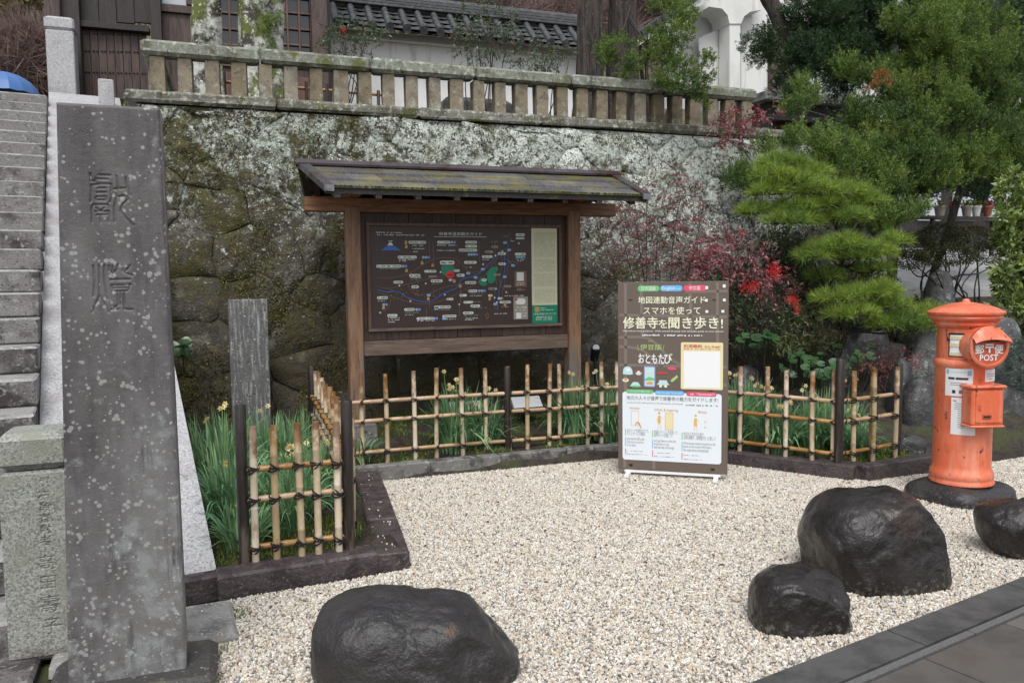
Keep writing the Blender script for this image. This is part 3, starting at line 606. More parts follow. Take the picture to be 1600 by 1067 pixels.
for ch, zc, sz, xc in [('石', .730, .042, .16), ('段', .680, .042, .162), ('寄', .632, .042, .158), ('附', .584, .040, .16), ('者', .534, .042, .158), ('高', .440, .070, .152), ('田', .350, .062, .158), ('壽', .255, .074, .160), ('子', .155, .072, .162)]:
    V, T = text_tris(ch, sz*1.08, -.0005*sz/.05)
    if not len(V): continue
    V = V-(V.max(0)+V.min(0))/2; V = V/np.maximum(V.max(0)-V.min(0), 1e-6).max()*sz*.95
    for tri in V[T]:
        p = (tri+np.array([xc, zc-fz0]))/np.array([stp, .80/gh]); lo = np.floor(p.min(0)).astype(int); hi = np.ceil(p.max(0)).astype(int)+1
        lo = np.maximum(lo, 0); hi = np.minimum(hi, [gw, gh])
        if (hi <= lo).any(): continue
        gx, gy = np.meshgrid(np.arange(lo[0], hi[0]), np.arange(lo[1], hi[1]), indexing='ij')
        def sgn(a, b_): return (b_[0]-a[0])*(gy-a[1])-(b_[1]-a[1])*(gx-a[0])
        s1, s2, s3 = sgn(p[0], p[1]), sgn(p[1], p[2]), sgn(p[2], p[0])
        ins = ((s1 >= -.2) & (s2 >= -.2) & (s3 >= -.2)) | ((s1 <= .2) & (s2 <= .2) & (s3 <= .2))
        mask[lo[0]:hi[0], lo[1]:hi[1]][ins] = 1
gx, gz = np.meshgrid(np.linspace(fx0, fx0+.25, gw), np.linspace(fz0, fz0+.78, gh), indexing='ij')
idx = np.arange(gw*gh).reshape(gw, gh); Fq = np.stack([idx[:-1, :-1], idx[1:, :-1], idx[1:, 1:], idx[:-1, 1:]], -1).reshape(-1, 4)
npobj('inscribed_face', np.stack([gx, np.full_like(gx, loc.y-.126)+mask*.0055, gz], -1).reshape(-1, 3), Fq, MT['granite_post'], p1)
# small dark slab stele in the bed
a_, b_ = A(364, 690, 7.65), A(425, 680, 7.65); sl_ = thing('memorial_slab', (a_[0]+.16, 7.65, .2), 'slim grey streaked stone slab standing upright in the narcissus bed', 'stone slab')
mb = MB(); mb.box(((a_[0]+b_[0])/2, 7.70, .80), (b_[0]-a_[0], .13, 1.32), 0, bev=.008); jitter(mb.build('slab', MT['slab_stone'], sl_), .003)
# ================================================================== PRINT HELPERS (flat lettering and shapes on signs)
class Print:
    """collects flat shapes per colour on a plane; org, ex, ey, n in world space"""
    def __init__(s, org, ex, ey, n): s.o, s.ex, s.ey, s.n = [np.array(q, float) for q in (org, ex, ey, n)]; s.d = {}; s.k = {}
    def _p(s, x, y, lay): return s.o+s.ex*x+s.ey*y+s.n*(.0007*lay)
    def poly(s, col, pts, lay=1, name='print'):
        V, F = s.d.setdefault((name, col), ([], [])); b = len(V); V += [s._p(x, y, lay) for x, y in pts]; F.append(tuple(range(b, b+len(pts))))
    def rect(s, col, x0, y0, x1, y1, lay=1, name='print'): s.poly(col, [(x0, y0), (x1, y0), (x1, y1), (x0, y1)], lay, name)
    def rrect(s, col, x0, y0, x1, y1, r, lay=1, name='print', n=5):
        r = min(r, (x1-x0)/2, (y1-y0)/2); P = []
        for cx, cy, a in ((x1-r, y1-r, 0), (x0+r, y1-r, 90), (x0+r, y0+r, 180), (x1-r, y0+r, 270)):
            for k in range(n+1): q = R_(a+90*k/n); P.append((cx+r*math.cos(q), cy+r*math.sin(q)))
        s.poly(col, P, lay, name)
    def disc(s, col, x, y, r, lay=2, name='print', n=14, ry=None): s.poly(col, [(x+r*math.cos(2*math.pi*k/n), y+(ry or r)*math.sin(2*math.pi*k/n)) for k in range(n)], lay, name)
    def line(s, col, pts, wd, lay=1, name='print'):
        P = np.array(pts, float)
        if len(P) > 2:   # smooth
            for _ in range(2):
                Q = [P[0]]
                for a, b in zip(P[:-1], P[1:]): Q += [a*.75+b*.25, a*.25+b*.75]
                Q.append(P[-1]); P = np.array(Q)
        T = np.gradient(P, axis=0); T /= np.maximum(np.linalg.norm(T, axis=1, keepdims=True), 1e-9); Nn = np.stack([-T[:, 1], T[:, 0]], 1)*wd/2
        L, Rr = P+Nn, P-Nn
        for i in range(len(P)-1): s.poly(col, [L[i], Rr[i], Rr[i+1], L[i+1]], lay, name)
    def text(s, col, txt, x, y, size, lay=3, w=None, bold=0, align='LEFT', name='lettering'):
        if bold:
            q = size*bold*.55
            for k, (ox, oy) in enumerate(((-q, 0), (q, 0), (0, -q), (0, q), (0, 0))): s.text(col, txt, x+ox, y+oy, size, lay+k*.25, w, 0, align, name)
            return
        V, T = text_tris(txt, 1.0, 0, align)
        if not len(V): return
        V = V.copy(); 
        if w:
            ww = V[:, 0].max()-V[:, 0].min(); sx = w/ww
        else: sx = size
        x0 = V[:, 0].min() if align == 'LEFT' else (V[:, 0].min()+V[:, 0].max())/2
        Vv, F = s.d.setdefault((name, col), ([], [])); b = len(Vv)
        Vv += [s._p(x+(q[0]-x0)*sx, y+q[1]*size, lay) for q in V]; F += [tuple(int(i)+b for i in t) for t in T]
    def marks(s, col, x0, y0, x1, h, lay=3, name='fine_print', dens=.75):
        """illegibly small print: short uneven dashes"""
        x = x0
        while x < x1:
            l = h*random.uniform(.35, .8)
            if random.random() < dens: s.rect(col, x, y0+random.uniform(0, h*.25), min(x+l, x1), y0+h*random.uniform(.6, 1), lay, name)
            x += l+h*.22
    def build(s, parent):
        for (name, col), (V, F) in s.d.items():
            mb = MB(); mb.add(V, F); tag(mb.build(name, MT[col], parent), kind='stuff')
# ================================================================== MAP NOTICE BOARD
SV = 7.2
nb = thing('notice_board', (2.1, SV, .2), 'roofed wooden notice board with a brown illustrated map of the hot spring town', 'notice board')
ul, ur = .99+.065, 3.25-.065
for u in (ul, ur):
    mb = MB(); mb.box((u, SV, 1.27), (.13, .13, 2.0), 0, bev=.008); mb.build('post', MT['sign_wood_v'], nb)
    mb = MB(); mb.box((u+.02, SV, .21), (.30, .28, .26), 0, taper=.9, bev=.012); mb.build('footing', MT['kerb_grey'], nb)
mb = MB(); mb.box(((ul+ur)/2+.02, SV, 2.285), (ur-ul+.86, .125, .125), 0, bev=.006); mb.build('top_beam', MT['sign_wood_h'], nb)
mb = MB(); mb.box(((ul+ur)/2, SV-.005, 1.005), (ur-ul-.13, .07, .135), 0, bev=.006); mb.build('bottom_beam', MT['weathered_h'], nb)
# backing planks
bw = (ur-ul-.13)/9
for k in range(9):
    mb = MB(); mb.box((ul+.065+bw*(k+.5), SV+.012, 1.648), (bw-.003, .03, 1.145), 0, bev=.002); mb.build('backing_plank', MT['board_wood'], nb)
MX0, MX1, MZ0, MZ1 = 1.20, 3.035, 1.185, 2.105
for nm, c, d in (('frame_rail', ((MX0+MX1)/2, SV-.02, MZ1+.014), (MX1-MX0+.056, .034, .028)), ('frame_rail', ((MX0+MX1)/2, SV-.02, MZ0-.014), (MX1-MX0+.056, .034, .028)),
                 ('frame_rail', (MX0-.014, SV-.02, (MZ0+MZ1)/2), (.028, .032, MZ1-MZ0)), ('frame_rail', (MX1+.014, SV-.02, (MZ0+MZ1)/2), (.028, .032, MZ1-MZ0))):
    mb = MB(); mb.box(c, d, 0, bev=.003); mb.build(nm, MT['weathered_h'] if c[2] < 1.3 else MT['lattice_wood'], nb)
mb = MB(); mb.box(((MX0+MX1)/2, SV-.008, (MZ0+MZ1)/2), (MX1-MX0-.002, .012, MZ1-MZ0-.002)); mb.build('map_panel', MT['map_brown'], nb)
pr = Print((MX0, SV-.0175, MZ1), (1, 0, 0), (0, 0, 1), (0, -1, 0)); PW, PH = MX1-MX0, MZ1-MZ0
def mx(x): return (x-158)/1228*PW
def my(x, y):
    yt = 98+(x-158)*.012; yb = 766-(x-158)*.021; return -(y-yt)/(yb-yt)*PH
def mp(*pts): return [(mx(x), my(x, y)) for x, y in pts]
K = PW/1228
def pill(x0, y0, x1, y1, col='map_pill', mk='ink'):
    a, b = mx(x0), mx(x1); c = my((x0+x1)/2, (y0+y1)/2); h = (y1-y0)*K*.5
    pr.rrect(col, a, c-h, b, c+h, h, 3); pr.marks(mk, a+h*.8, c-h*.5, b-h*.8, h*1.0, 5)
def mk(x0, y, x1, h=7, col='map_grey'): pr.marks(col, mx(x0), my(x0, y), mx(x1), h*K, 3)
pr.text('map_white', '修善寺温泉観光ガイド', mx(588), my(700, 160), .034, w=mx(865)-mx(588), bold=.01); pr.line('map_white', mp((555, 169), (895, 171)), .0035, 3)
mk(200, 145, 360, 7, 'map_white'); mk(200, 160, 495, 7, 'map_white')
pr.poly('map_blue', mp((225, 258), (262, 228), (278, 209), (292, 209), (310, 230), (350, 258)), 2); pr.poly('map_white', mp((268, 222), (279, 207), (291, 207), (302, 222), (290, 226), (284, 221), (276, 227)), 3); pr.line('map_road', mp((200, 256), (360, 258)), .002, 3); mk(272, 202, 298, 8, 'map_white')
for ln in [[(198, 433), (300, 436), (400, 410), (470, 360), (530, 320), (600, 304), (690, 312), (730, 345), (780, 405), (840, 400), (900, 370), (950, 330), (950, 240), (948, 205)],
           [(198, 490), (260, 510), (330, 490), (400, 475), (520, 440), (600, 425)], [(198, 530), (300, 560), (400, 600), (500, 610), (600, 590), (700, 540), (780, 500), (850, 460), (900, 400), (960, 320), (970, 270), (1020, 250), (1040, 240)],
           [(390, 480), (400, 520), (440, 545), (520, 545), (600, 500), (720, 480), (800, 470), (860, 430)], [(215, 660), (260, 640), (280, 590), (275, 560)], [(1030, 250), (1040, 320), (1030, 400), (1010, 480), (990, 540), (1010, 600), (1000, 640)],
           [(950, 330), (965, 400), (955, 500), (940, 560), (945, 650)], [(985, 250), (1000, 320), (985, 400), (975, 480), (1020, 530), (1040, 550)], [(720, 320), (690, 370), (640, 420), (600, 440)], [(1040, 330), (1080, 330), (1105, 352)], [(760, 360), (765, 400), (790, 415)]]:
    pr.line('map_road', mp(*ln), .0058, 1)
for ln in [[(198, 512), (260, 530), (320, 520), (350, 545), (400, 575), (480, 595), (540, 592), (590, 550), (650, 520), (700, 505), (715, 460), (740, 440), (830, 425), (880, 370), (940, 320), (960, 290), (1000, 262)], [(1038, 255), (1010, 300), (1012, 360), (1010, 420), (980, 480), (968, 560), (960, 650)], [(1028, 190), (1040, 240)], [(1020, 315), (1060, 350), (1090, 360)]]:
    pr.line('map_blue', mp(*ln), .0072, 2)
for a, b_ in ((500, 720), (550, 340), (845, 330), (1160, 215), (525, 300), (720, 600), (710, 690), (520, 640), (448, 540)):
    pr.line('map_grey', mp((a, 200 if b_ < 400 else b_-90), (a, b_)), .0016, 2)
pr.poly('map_green', mp((598, 360), (640, 352), (680, 362), (676, 400), (650, 425), (610, 420), (596, 400)), 2); pr.poly('map_dgreen', mp((895, 400), (930, 368), (960, 365), (972, 385), (955, 400), (950, 460), (925, 475), (890, 470), (895, 430)), 2); pr.disc('map_dgreen', mx(870), my(870, 465), 30*K, 2, ry=26*K)
pr.disc('map_red', mx(654), my(654, 418), 26*K, 3); pr.poly('map_red', mp((660, 436), (676, 432), (672, 450)), 3); mk(638, 422, 672, 9, 'map_white')
for q in [(396, 197, 506, 214), (575, 197, 660, 214), (755, 197, 832, 214), (755, 223, 832, 240), (712, 248, 832, 266), (328, 293, 446, 311), (196, 351, 350, 369), (395, 412, 466, 430), (298, 456, 358, 472), (490, 386, 567, 402), (590, 326, 684, 350), (745, 328, 828, 346), (863, 292, 934, 308), (530, 448, 606, 466), (408, 486, 455, 504), (696, 412, 748, 430), (750, 461, 822, 478), (972, 340, 1022, 355), (968, 272, 1022, 289), (1083, 275, 1158, 292), (1090, 148, 1152, 166), (1090, 174, 1150, 186), (196, 556, 262, 574), (360, 635, 426, 652), (548, 620, 656, 637), (770, 516, 830, 533), (712, 545, 760, 561), (737, 591, 800, 606), (782, 615, 846, 631), (733, 661, 802, 677), (600, 681, 690, 697), (256, 673, 318, 690), (436, 695, 540, 711), (628, 570, 672, 584), (976, 592, 1052, 607), (963, 568, 996, 582), (900, 548, 930, 563), (678, 383, 716, 398), (858, 445, 892, 461)]: pill(*q)
for q in [(882, 260, 938, 276), (925, 228, 974, 243), (940, 412, 985, 424), (1006, 488, 1056, 502), (902, 503, 955, 518), (516, 422, 568, 434)]: pill(*q, col='map_grey')
for x, y, n in [(662, 205, 2), (770, 285, 4), (478, 303, 3), (352, 360, 2), (1088, 303, 4), (228, 610, 2), (430, 644, 2), (538, 703, 2), (835, 524, 3)]:
    for k in range(n): pr.disc('map_sky' if k < n-1 else 'map_violet', mx(x+8+k*17), my(x, y), 8.5*K, 3); 
for x, y in [(866, 382), (1068, 358), (1012, 432), (770, 408), (818, 436), (1016, 208), (1044, 256), (945, 612), (560, 640), (610, 705), (655, 452), (515, 550)]: pr.rrect('map_sky', mx(x-12), my(x, y+8), mx(x+14), my(x, y-8), 8*K, 3)
for x, y in [(380, 205), (382, 232), (478, 338), (380, 388), (545, 352), (680, 458), (512, 572), (234, 628), (910, 575), (1012, 615), (718, 490)]: pr.poly('map_gold', mp((x-10, y+12), (x-6, y-10), (x+4, y-12), (x+10, y+4), (x+5, y+12)), 4)
for x, y in [(548, 345), (952, 293), (870, 350), (655, 452), (400, 588), (498, 474), (213, 662), (710, 612), (1110, 213), (1000, 265), (953, 511), (334, 487), (618, 548), (1022, 534), (593, 400), (943, 570), (958, 600)]: pr.disc('map_white', mx(x), my(x, y), 5.5*K, 4, n=9)
for x0, y, x1 in [(420, 230, 500), (420, 250, 495), (420, 270, 466), (575, 228, 700), (575, 262, 690), (335, 322, 430), (335, 330, 380), (220, 380, 330), (400, 440, 470), (400, 452, 455), (532, 480, 590), (760, 372, 800), (865, 322, 910), (780, 545, 870), (780, 560, 866), (790, 640, 890), (740, 690, 830), (745, 708, 830), (745, 718, 800), (575, 650, 650), (625, 712, 688), (365, 668, 450), (365, 682, 420), (260, 702, 336), (260, 715, 330), (260, 728, 300), (440, 722, 550), (1090, 322, 1160), (1100, 332, 1140), (1010, 562, 1140), (940, 680, 1025), (925, 205, 970), (1000, 170, 1042), (1052, 188, 1082), (1052, 202, 1082), (1090, 515, 1155), (1090, 525, 1150), (800, 600, 850), (200, 590, 250), (990, 635, 1036)]: mk(x0, y, x1, 7, 'map_pill' if random.random() < .6 else 'map_grey')
for k in range(26): x = 250+RNG.uniform(0, 340); pr.disc('map_gold', mx(x), my(x, 505+RNG.uniform(0, 70)), 2.5*K, 4, n=6)
pr.line('map_gold', mp((882, 688), (892, 668), (903, 688), (892, 712), (882, 688)), .002, 3)
pr.rect('map_road', mx(1078), my(1078, 500), mx(1162), my(1078, 395), 2); pr.rect('map_white', mx(1094), my(1094, 460), mx(1142), my(1094, 403), 3); mk(1092, 478, 1148, 7, 'map_white'); mk(1092, 490, 1148, 7, 'map_white')
pr.rect('map_grey', mx(1070), my(1070, 715), mx(1168), my(1070, 565), 2); pr.rrect('map_white', mx(1085), my(1085, 616), mx(1152), my(1085, 576), 18*K, 3); pr.disc('map_red', mx(1088), my(1088, 582), 9*K, 4); mk(1080, 640, 1160, 9, 'map_white'); mk(1080, 658, 1160, 9, 'map_beige'); pr.rect('map_white', mx(1088), my(1088, 708), mx(1122), my(1088, 670), 3)
for y in (676, 686, 696): mk(1128, y, 1160, 6, 'map_white')
pr.rect('map_beige', mx(1197), my(1197, 622), mx(1374), my(1197, 113), 2)
for y0, y1 in ((142, 300), (318, 398), (414, 496), (514, 604)):
    x = 1216
    while x < 1356:
        for kk in np.arange(y0, y1, 5.2):
            if random.random() < .72: pr.rect('map_mark', mx(x), my(x, kk+3.2), mx(x+3.0), my(x, kk), 3, 'fine_print')
        x += 5.6
pr.rect('map_green', mx(1197), my(1197, 741), mx(1374), my(1197, 622.5), 2); pr.rect('map_gold', mx(1216), my(1216, 666), mx(1248), my(1216, 632), 3); mk(1256, 645, 1300, 7, 'map_white'); mk(1256, 657, 1345, 7, 'map_white')
pr.text('map_white', '〈伊豆半島ジオパーク〉', mx(1206), my(1206, 686), .021, w=mx(1366)-mx(1206), bold=.012)
for y in (702, 712, 722): mk(1222, y, 1336, 6, 'map_white')
pr.build(nb)
# roof
RZ, EZ = 2.605, 2.335; VF, VB = SV-.74, SV+.72
UL, UR = .62, 3.66; UFL, UFR = .74, 3.60
def slope_pt(f, u, front=True, up=0):
    ua = (UL+(UFL-UL)*f, UR+(UFR-UR)*f)
    v = SV+((VF-SV) if front else (VB-SV))*f; z = RZ+(EZ-RZ)*f
    n = Vector((0, -.42 if front else .42, .9))*up
    return Vector((ua[0]+(ua[1]-ua[0])*u, v, z))+n
def roof_plank(f0, f1, ua, ub, front, lift, m, nm='shingle_board'):
    mb = MB(); T = [slope_pt(f0, ua, front, .018), slope_pt(f0, ub, front, .018), slope_pt(f1, ub, front, .018+lift), slope_pt(f1, ua, front, .018+lift)]
    if not front: T = T[::-1]
    mb.prism(T[::-1], (0, 0, -.016)); return mb.build(nm, m, nb)
for front in (True, False):
    for r, (f0, f1) in enumerate(((.02, .38), (.34, .70), (.66, 1.02))):
        x = 0; cuts = [.015]; x = random.uniform(.07, .13)
        while x < .93: cuts.append(x); x += random.uniform(.09, .135)
        cuts.append(.985)
        for a, b_ in zip(cuts[:-1], cuts[1:]): roof_plank(f0, f1, a+.0008, b_-.0008, front, .016+random.uniform(-.002, .002), MT['roof_board'])
    mb = MB(); T = [slope_pt(0, 0, front, .0), slope_pt(0, 1, front, .0), slope_pt(1, 1, front, .0), slope_pt(1, 0, front, .0)]
    mb.prism(T, (0, 0, -.022)); mb.build('roof_deck', MT['eave_black'], nb)
    for ua, ub in ((-.005, .022), (.978, 1.005)):
        mb = MB(); T = [slope_pt(-.01, ua, front, .045), slope_pt(-.01, ub, front, .045), slope_pt(1.04, ub, front, .045), slope_pt(1.04, ua, front, .045)]; mb.prism(T, (0, 0, -.05)); mb.build('verge_trim', MT['roof_metal'], nb)
    a, b_ = slope_pt(1.0, 0, front, -.01), slope_pt(1.0, 1, front, -.01); mb = MB(); mb.bar(a, b_, .03, .05); mb.build('eave_board', MT['eave_black'], nb)
    mm = MB()
    for k in range(520):
        f = 1.03; u = RNG.random(); p = slope_pt(f, u, front, .03); s_ = RNG.uniform(.004, .011)
        mm.add([p+Vector((-s_, 0, 0)), p+Vector((s_, 0, 0)), p+Vector((0, -s_*.5, s_*1.2)), p+Vector((0, -s_, -s_))], [(0, 1, 2), (0, 3, 1)])
    if front: tag(mm.build('moss_edge', MT['moss'], nb), kind='stuff')
    for k in range(9):   # rafters
        u = .04+.92*k/8; a = slope_pt(.05, u, front, -.05); b_ = slope_pt(.93, u, front, -.05); mb = MB(); mb.bar(a, b_, .05, .055); mb.build('rafter', MT['gate_wood'], nb)
        e = slope_pt(.935, u, front, -.05); mb = MB(); mb.bar(e, e+(b_-a).normalized()*.008, .052, .058); mb.build('rafter_cap', MT['roof_metal'], nb)
for u in (ul, ur):
    mb = MB(); mb.box((u, SV, 2.385), (.10, .95, .08), 0, bev=.005); mb.build('cross_beam', MT['sign_wood_h'], nb)
    mb = MB(); mb.box((u, SV, 2.49), (.08, .08, .12)); mb.build('king_post', MT['sign_wood_v'], nb)
for v in (SV-.44, SV+.44): mb = MB(); mb.box((2.12, v, 2.385), (2.72, .07, .05), 0, bev=.004); mb.build('purlin', MT['sign_wood_h'], nb)
mb = MB(); mb.box(((UL+UR)/2, SV, 2.54), (UR-UL-.1, .09, .06), 0, bev=.004); mb.build('ridge_beam', MT['gate_wood'], nb)
mb = MB()
ridge = [(-.07, -.03), (-.075, -.012), (-.02, .028), (.02, .028), (.075, -.012), (.07, -.03), (0, .002)]
mb.prism([(UL-.03, SV+a, RZ+.04+b_) for a, b_ in ridge], (UR-UL+.06, 0, 0)); mb.build('ridge_cap', MT['ridge_metal'], nb)
# small pointed screws / brackets left out; solar floodlights on the ground
# ================================================================== BANNER STAND
BA, BB = np.array([2.955, 5.775]), np.array([3.650, 5.262]); bd = (BB-BA); BWd = np.linalg.norm(bd); bd /= BWd; bn = np.array([bd[1], -bd[0]])
ban = thing('banner_stand', ((BA[0]+BB[0])/2, (BA[1]+BB[1])/2, 0), 'free standing brown and white trilingual audio guide signboard on the gravel', 'signboard')
BZ0, BZ1 = .055, 1.575; bang = math.atan2(bd[1], bd[0])
mb = MB(); c = (BA+BB)/2-bn*.012; mb.box((c[0], c[1], (BZ0+BZ1)/2), (BWd, .02, BZ1-BZ0), bang, bev=.003); mb.build('panel', MT['ban_bg'], ban)
for s_ in (.10, .90):
    q = BA+bd*(s_*BWd); mb = MB(); a = q+bn*.13; b_ = q-bn*.30; mb.bar((a[0], a[1], .025), (b_[0], b_[1], .025), .035, .022); mb.build('foot', MT['white'], ban)
    mb = MB(); a = q-bn*.035; mb.bar((a[0], a[1], .035), (a[0], a[1], 1.5), .025, .02, up=(bd[0], bd[1], 0)); mb.build('upright', MT['white'], ban)
mb = MB(); a, b_ = BA+bd*.06*BWd-bn*.01, BA+bd*.94*BWd-bn*.01; mb.bar((a[0], a[1], .04), (b_[0], b_[1], .04), .02, .02); mb.build('crossbar', MT['white'], ban)
org = BA+bn*(-.0015)
bp = Print((org[0], org[1], BZ1), (bd[0], bd[1], 0), (0, 0, 1), (bn[0], bn[1], 0))
# coordinates below are in a 1000 x 1740 poster
KB = BWd/1000; HB = (BZ1-BZ0)/1740
def BX(x): return x*KB
_m = [0, 36, 88, 205, 318, 462, 518, 562, 655, 752, 885, 905, 950, 1225, 1240, 1255, 1290, 1300, 1375, 1412, 1468, 1488, 1592, 1600, 1632, 1638, 1664, 1670, 1692, 1705, 1722, 1740]
_t = [0, 34, 87, 192, 290, 416, 455, 495, 548, 617, 740, 752, 768, 966, 975, 989, 1012, 1026, 1084, 1118, 1172, 1192, 1352, 1362, 1421, 1440, 1522, 1545, 1600, 1650, 1698, 1740]
def BY(y): return -float(np.interp(y, _m, _t))*HB
def brr(col, x0, y0, x1, y1, r, lay=2): bp.rrect(col, BX(x0), BY(y1), BX(x1), BY(y0), r*KB, lay)
def bt(col, s, x, y, h, w=None, bold=0, align='LEFT', lay=4): bp.text(col, s, BX(x), BY(y), (BY(y-h)-BY(y))*1.16, lay, w=w*KB if w else None, bold=bold, align=align)
for q in [[(70, 0), (75, 620), (60, 1735)], [(215, 0), (225, 560)], [(660, 0), (670, 520)], [(900, 0), (905, 620), (910, 900)], [(0, 330), (120, 335), (1000, 350)], [(620, 95), (1000, 90)], [(0, 590), (200, 570), (330, 620), (480, 850), (600, 930)], [(0, 720), (230, 740), (360, 900), (420, 960)], [(0, 940), (1000, 950)], [(330, 1600), (335, 1738)], [(1000, 1170), (930, 1180)]]:
    bp.line('ban_road', [(min(max(BX(x), .010), BWd-.010), min(-.012, max(BY(y), -(BZ1-BZ0)+.01))) for x, y in q], 26*KB, 1)
brr('ban_green', 185, 36, 385, 88, 26); brr('ban_sky', 392, 36, 592, 88, 26); brr('ban_pink', 600, 36, 805, 88, 26)
bt('ban_white', '日本語版', 220, 76, 34, 130, .015); bt('ban_white', 'English', 408, 74, 34, 120, .02); bt('ban_white', 'ver.', 540, 74, 20, 38, .01); bt('ban_white', '中文版', 652, 76, 34, 100, .015)
bt('ban_cream', '地図連動音声ガイド', 190, 205, 66, 605, .022); bt('ban_cream', 'スマホを使って', 238, 318, 74, 515, .022)
bt('ban_cream', '修善寺', 50, 462, 112, 322, .028); bt('ban_cream', 'を', 378, 462, 90, 80, .02); bt('ban_cream', '聞き歩き!', 468, 462, 112, 482, .028)
bt('ban_white', 'Map-linked voice guidance.  Walk around Shuzenji with an audio guide on your phone!', 50, 518, 26, 905, .012)
for x0, x1 in ((215, 395), (415, 605), (612, 770)): bp.marks('ban_white', BX(x0), BY(562), BX(x1), 18*HB)
bt('ban_lime', 'IZU', 282, 655, 26, 46, .012); bt('ban_lime', '伊豆版', 208, 752, 68, 198, .018); bp.line('ban_lime', [(BX(182), BY(690)), (BX(192), BY(760))], .003, 3); bp.line('ban_lime', [(BX(428), BY(690)), (BX(418), BY(760))], .003, 3)
bt('ban_white', 'おともた', 192, 885, 96, 236, .03); bt('ban_white', 'び', 428, 885, 100, 72, .03); bt('ban_white', 'OTO·MO·TABI', 275, 905, 20, 150, .012)
for x, y, c_ in ((248, 812, 'ban_orange'), (482, 800, 'ban_orange'), (500, 800, 'ban_green')): bp.disc(c_, BX(x), BY(y), 8*KB, 5)
# little pictures: mountain, bowl, phone, fish, gate, temple, root, rice, valley
def bpoly(c_, pts, lay=3): bp.poly(c_, [(BX(x), BY(y)) for x, y in pts], lay)
bpoly('ban_ice', [(45, 1062), (52, 990), (75, 962), (115, 968), (135, 1010), (140, 1062), (110, 1072)]); bpoly('ban_white', [(70, 1010), (85, 985), (110, 990), (118, 1020), (90, 1030)], 4)
bp.disc('ban_red', BX(193), BY(1040), 32*KB, 3, ry=20*KB); bpoly('ban_ice', [(160, 1042), (226, 1042), (208, 1072), (178, 1072)], 4); bp.disc('ban_cream', BX(193), BY(1036), 14*KB, 4)
brr('ban_violet' if 'ban_violet' in MT else 'map_violet', 240, 950, 350, 1225, 18, 3); brr('ban_ice', 250, 966, 340, 1210, 8, 4); bpoly('ban_green', [(250, 1120), (290, 1090), (340, 1110), (340, 1135), (250, 1140)], 5); bpoly('ban_orange', [(262, 1165), (300, 1150), (330, 1165), (320, 1190), (270, 1190)], 5); bp.line('ban_white', [(BX(262), BY(1020)), (BX(328), BY(1012))], .004, 5)
bpoly('ban_pink', [(452, 975), (480, 958), (515, 962), (545, 978), (540, 990), (510, 1000), (480, 998)], 3)
bpoly('ban_red', [(362, 1050), (366, 1028), (455, 1028), (460, 1050)], 3); bpoly('ban_lime', [(485, 1142), (500, 1110), (530, 1080), (545, 1060), (555, 1085), (535, 1115), (505, 1150)], 3)
bpoly('ban_ice', [(360, 1190), (378, 1160), (385, 1130), (452, 1130), (460, 1160), (478, 1190)], 3); bpoly('ban_cream', [(385, 1191), (455, 1191), (455, 1222), (385, 1222)], 3); bpoly('ban_road', [(408, 1194), (432, 1194), (432, 1222), (408, 1222)], 4)
bp.disc('ban_cream', BX(72), BY(1140), 30*KB, 3, ry=18*KB); bp.disc('ban_orange', BX(72), BY(1134), 20*KB, 4, ry=10*KB)
bpoly('ban_ice', [(112, 1222), (130, 1180), (150, 1160), (190, 1165), (215, 1222), (165, 1232)]); bpoly('ban_green', [(112, 1212), (165, 1204), (215, 1212), (200, 1230), (130, 1230)], 4)
brr('ban_yellow', 580, 655, 955, 1240, 14, 3); bt('ban_red', '利用無料', 606, 722, 42, 165, .02, lay=5); bt('ban_red', "It's free!", 795, 722, 36, 135, .018, lay=5); bp.marks('ban_red', BX(606), BY(748), BX(930), 10*HB, 5); brr('ban_white', 606, 765, 930, 1215, 6, 4)
brr('ban_panel', 42, 1290, 945, 1705, 26, 3)
brr('ban_green', 75, 1255, 330, 1300, 22, 5); brr('ban_sky', 345, 1262, 610, 1308, 22, 5); brr('ban_pink', 630, 1268, 900, 1314, 22, 5)
bt('ban_white', 'おともたびの楽しみ方', 115, 1290, 24, 180, .012, lay=7); bt('ban_white', 'How to enjoy "Otomotabi"', 362, 1296, 22, 232, .01, lay=7); bt('ban_white', '"Otomotabi"?', 722, 1302, 26, 160, .012, lay=7)
bp.marks('ban_white', BX(650), BY(1302), BX(712), 20*HB, 7)
bt('grey_ink', '地元の人々が音声で修善寺の魅力をガイドします!', 82, 1375, 48, 832, .006); bt('grey_ink', 'Locals provide audio guides to the attractions of Shuzenji!', 82, 1412, 20, 520, 0); bp.marks('grey_ink', BX(625), BY(1422), BX(912), 16*HB, 4)
bt('ban_orange', 'Access', 108, 1468, 28, 92, .01); bt('ban_orange', 'Walk & hearing', 340, 1478, 28, 215, .01); bt('ban_orange', 'Enjoy', 740, 1485, 28, 76, .01)
def outline(c_, x0, y0, x1, y1, wd=.0022): 
    for a, b_ in (((x0, y0), (x1, y0)), ((x1, y0), (x1, y1)), ((x1, y1), (x0, y1)), ((x0, y1), (x0, y0))): bp.line(c_, [(BX(a[0]), BY(a[1])), (BX(b_[0]), BY(b_[1]))], wd, 5)
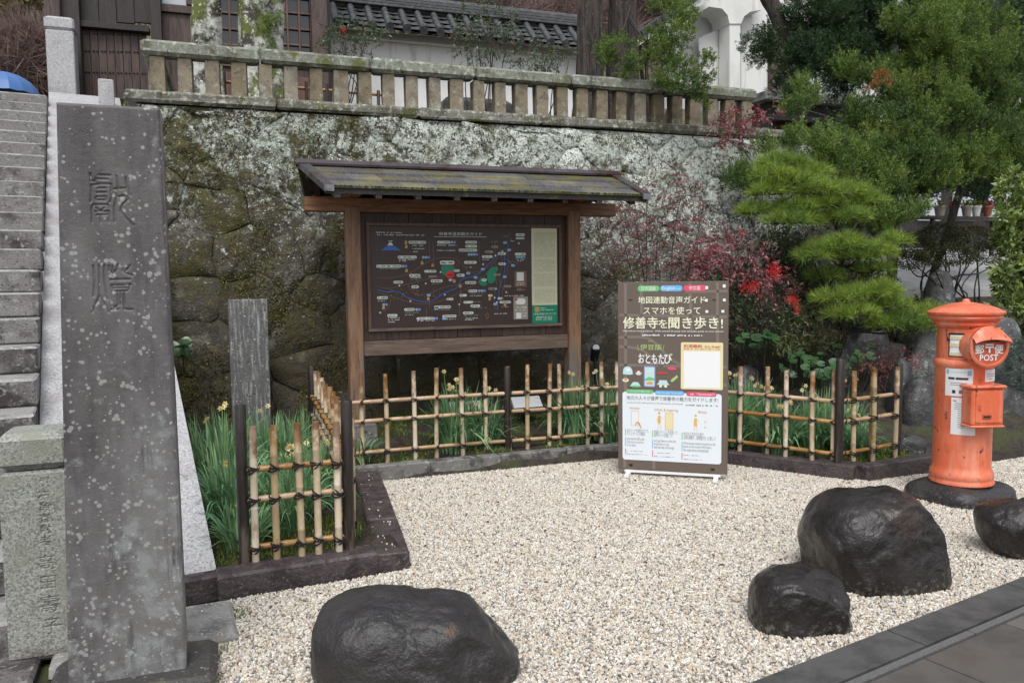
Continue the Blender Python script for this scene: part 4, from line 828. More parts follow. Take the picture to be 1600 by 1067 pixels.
# grow the figure row: person icons, phones
outline('ban_orange', 125, 1488, 195, 1575); bpoly('ban_orange', [(160, 1572), (175, 1548), (205, 1560), (222, 1590), (214, 1592), (196, 1570), (178, 1560), (168, 1576)], 5)
def fig(x, y):
    bp.disc('ban_gold', BX(x), BY(y), 11*KB, 5); bpoly('ban_gold', [(x-10, y+16), (x+10, y+16), (x+14, y+62), (x-14, y+62)], 5); bp.line('ban_gold', [(BX(x-7), BY(y+62)), (BX(x-14), BY(y+98))], .003, 5); bp.line('ban_gold', [(BX(x+7), BY(y+62)), (BX(x+18), BY(y+98))], .003, 5)
    bp.line('ban_gold', [(BX(x-10), BY(y+20)), (BX(x-20), BY(y+52))], .0025, 5); bp.line('ban_gold', [(BX(x+10), BY(y+22)), (BX(x+30), BY(y+34))], .0025, 5)
fig(385, 1494); fig(715, 1502); brr('ban_yellow', 440, 1490, 512, 1592, 6, 4); outline('ban_orange', 440, 1490, 512, 1592, .0028); bp.line('ban_orange', [(BX(790), BY(1530)), (BX(812), BY(1545))], .002, 5); bp.line('ban_orange', [(BX(812), BY(1528)), (BX(792), BY(1548))], .002, 5); bp.disc('ban_orange', BX(800), BY(1570), 9*KB, 5, ry=5*KB)
cols = (('ban_green', 1605, 1637, ('QRコードを読むだけで、', 'すぐにサービス開始!'), ('地図のアイコンを目指して、', '音声ガイドを聞こう!'), ('地元ならではの小話や', 'お得な情報で、旅時間がもっと楽しく!')),)
for ci, x in enumerate((68, 320, 590)):
    dy = (0, 5, 12)[ci]
    for c_, y0, y1 in (('ban_green', 1600, 1632), ('ban_sky', 1638, 1664), ('ban_pink', 1670, 1692)): bp.rect(c_, BX(x), BY(y1+dy*.5), BX(x+7), BY(y0+dy*.5), 5)
    tx = (('QRコードを読むだけで、', 'すぐにサービス開始!'), ('地図のアイコンを目指して、', '音声ガイドを聞こう!'), ('地元ならではの小話や', 'お得な情報で、旅時間がもっと楽しく!'))[ci]
    ww = ((205, 170), (222, 170), (180, 290))[ci]
    bt('grey_ink', tx[0], x+16, 1613+dy*.5, 17, ww[0]); bt('grey_ink', tx[1], x+16, 1630+dy*.5, 17, ww[1])
    en = (('Just read the QR code,', "and you're in service", 'in no time!'), ("Let's go listen to what the", 'locals have to say,', 'with the help of the map!'), ('When the user reaches the guide icon club,', 'based on the location information,', 'the voice starts automatically.'))[ci]
    for k, e in enumerate(en): bt('grey_ink', e, x+16, 1645+k*9.5+dy*.5, 9.5, min(290, len(e)*7.4))
    for k in range(2): bp.marks('grey_ink', BX(x+16), BY(1680+k*12+dy*.5), BX(x+16+(150, 190)[k]), 8*HB, 5)
for x, y in ((808, 58), (960, 45), (805, 180), (962, 178), (810, 295), (950, 293)): bpoly('white', [(x-12, y-14), (x+13, y-12), (x+11, y+16), (x-13, y+14)], 6)
for x, y in ((120, 170), (875, 175), (120, 1232), (850, 1248), (120, 1722), (870, 1722)): bp.rect('black', BX(x-16), BY(y+5), BX(x+16), BY(y-3), 6)
bp.build(ban)
# ================================================================== BAMBOO FENCES
knot_mb = MB()
for zz, tl in ((-.010, .45), (.010, -.45), (0, 0)):
    P = []
    for k in range(13): a = 2*math.pi*k/12; P.append((.025*math.cos(a)+.0, -.010+.037*math.sin(a), zz+tl*.028*math.cos(a)))
    knot_mb.tube(P, .0045, 5, False)
knot_mb.tube([(-.006, -.046, .004), (-.022, -.050, .014), (-.032, -.040, -.014)], .003, 4); knot_mb.tube([(.006, -.046, 0), (.022, -.048, -.013), (.035, -.038, .008)], .003, 4)
KNOT = knot_mb.build('knot', MT['rope']); knot_me = KNOT.data; bpy.data.objects.remove(KNOT)
def picket_mesh(h):
    mb = MB(); r = .0195; P = [(0, 0, 0)]; rad = [r]; z = random.uniform(.08, .2); nodes = []
    while z < h-.04: nodes.append(z); P += [(0, 0, z-.006), (0, 0, z), (0, 0, z+.006)]; rad += [r, r*1.10, r*.98]; z += random.uniform(.17, .27)
    P.append((0, 0, h)); rad.append(r*.97)
    j = random.uniform(-.004, .004); P = [(p[0]+j*math.sin(p[2]*5), p[1], p[2]) for p in P]
    mb.tube(P, rad, 10); me = mb.build('p', MT['bamboo']); d = me.data; d.polygons.foreach_set('use_smooth', np.ones(len(d.polygons), bool)); d.set_sharp_from_angle(angle=R_(50)); bpy.data.objects.remove(me)
    mb = MB()
    for z in nodes: mb.tube([(0, 0, z-.0025), (0, 0, z+.0025)], r*1.13, 10, False)
    return d
PK = [picket_mesh(.78) for _ in range(7)]
def fence(root, a, b, us, posts=(), gz=.07, railz=(.605, .44, .18), over=.02, side=None):
    a = np.array(a, float); b = np.array(b, float); d = b-a; L = np.linalg.norm(d); d /= L; ang = math.atan2(d[1], d[0]); n = np.array([d[1], -d[0]])
    for rz in railz:
        mb = MB(); pts = []; rad = []; s = -over
        k = 0; sg = random.uniform(-.003, .003)
        while s < L+over:
            q = a+d*s; zz = rz+sg+.004*math.sin(s*2.1); 
            if k and k % 2 == 0: pts += [(q[0]-d[0]*.005, q[1]-d[1]*.005, zz), (q[0], q[1], zz), (q[0]+d[0]*.005, q[1]+d[1]*.005, zz)]; rad += [.0175, .0195, .0175]
            else: pts.append((q[0], q[1], zz)); rad.append(.0175)
            s += .12; k += 1
        q = a+d*(L+over); pts.append((q[0], q[1], rz)); rad.append(.0175)
        mb.tube(pts, rad, 8); mb.build('rail', MT['bamboo_rail'], root, smooth=True, auto=50)
    for i, u in enumerate(us):
        f = 1 if (side is None and i % 2 == 0) or side == 1 else -1
        if side is None: f = 1 if i % 3 else -1
        q = a+d*u+n*(.030*f); o = link('picket', random.choice(PK), root)
        o.location = Vector((q[0], q[1], gz+random.uniform(-.02, .006)))-origin(root); o.rotation_euler = (random.uniform(-.012, .012), random.uniform(-.015, .015), random.uniform(0, 6.28))
        for rz in railz:
            kq = a+d*u; ko = link('knot', knot_me, root); ko.location = Vector((kq[0]+n[0]*.008*f, kq[1]+n[1]*.008*f, rz))-origin(root)+Vector((n[0]*.0, n[1]*.0, 0)); ko.rotation_euler = (random.uniform(-.2, .2), random.uniform(-.3, .3), ang+(0 if f > 0 else math.pi)+random.uniform(-.2, .2))
    for (pu, h, r) in posts:
        q = a+d*pu; mb = MB(); mb.tube([(q[0], q[1], .02), (q[0], q[1], .5), (q[0]+.004, q[1], h-.006), (q[0]+.004, q[1], h)], [r, r, r*.98, r*.88], 12); mb.build('post', MT['post_black'], root, smooth=True, auto=40)
f1 = thing('bamboo_fence', (.3, 4.45, .1), 'short bamboo lattice fence of five pickets nearest the tall stele', 'fence')
fence(f1, (.03, 4.42), (.56, 4.42), [.055, .165, .295, .385, .495], ((0, .955, .030), (.555, .945, .033)), side=1)
f2 = thing('bamboo_fence', (.62, 6, .1), 'bamboo lattice side fence running back from the front corner to the wall', 'fence')
fence(f2, (.60, 4.52), (.66, 7.2), [.12, .36, .60, .84, 1.08, 1.32, 1.56, 1.80, 2.04, 2.28, 2.50], ((2.68, .87, .033),), side=1)
f3 = thing('bamboo_fence', (2, 6.62, .1), 'long bamboo lattice fence in front of the roofed map board', 'fence')
fence(f3, (.86, 6.62), (3.62, 6.62), [u-.86 for u in (1.01, 1.21, 1.45, 1.65, 1.87, 2.08, 2.32, 2.47, 2.68, 2.81, 3.06, 3.20, 3.40, 3.55)], ((1.43, .84, .032),), gz=.075)
ra, rb, rc = np.array([3.75, 6.40]), np.array([4.555, 5.06]), np.array([5.26, 5.18])
f4 = thing('bamboo_fence', (4.2, 5.7, .1), 'bamboo lattice fence between the banner and the dark corner post', 'fence')
Lr = np.linalg.norm(rb-ra); fence(f4, ra, rb, [Lr-1.33, Lr-1.10, Lr-.82, Lr-.60, Lr-.42, Lr-.20, Lr-.055], ((Lr, .945, .036),))
f5 = thing('bamboo_fence', (4.9, 5.1, .1), 'short bamboo lattice fence end section nearest the red post box', 'fence')
Le = np.linalg.norm(rc-rb); fence(f5, rb, rc, [.06, .14, .38, .44, Le-.05], ((Le+.02, .87, .032),))
# ================================================================== POST BOX
pb = G(1508, 757, .13); PBX, PBY = pb[0]+.075, pb[1]+.10; BZ = .13
box = thing('post_box', (PBX, PBY, BZ), 'old round red pillar post box with chipped paint and pasted notices', 'post box')
H = 1.0
mb = MB(); mb.lathe((PBX, PBY, BZ), [(.0, .0), (.222, .0), (.224, .012), (.216, .024), (.214, .040), (.221, .052), (.216, .066), (.216, .078), (.204, .095), (.198, .13), (.197, .84), (.200, .845), (.207, .855), (.210, .872), (.207, .890), (.197, .902), (.190, .906), (.189, 1.135)], 56)
mb.build('barrel', MT['post_red'], box, smooth=True, auto=50)
mb = MB(); mb.lathe((PBX, PBY, BZ), [(.198, 1.130), (.212, 1.145), (.222, 1.150), (.224, 1.165), (.216, 1.172), (.222, 1.182), (.244, 1.190), (.249, 1.202), (.243, 1.212), (.250, 1.218), (.262, 1.228), (.263, 1.240), (.250, 1.248), (.20, 1.272), (.13, 1.294), (.05, 1.308), (.028, 1.312), (.026, 1.322), (.018, 1.332), (0, 1.335)], 56)
mb.build('cap', MT['post_red'], box, smooth=True, auto=45)
# slot hood: horizontal drum facing the path
PH_ = R_(-107); fd = np.array([math.cos(PH_), math.sin(PH_), 0]); fr = np.array([-fd[1], fd[0], 0]); HZ = BZ+1.005
def pbp(r, s, z): return np.array([PBX, PBY, 0])+fd*r+fr*s+np.array([0, 0, z])   # r outwards, s sideways, z absolute
def drum(prof, n=40):
    P = []; F = []
    for rr, dd in prof:
        for k in range(n): a = 2*math.pi*k/n; P.append(pbp(dd, rr*math.cos(a), HZ+rr*math.sin(a)))
    for i in range(len(prof)-1):
        for k in range(n): F.append((i*n+k, i*n+(k+1) % n, (i+1)*n+(k+1) % n, (i+1)*n+k))
    return P, F
mb = MB(); mb.add(*drum([(.140, .05), (.138, .24), (.138, .268), (.145, .274), (.145, .290), (.137, .296), (.124, .296), (.120, .288)])); mb.build('slot_hood', MT['post_red'], box, smooth=True, auto=50)
mb = MB(); P, F = drum([(.124, .285), (.001, .286)]); mb.add(P, F); mb.build('emblem_disc', MT['post_red_dark'], box)
# lid flap above slot
mb = MB(); n = 16; P = []
for k in range(n+1):
    s_ = -.135+.27*k/n; arch = math.sqrt(max(0, 1-(s_/.15)**2))
    P += [pbp(.292, s_*.98, HZ+.150*arch*.93), pbp(.318, s_, HZ+.035+.055*arch), pbp(.345, s_*1.0, HZ+.012+.045*arch), pbp(.340, s_*.98, HZ+.006+.045*arch), pbp(.290, s_*.95, HZ+.012+.040*arch)]
F = []
for k in range(n):
    for j in range(4): F.append((k*5+j, (k+1)*5+j, (k+1)*5+j+1, k*5+j+1))
mb.add(P, F); mb.build('slot_flap', MT['post_red'], box, smooth=True, auto=60)
mb = MB(); mb.add([pbp(.289, -.07, HZ+.036), pbp(.289, .07, HZ+.036), pbp(.289, .07, HZ+.050), pbp(.289, -.07, HZ+.050)], [(0, 1, 2, 3)]); mb.build('slot', MT['black'], box)
ep = Print(pbp(.2870, 0, HZ), fr, (0, 0, 1), fd)
ep.text('white', '郵', -.104, -.042, .070, 1, bold=.03); ep.text('white', '便', .038, -.042, .070, 1, bold=.03)
ep.rect('white', -.028, .012, .032, .022, 1, 'postal_mark'); ep.rect('white', -.030, -.006, .034, .005, 1, 'postal_mark'); ep.rect('white', -.004, -.040, .008, -.004, 1, 'postal_mark')
ep.text('white', 'POST', -.068, -.094, .060, 1, bold=.025, w=.135); ep.build(box)
# collection door box
mb = MB()
def pbox(r0, r1, s0, s1, z0, z1, m, nm, bev=0):
    mb = MB(); c = pbp((r0+r1)/2, (s0+s1)/2, (z0+z1)/2); mb.box(c, (s1-s0, r1-r0, z1-z0), math.atan2(fr[1], fr[0]), bev=bev); return mb.build(nm, m, box)
pbox(.10, .285, -.115, .125, BZ+.455, BZ+.715, MT['post_red'], 'door_housing', .012)
pbox(.09, .300, -.130, .140, BZ+.713, BZ+.738, MT['post_red'], 'door_hood', .010)
pbox(.09, .297, -.122, .132, BZ+.440, BZ+.458, MT['post_red'], 'door_sill', .008)
door = pbox(.281, .291, -.088, .112, BZ+.475, BZ+.700, MT['post_red'], 'door', .004)
pbox(.290, .296, -.040, .030, BZ+.505, BZ+.535, MT['post_red_dark'], 'handle_plate', .003); pbox(.295, .298, -.032, .020, BZ+.514, BZ+.526, MT['black'], 'handle_slot')
pbox(.290, .295, -.068, -.050, BZ+.565, BZ+.600, MT['post_red_dark'], 'keyhole_plate', .003)
# timetable window on the left, notices wrapped round the barrel
def patch(a0, a1, z0, z1, r, m, nm, th=.0, n=8, parent=box):
    P = []; F = []
    for k in range(n+1):
        a = R_(a0+(a1-a0)*k/n)
        for rr, z in ((r-th, z0), (r, z0), (r, z1), (r-th, z1)): P.append((PBX+rr*math.cos(a), PBY+rr*math.sin(a), BZ+z))
    for k in range(n):
        for j in range(3 if th else 2):
            if not th and j != 1: continue
            F.append((k*4+j, (k+1)*4+j, (k+1)*4+j+1, k*4+j+1))
    if th: F += [(0, 1, 2, 3), (n*4+3, n*4+2, n*4+1, n*4)]
    mb = MB(); mb.add(P, F); return mb.build(nm, m, parent, smooth=True, auto=40)
A0 = -148
patch(A0-27, A0+22, .905, 1.120, .197, MT['post_red'], 'timetable_frame', .01); patch(A0-23, A0+14, .925, 1.095, .1990, MT['black'], 'timetable_backing', .004); patch(A0-20, A0+11, .935, 1.080, .2005, MT['paper'], 'timetable', 0)
for z, a in ((1.062, 2), (1.01, 4), (.945, 6)): patch(A0-20, A0+a, z-.012, z+.012, .205, MT['cream_plastic'], 'holder', .006)
patch(A0+13, A0+24, 1.085, 1.115, .203, MT['post_red'], 'hinge', .008); patch(A0+13, A0+24, .905, .935, .203, MT['post_red'], 'hinge', .008)
def notice(a0, a1, z0, z1, lines):
    patch(a0, a1, z0, z1, .1990, MT['paper'], 'notice')
    for (f0, f1, zf, h, c_) in lines: patch(a0+(a1-a0)*f0, a0+(a1-a0)*f1, z0+(z1-z0)*zf, z0+(z1-z0)*zf+h, .1996, MT[c_], 'notice_print', n=4)
notice(-176, -122, .645, .842, [(.05, .14, .80, .03, 'map_sky'), (.2, .78, .84, .012, 'ban_ice'), (.80, .95, .76, .035, 'map_sky'), (.12, .36, .60, .016, 'ink'), (.40, .84, .60, .016, 'ink'), (.2, .8, .47, .004, 'grey_ink'), (.2, .6, .40, .004, 'grey_ink'), (.28, .40, .10, .024, 'ink'), (.52, .66, .10, .024, 'grey_ink')])
notice(-162, -115, .370, .635, [(.08, .22, .90, .007, 'grey_ink')]+[(.15 if k < 4 else .28, random.uniform(.5, .9), .84-.05*k, .0035, 'grey_ink') for k in range(14)])
notice(-97, -50, .750, .836, [(.1, .8, .6, .004, 'grey_ink'), (.1, .7, .42, .004, 'grey_ink'), (.2, .5, .2, .004, 'grey_ink')])
box.scale = (.94, .94, .975)
# ================================================================== ROCKS
from mathutils import noise as mnoise
def rock(name, c, dims, label, m, prof=None, seed=0, rz=0, pw=2.8, amp=.05, sink=.06, group=None, sub=5, cat='rock', facets=0):
    """superellipsoid boulder; prof = [(t in -1..1, height factor)] along its length"""
    import bmesh
    bm = bmesh.new(); bmesh.ops.create_icosphere(bm, subdivisions=sub, radius=1)
    n = len(bm.verts); P = np.array([v.co[:] for v in bm.verts]); F = np.array([[v.index for v in f.verts] for f in bm.faces]); bm.free()
    rr = np.random.default_rng(seed)
    k = (np.abs(P)**pw).sum(1)**(-1/pw); P = P*k[:, None]
    for _ in range(facets):   # planed-off faces
        d = rr.normal(size=3); d[2] = abs(d[2])*.6; d /= np.linalg.norm(d); o = rr.uniform(.72, .92); t_ = np.maximum(P@d-o, 0); P = P-d*t_[:, None]*.85
    nz = np.array([mnoise.fractal(Vector(p*1.1+seed*3.7), 1.0, 2.0, 4) for p in P]); n2 = np.array([mnoise.noise(Vector(p*2.6+seed*1.3)) for p in P]); n3 = np.array([mnoise.ridged_multi_fractal(Vector(p*1.6+seed*5.1), 1.0, 2.1, 4, 1.0, 2.0) for p in P])
    P = P*(1+amp*nz*1.2+amp*.35*n2+amp*.18*(n3-1))[:, None]
    z = P[:, 2]
    if prof: z = np.where(z > -.2, z*np.interp(P[:, 0], [q[0] for q in prof], [q[1] for q in prof]), z)
    P = np.stack([P[:, 0]*dims[0]/2, P[:, 1]*dims[1]/2, z*dims[2]], 1)
    ca, sa = math.cos(rz), math.sin(rz); X_ = P[:, 0]*ca-P[:, 1]*sa; Y_ = P[:, 0]*sa+P[:, 1]*ca
    P = np.stack([X_, Y_, np.maximum(P[:, 2], -sink)], 1)
    o = link(name, mesh_np(name, P, F, m, True)); o.location = c; return tag(o, label, cat, group)
rg = 'wet boulders set in the gravel'
def outline_rock(pts, ctr, depth, thick, label, m, seed, amp=.03, facets=3, tilt=.0):
    """boulder whose front outline follows the one seen, with full depth behind it"""
    import bmesh
    bm = bmesh.new(); bmesh.ops.create_icosphere(bm, subdivisions=6, radius=1); P = np.array([v.co[:] for v in bm.verts]); F = np.array([[v.index for v in f.verts] for f in bm.faces]); bm.free()
    C0 = CAM+ray(*ctr)*depth; k = depth/FPX; o = np.array([((x-ctr[0])*k, (ctr[1]-y)*k) for x, y in pts]); th = np.arctan2(o[:, 1], o[:, 0]); r = np.hypot(o[:, 0], o[:, 1]); od = np.argsort(th); th, r = th[od], r[od]
    th = np.concatenate([th[-2:]-2*math.pi, th, th[:2]+2*math.pi]); r = np.concatenate([r[-2:], r, r[:2]])
    a = np.arctan2(P[:, 2], P[:, 0]); rf = sum(np.interp(a+d_, th, r) for d_ in (-.10, -.05, 0, .05, .10))/5; rho = np.hypot(P[:, 0], P[:, 2]); y = P[:, 1]
    rr = rho**.62*rf; X_ = np.cos(a)*rr; Z_ = np.sin(a)*rr; Y_ = np.sign(y)*np.abs(y)**.8*thick/2
    rg_ = np.random.default_rng(seed); Q = np.stack([X_, Y_, Z_], 1); ms = r.mean()
    for _ in range(facets):
        d = rg_.normal(size=3); d[1] = -abs(d[1])*1.2-.3; d[2] *= .6; d /= np.linalg.norm(d); pr_ = Q@d; o_ = pr_.max()*rg_.uniform(.74, .88); Q = Q-d*np.maximum(pr_-o_, 0)[:, None]*.8
    nz = np.array([mnoise.fractal(Vector(p/ms*1.3+seed*3.7), 1.0, 2.0, 4) for p in Q]); n3 = np.array([mnoise.ridged_multi_fractal(Vector(p/ms*1.2+seed*5.1), .9, 2.1, 5, 1.0, 2.0) for p in Q]); nn = P
    Q = Q+nn*(amp*nz-amp*.9*np.clip(n3-1.3, 0, 2))[:, None]
    fx = np.array([AX[2][0], AX[2][1], 0]); fx /= np.linalg.norm(fx); rx_ = np.array([fx[1], -fx[0], 0])
    W_ = Q[:, :1]*rx_+Q[:, 1:2]*fx+Q[:, 2:3]*np.array([0, 0, 1]); loc = np.array([C0[0], C0[1], 0.0]); W_[:, 2] += C0[2]; W_[:, 2] = np.maximum(W_[:, 2], -.08)
    o = link('boulder', mesh_np('boulder', W_, F, m, True)); o.location = loc; return tag(o, label, 'rock', rg)
outline_rock([(489, 1060), (489, 1000), (497, 962), (520, 940), (560, 927), (600, 924), (650, 931), (700, 935), (735, 944), (765, 965), (785, 1000), (808, 1028), (820, 1046), (806, 1056), (760, 1080), (700, 1110), (600, 1130), (510, 1130)], (640, 1026), 3.22, .50, 'long low dark boulder in the gravel just right of the tall stele', MT['wet_rock_matte'], 3, .022, 2)
outline_rock([(1257, 870), (1258, 835), (1270, 806), (1288, 780), (1308, 770), (1360, 766), (1412, 769), (1432, 782), (1446, 805), (1464, 850), (1469, 885), (1465, 925), (1420, 950), (1345, 960), (1290, 950), (1262, 915)], (1362, 860), 4.22, .58, 'largest shiny dark boulder with a flat top in front of the post box', MT['wet_rock'], 8, .022, 3)
outline_rock([(1172, 975), (1172, 935), (1186, 908), (1205, 895), (1245, 888), (1286, 888), (1310, 902), (1318, 930), (1321, 960), (1324, 990), (1290, 1010), (1230, 1010), (1190, 998)], (1246, 950), 3.66, .36, 'small round dark boulder touching the left side of the largest boulder', MT['wet_rock'], 14, .018, 4)
outline_rock([(1532, 815), (1540, 796), (1560, 785), (1600, 781), (1660, 788), (1700, 815), (1700, 860), (1650, 890), (1590, 875), (1545, 850)], (1615, 830), 4.55, .40, 'brownish wet boulder at the right edge beside the post box base', MT['wet_rock'], 21, .02, 2)
rock('base_stone', (PBX+.02, PBY+.02, -.02), (.64, .56, .15), 'flat dark round stone carrying the red post box', MT['wet_rock_matte'], None, 33, .1, 4.2, .03, cat='base stone')
def prock(px, py, v, w_, h_, label, m, seed, dep=None, amp=.08, base=None, facets=3):
    p = A(px, py, v); zb_ = p[2]-h_/2 if base is None else base
    return rock('garden_rock', (p[0], v+(dep or w_)/2*.6, zb_), (w_, dep or w_*.8, h_), label, m, None, seed, random.uniform(-.3, .3), 2.5, amp, .25, 'rocks in the garden bank', 4, facets=facets)
prock(1480, 560, 6.3, .72, 1.05, 'tall pale lichen covered rock directly behind the post box', MT['garden_rock'], 41, .6, base=.12)
prock(1590, 560, 6.0, .62, .90, 'grey green rounded rock right of the post box cap', MT['garden_rock'], 42, base=.25)
prock(1452, 655, 5.75, .42, .52, 'black wet round rock low between fence end and post box', MT['dark_garden_rock'], 43, base=.08)
prock(1425, 600, 6.05, .34, .62, 'speckled dark rock behind the last fence post', MT['dark_garden_rock'], 44, base=.15)
prock(1430, 712, 5.35, .30, .13, 'low flat black stone by the kerb end near the post box', MT['dark_garden_rock'], 45, .22, base=.06)
prock(1325, 545, 6.9, .40, .62, 'mid sized rock behind the round green leaves and pine trunk', MT['garden_rock'], 46, base=.35)
prock(1365, 520, 7.3, .75, .7, 'broad dark rock under the lowest pine branch', MT['dark_garden_rock'], 47, base=.45)
prock(1480, 468, 8.2, .40, .42, 'rounded lichen rock below the twisted azalea stems', MT['garden_rock'], 48, base=1.25)
prock(1555, 640, 5.9, .55, .60, 'dark rock at the right edge beside the post box barrel', MT['dark_garden_rock'], 49, base=.1)
prock(1590, 730, 5.6, .6, .5, 'low black rock in the lower right corner beside the post box base', MT['dark_garden_rock'], 51, base=.0)
prock(1620, 660, 6.2, .8, .9, 'large dark rock behind the right edge boulders', MT['dark_garden_rock'], 52, base=.0)
prock(1180, 560, 6.95, .5, .5, 'dark rock in the shade behind the banner', MT['dark_garden_rock'], 50, base=.2)
# ================================================================== TERRAIN BEHIND
def terr(name, us, vsamp, hf, m, kind='structure', amp=.0):
    X, Y = np.meshgrid(us, vsamp, indexing='ij'); Zz = hf(X, Y)+RNG.normal(0, amp, X.shape) if amp else hf(X, Y)
    idx = np.arange(X.size).reshape(X.shape); Fq = np.stack([idx[:-1, :-1], idx[1:, :-1], idx[1:, 1:], idx[:-1, 1:]], -1).reshape(-1, 4)
    return tag(npobj(name, np.stack([X, Y, Zz], -1).reshape(-1, 3), Fq, m, smooth=True), kind=kind)
def bank_h(x, y): return np.clip((x-4.7)/1.5, 0, 1)*np.clip((y-5.6)/3.0, 0, 1)*1.25*np.clip((x-5.3)/2+.3, .3, 1)-.05
terr('garden_bank', np.linspace(4.7, 14, 50), np.linspace(5.5, 9.3, 40), lambda x, y: bank_h(x, y)+.05*np.sin(3*x)*np.sin(5*y), MT['soil'])
tag(sheet('sloping_lane', [(7.7, 9.2, 1.28), (24, 9.2, 1.28), (24, 22, 3.2), (7.7, 22, 3.2)], 0, MT['lane']), kind='structure')
mb = MB(); mb.box((7.66, 10.2, 1.6), (.12, 3.9, 3.4)); o = mb.build('terrace_side_wall', MT['wall_stone']); tag(o, 'dim stone side wall closing the right end of the upper terrace', 'stone wall')
def hill_h(x, y): return 1.0+np.clip(y-20, 0, 100)*.62+2.0*np.sin(x*.11+1)+1.0*np.sin(x*.3)*np.sin(y*.2)
terr('hillside', np.linspace(-60, 110, 60), np.linspace(20, 95, 40), hill_h, MT['hill'])
# ================================================================== FOLIAGE TOOLS
def leafmesh(P, D, L, W, fold=.25, rng=RNG):
    """n folded rhombus leaves; P base, D unit dir"""
    n = len(P); D = D/np.maximum(np.linalg.norm(D, axis=1, keepdims=True), 1e-9); r = rng.normal(size=(n, 3)); S = np.cross(D, r); S /= np.maximum(np.linalg.norm(S, axis=1, keepdims=True), 1e-9); Nn = np.cross(S, D)
    L = np.broadcast_to(L, n)[:, None]; W = np.broadcast_to(W, n)[:, None]
    a = P; t_ = P+D*L; m_ = P+D*L*.45+Nn*W*fold; l = m_+S*W*.5; q = m_-S*W*.5
    V = np.stack([a, l, t_, q], 1).reshape(-1, 3); F = np.arange(n*4).reshape(n, 4); return V, F
def merge(parts):
    V = []; F = {}; b = 0
    for v, f in parts:
        V.append(v); F.setdefault(f.shape[1], []).append(f+b); b += len(v)
    return np.vstack(V), [np.vstack(q) for q in F.values()]
def unit(n, rng=RNG):
    d = rng.normal(size=(n, 3)); return d/np.linalg.norm(d, axis=1, keepdims=True)
def blob_pts(blobs, dens, shell=.55):
    """blobs (x,y,z,rx,ry,rz) -> points and outward dirs, mostly near the surface"""
    PP = []; DD = []
    for x, y, z, rx, ry, rz in blobs:
        n = max(3, int(dens*(rx*ry+ry*rz+rx*rz)*14)); d = unit(n); rad = shell+(1-shell)*RNG.random(n)**.6
        PP.append(np.array([x, y, z])+d*rad[:, None]*np.array([rx, ry, rz])); DD.append(d)
    return np.vstack(PP), np.vstack(DD)
def needles(P, D, L, n, W, spread, up=.0):
    """n thin triangles fanned round each shoot"""
    m_ = len(P); Pr = np.repeat(P, n, 0); Dr = np.repeat(D, n, 0)+RNG.normal(size=(m_*n, 3))*spread; Dr[:, 2] += up; Dr /= np.linalg.norm(Dr, axis=1, keepdims=True)
    S = np.cross(Dr, RNG.normal(size=(m_*n, 3))); S /= np.linalg.norm(S, axis=1, keepdims=True); Ln = (L*RNG.uniform(.7, 1.15, m_*n))[:, None]
    V = np.stack([Pr-S*W/2, Pr+S*W/2, Pr+Dr*Ln], 1).reshape(-1, 3); return V, np.arange(m_*n*3).reshape(-1, 3)
def tufts(P, D, L, R, n, ll=.045, lw=.014):
    m_ = len(P); Pr = np.repeat(P, n, 0); Dr = np.repeat(D, n, 0); Lr = np.repeat(np.broadcast_to(L, m_), n)[:, None]; t_ = RNG.random((m_*n, 1))
    rad = np.cross(Dr, unit(m_*n)); ln = R*(1-t_)**.8*RNG.random((m_*n, 1))**.5; Q = Pr+Dr*t_*Lr+rad*ln
    d = Dr*.9+rad*.8+RNG.normal(size=Q.shape)*.35; return leafmesh(Q, d, ll*RNG.uniform(.6, 1.3, m_*n), lw)
def pxblobs(lst, dv=0):
    out = []
    for px, py, v, rx, rz in lst: p = A(px, py, v+dv); out.append((p[0], p[1], p[2], rx, rx*.8, rz))
    return out
def branch(root, nm, pts, r0, r1, m, n=7):
    mb = MB(); P = np.array(pts, float)
    for _ in range(2):
        Q = [P[0]]
        for a, b in zip(P[:-1], P[1:]): Q += [a*.75+b*.25, a*.25+b*.75]
        Q.append(P[-1]); P = np.array(Q)
    P = P+RNG.normal(size=P.shape)*min(r0, r1)*.15
    mb.tube(P, list(np.linspace(r0, r1, len(P))), n); return mb.build(nm, m, root, smooth=True)
def twigs(root, base, targets, r, m, nm='twig', kink=.12):
    mb = MB()
    for t_ in targets:
        a = Vector(base); b = Vector(t_); k = (b-a).length*kink
        mid = (a+b)/2+Vector(RNG.normal(size=3))*k*.5+Vector((0, 0, -k*.3)); m2 = a*.3+mid*.7
        mb.tube([a, m2, mid.lerp(b, .5)+Vector(RNG.normal(size=3))*k*.2, b], [r, r*.7, r*.5, r*.25], 5)
    return tag(mb.build(nm, m, root, smooth=True), kind='stuff') if False else mb.build(nm, m, root, smooth=True)
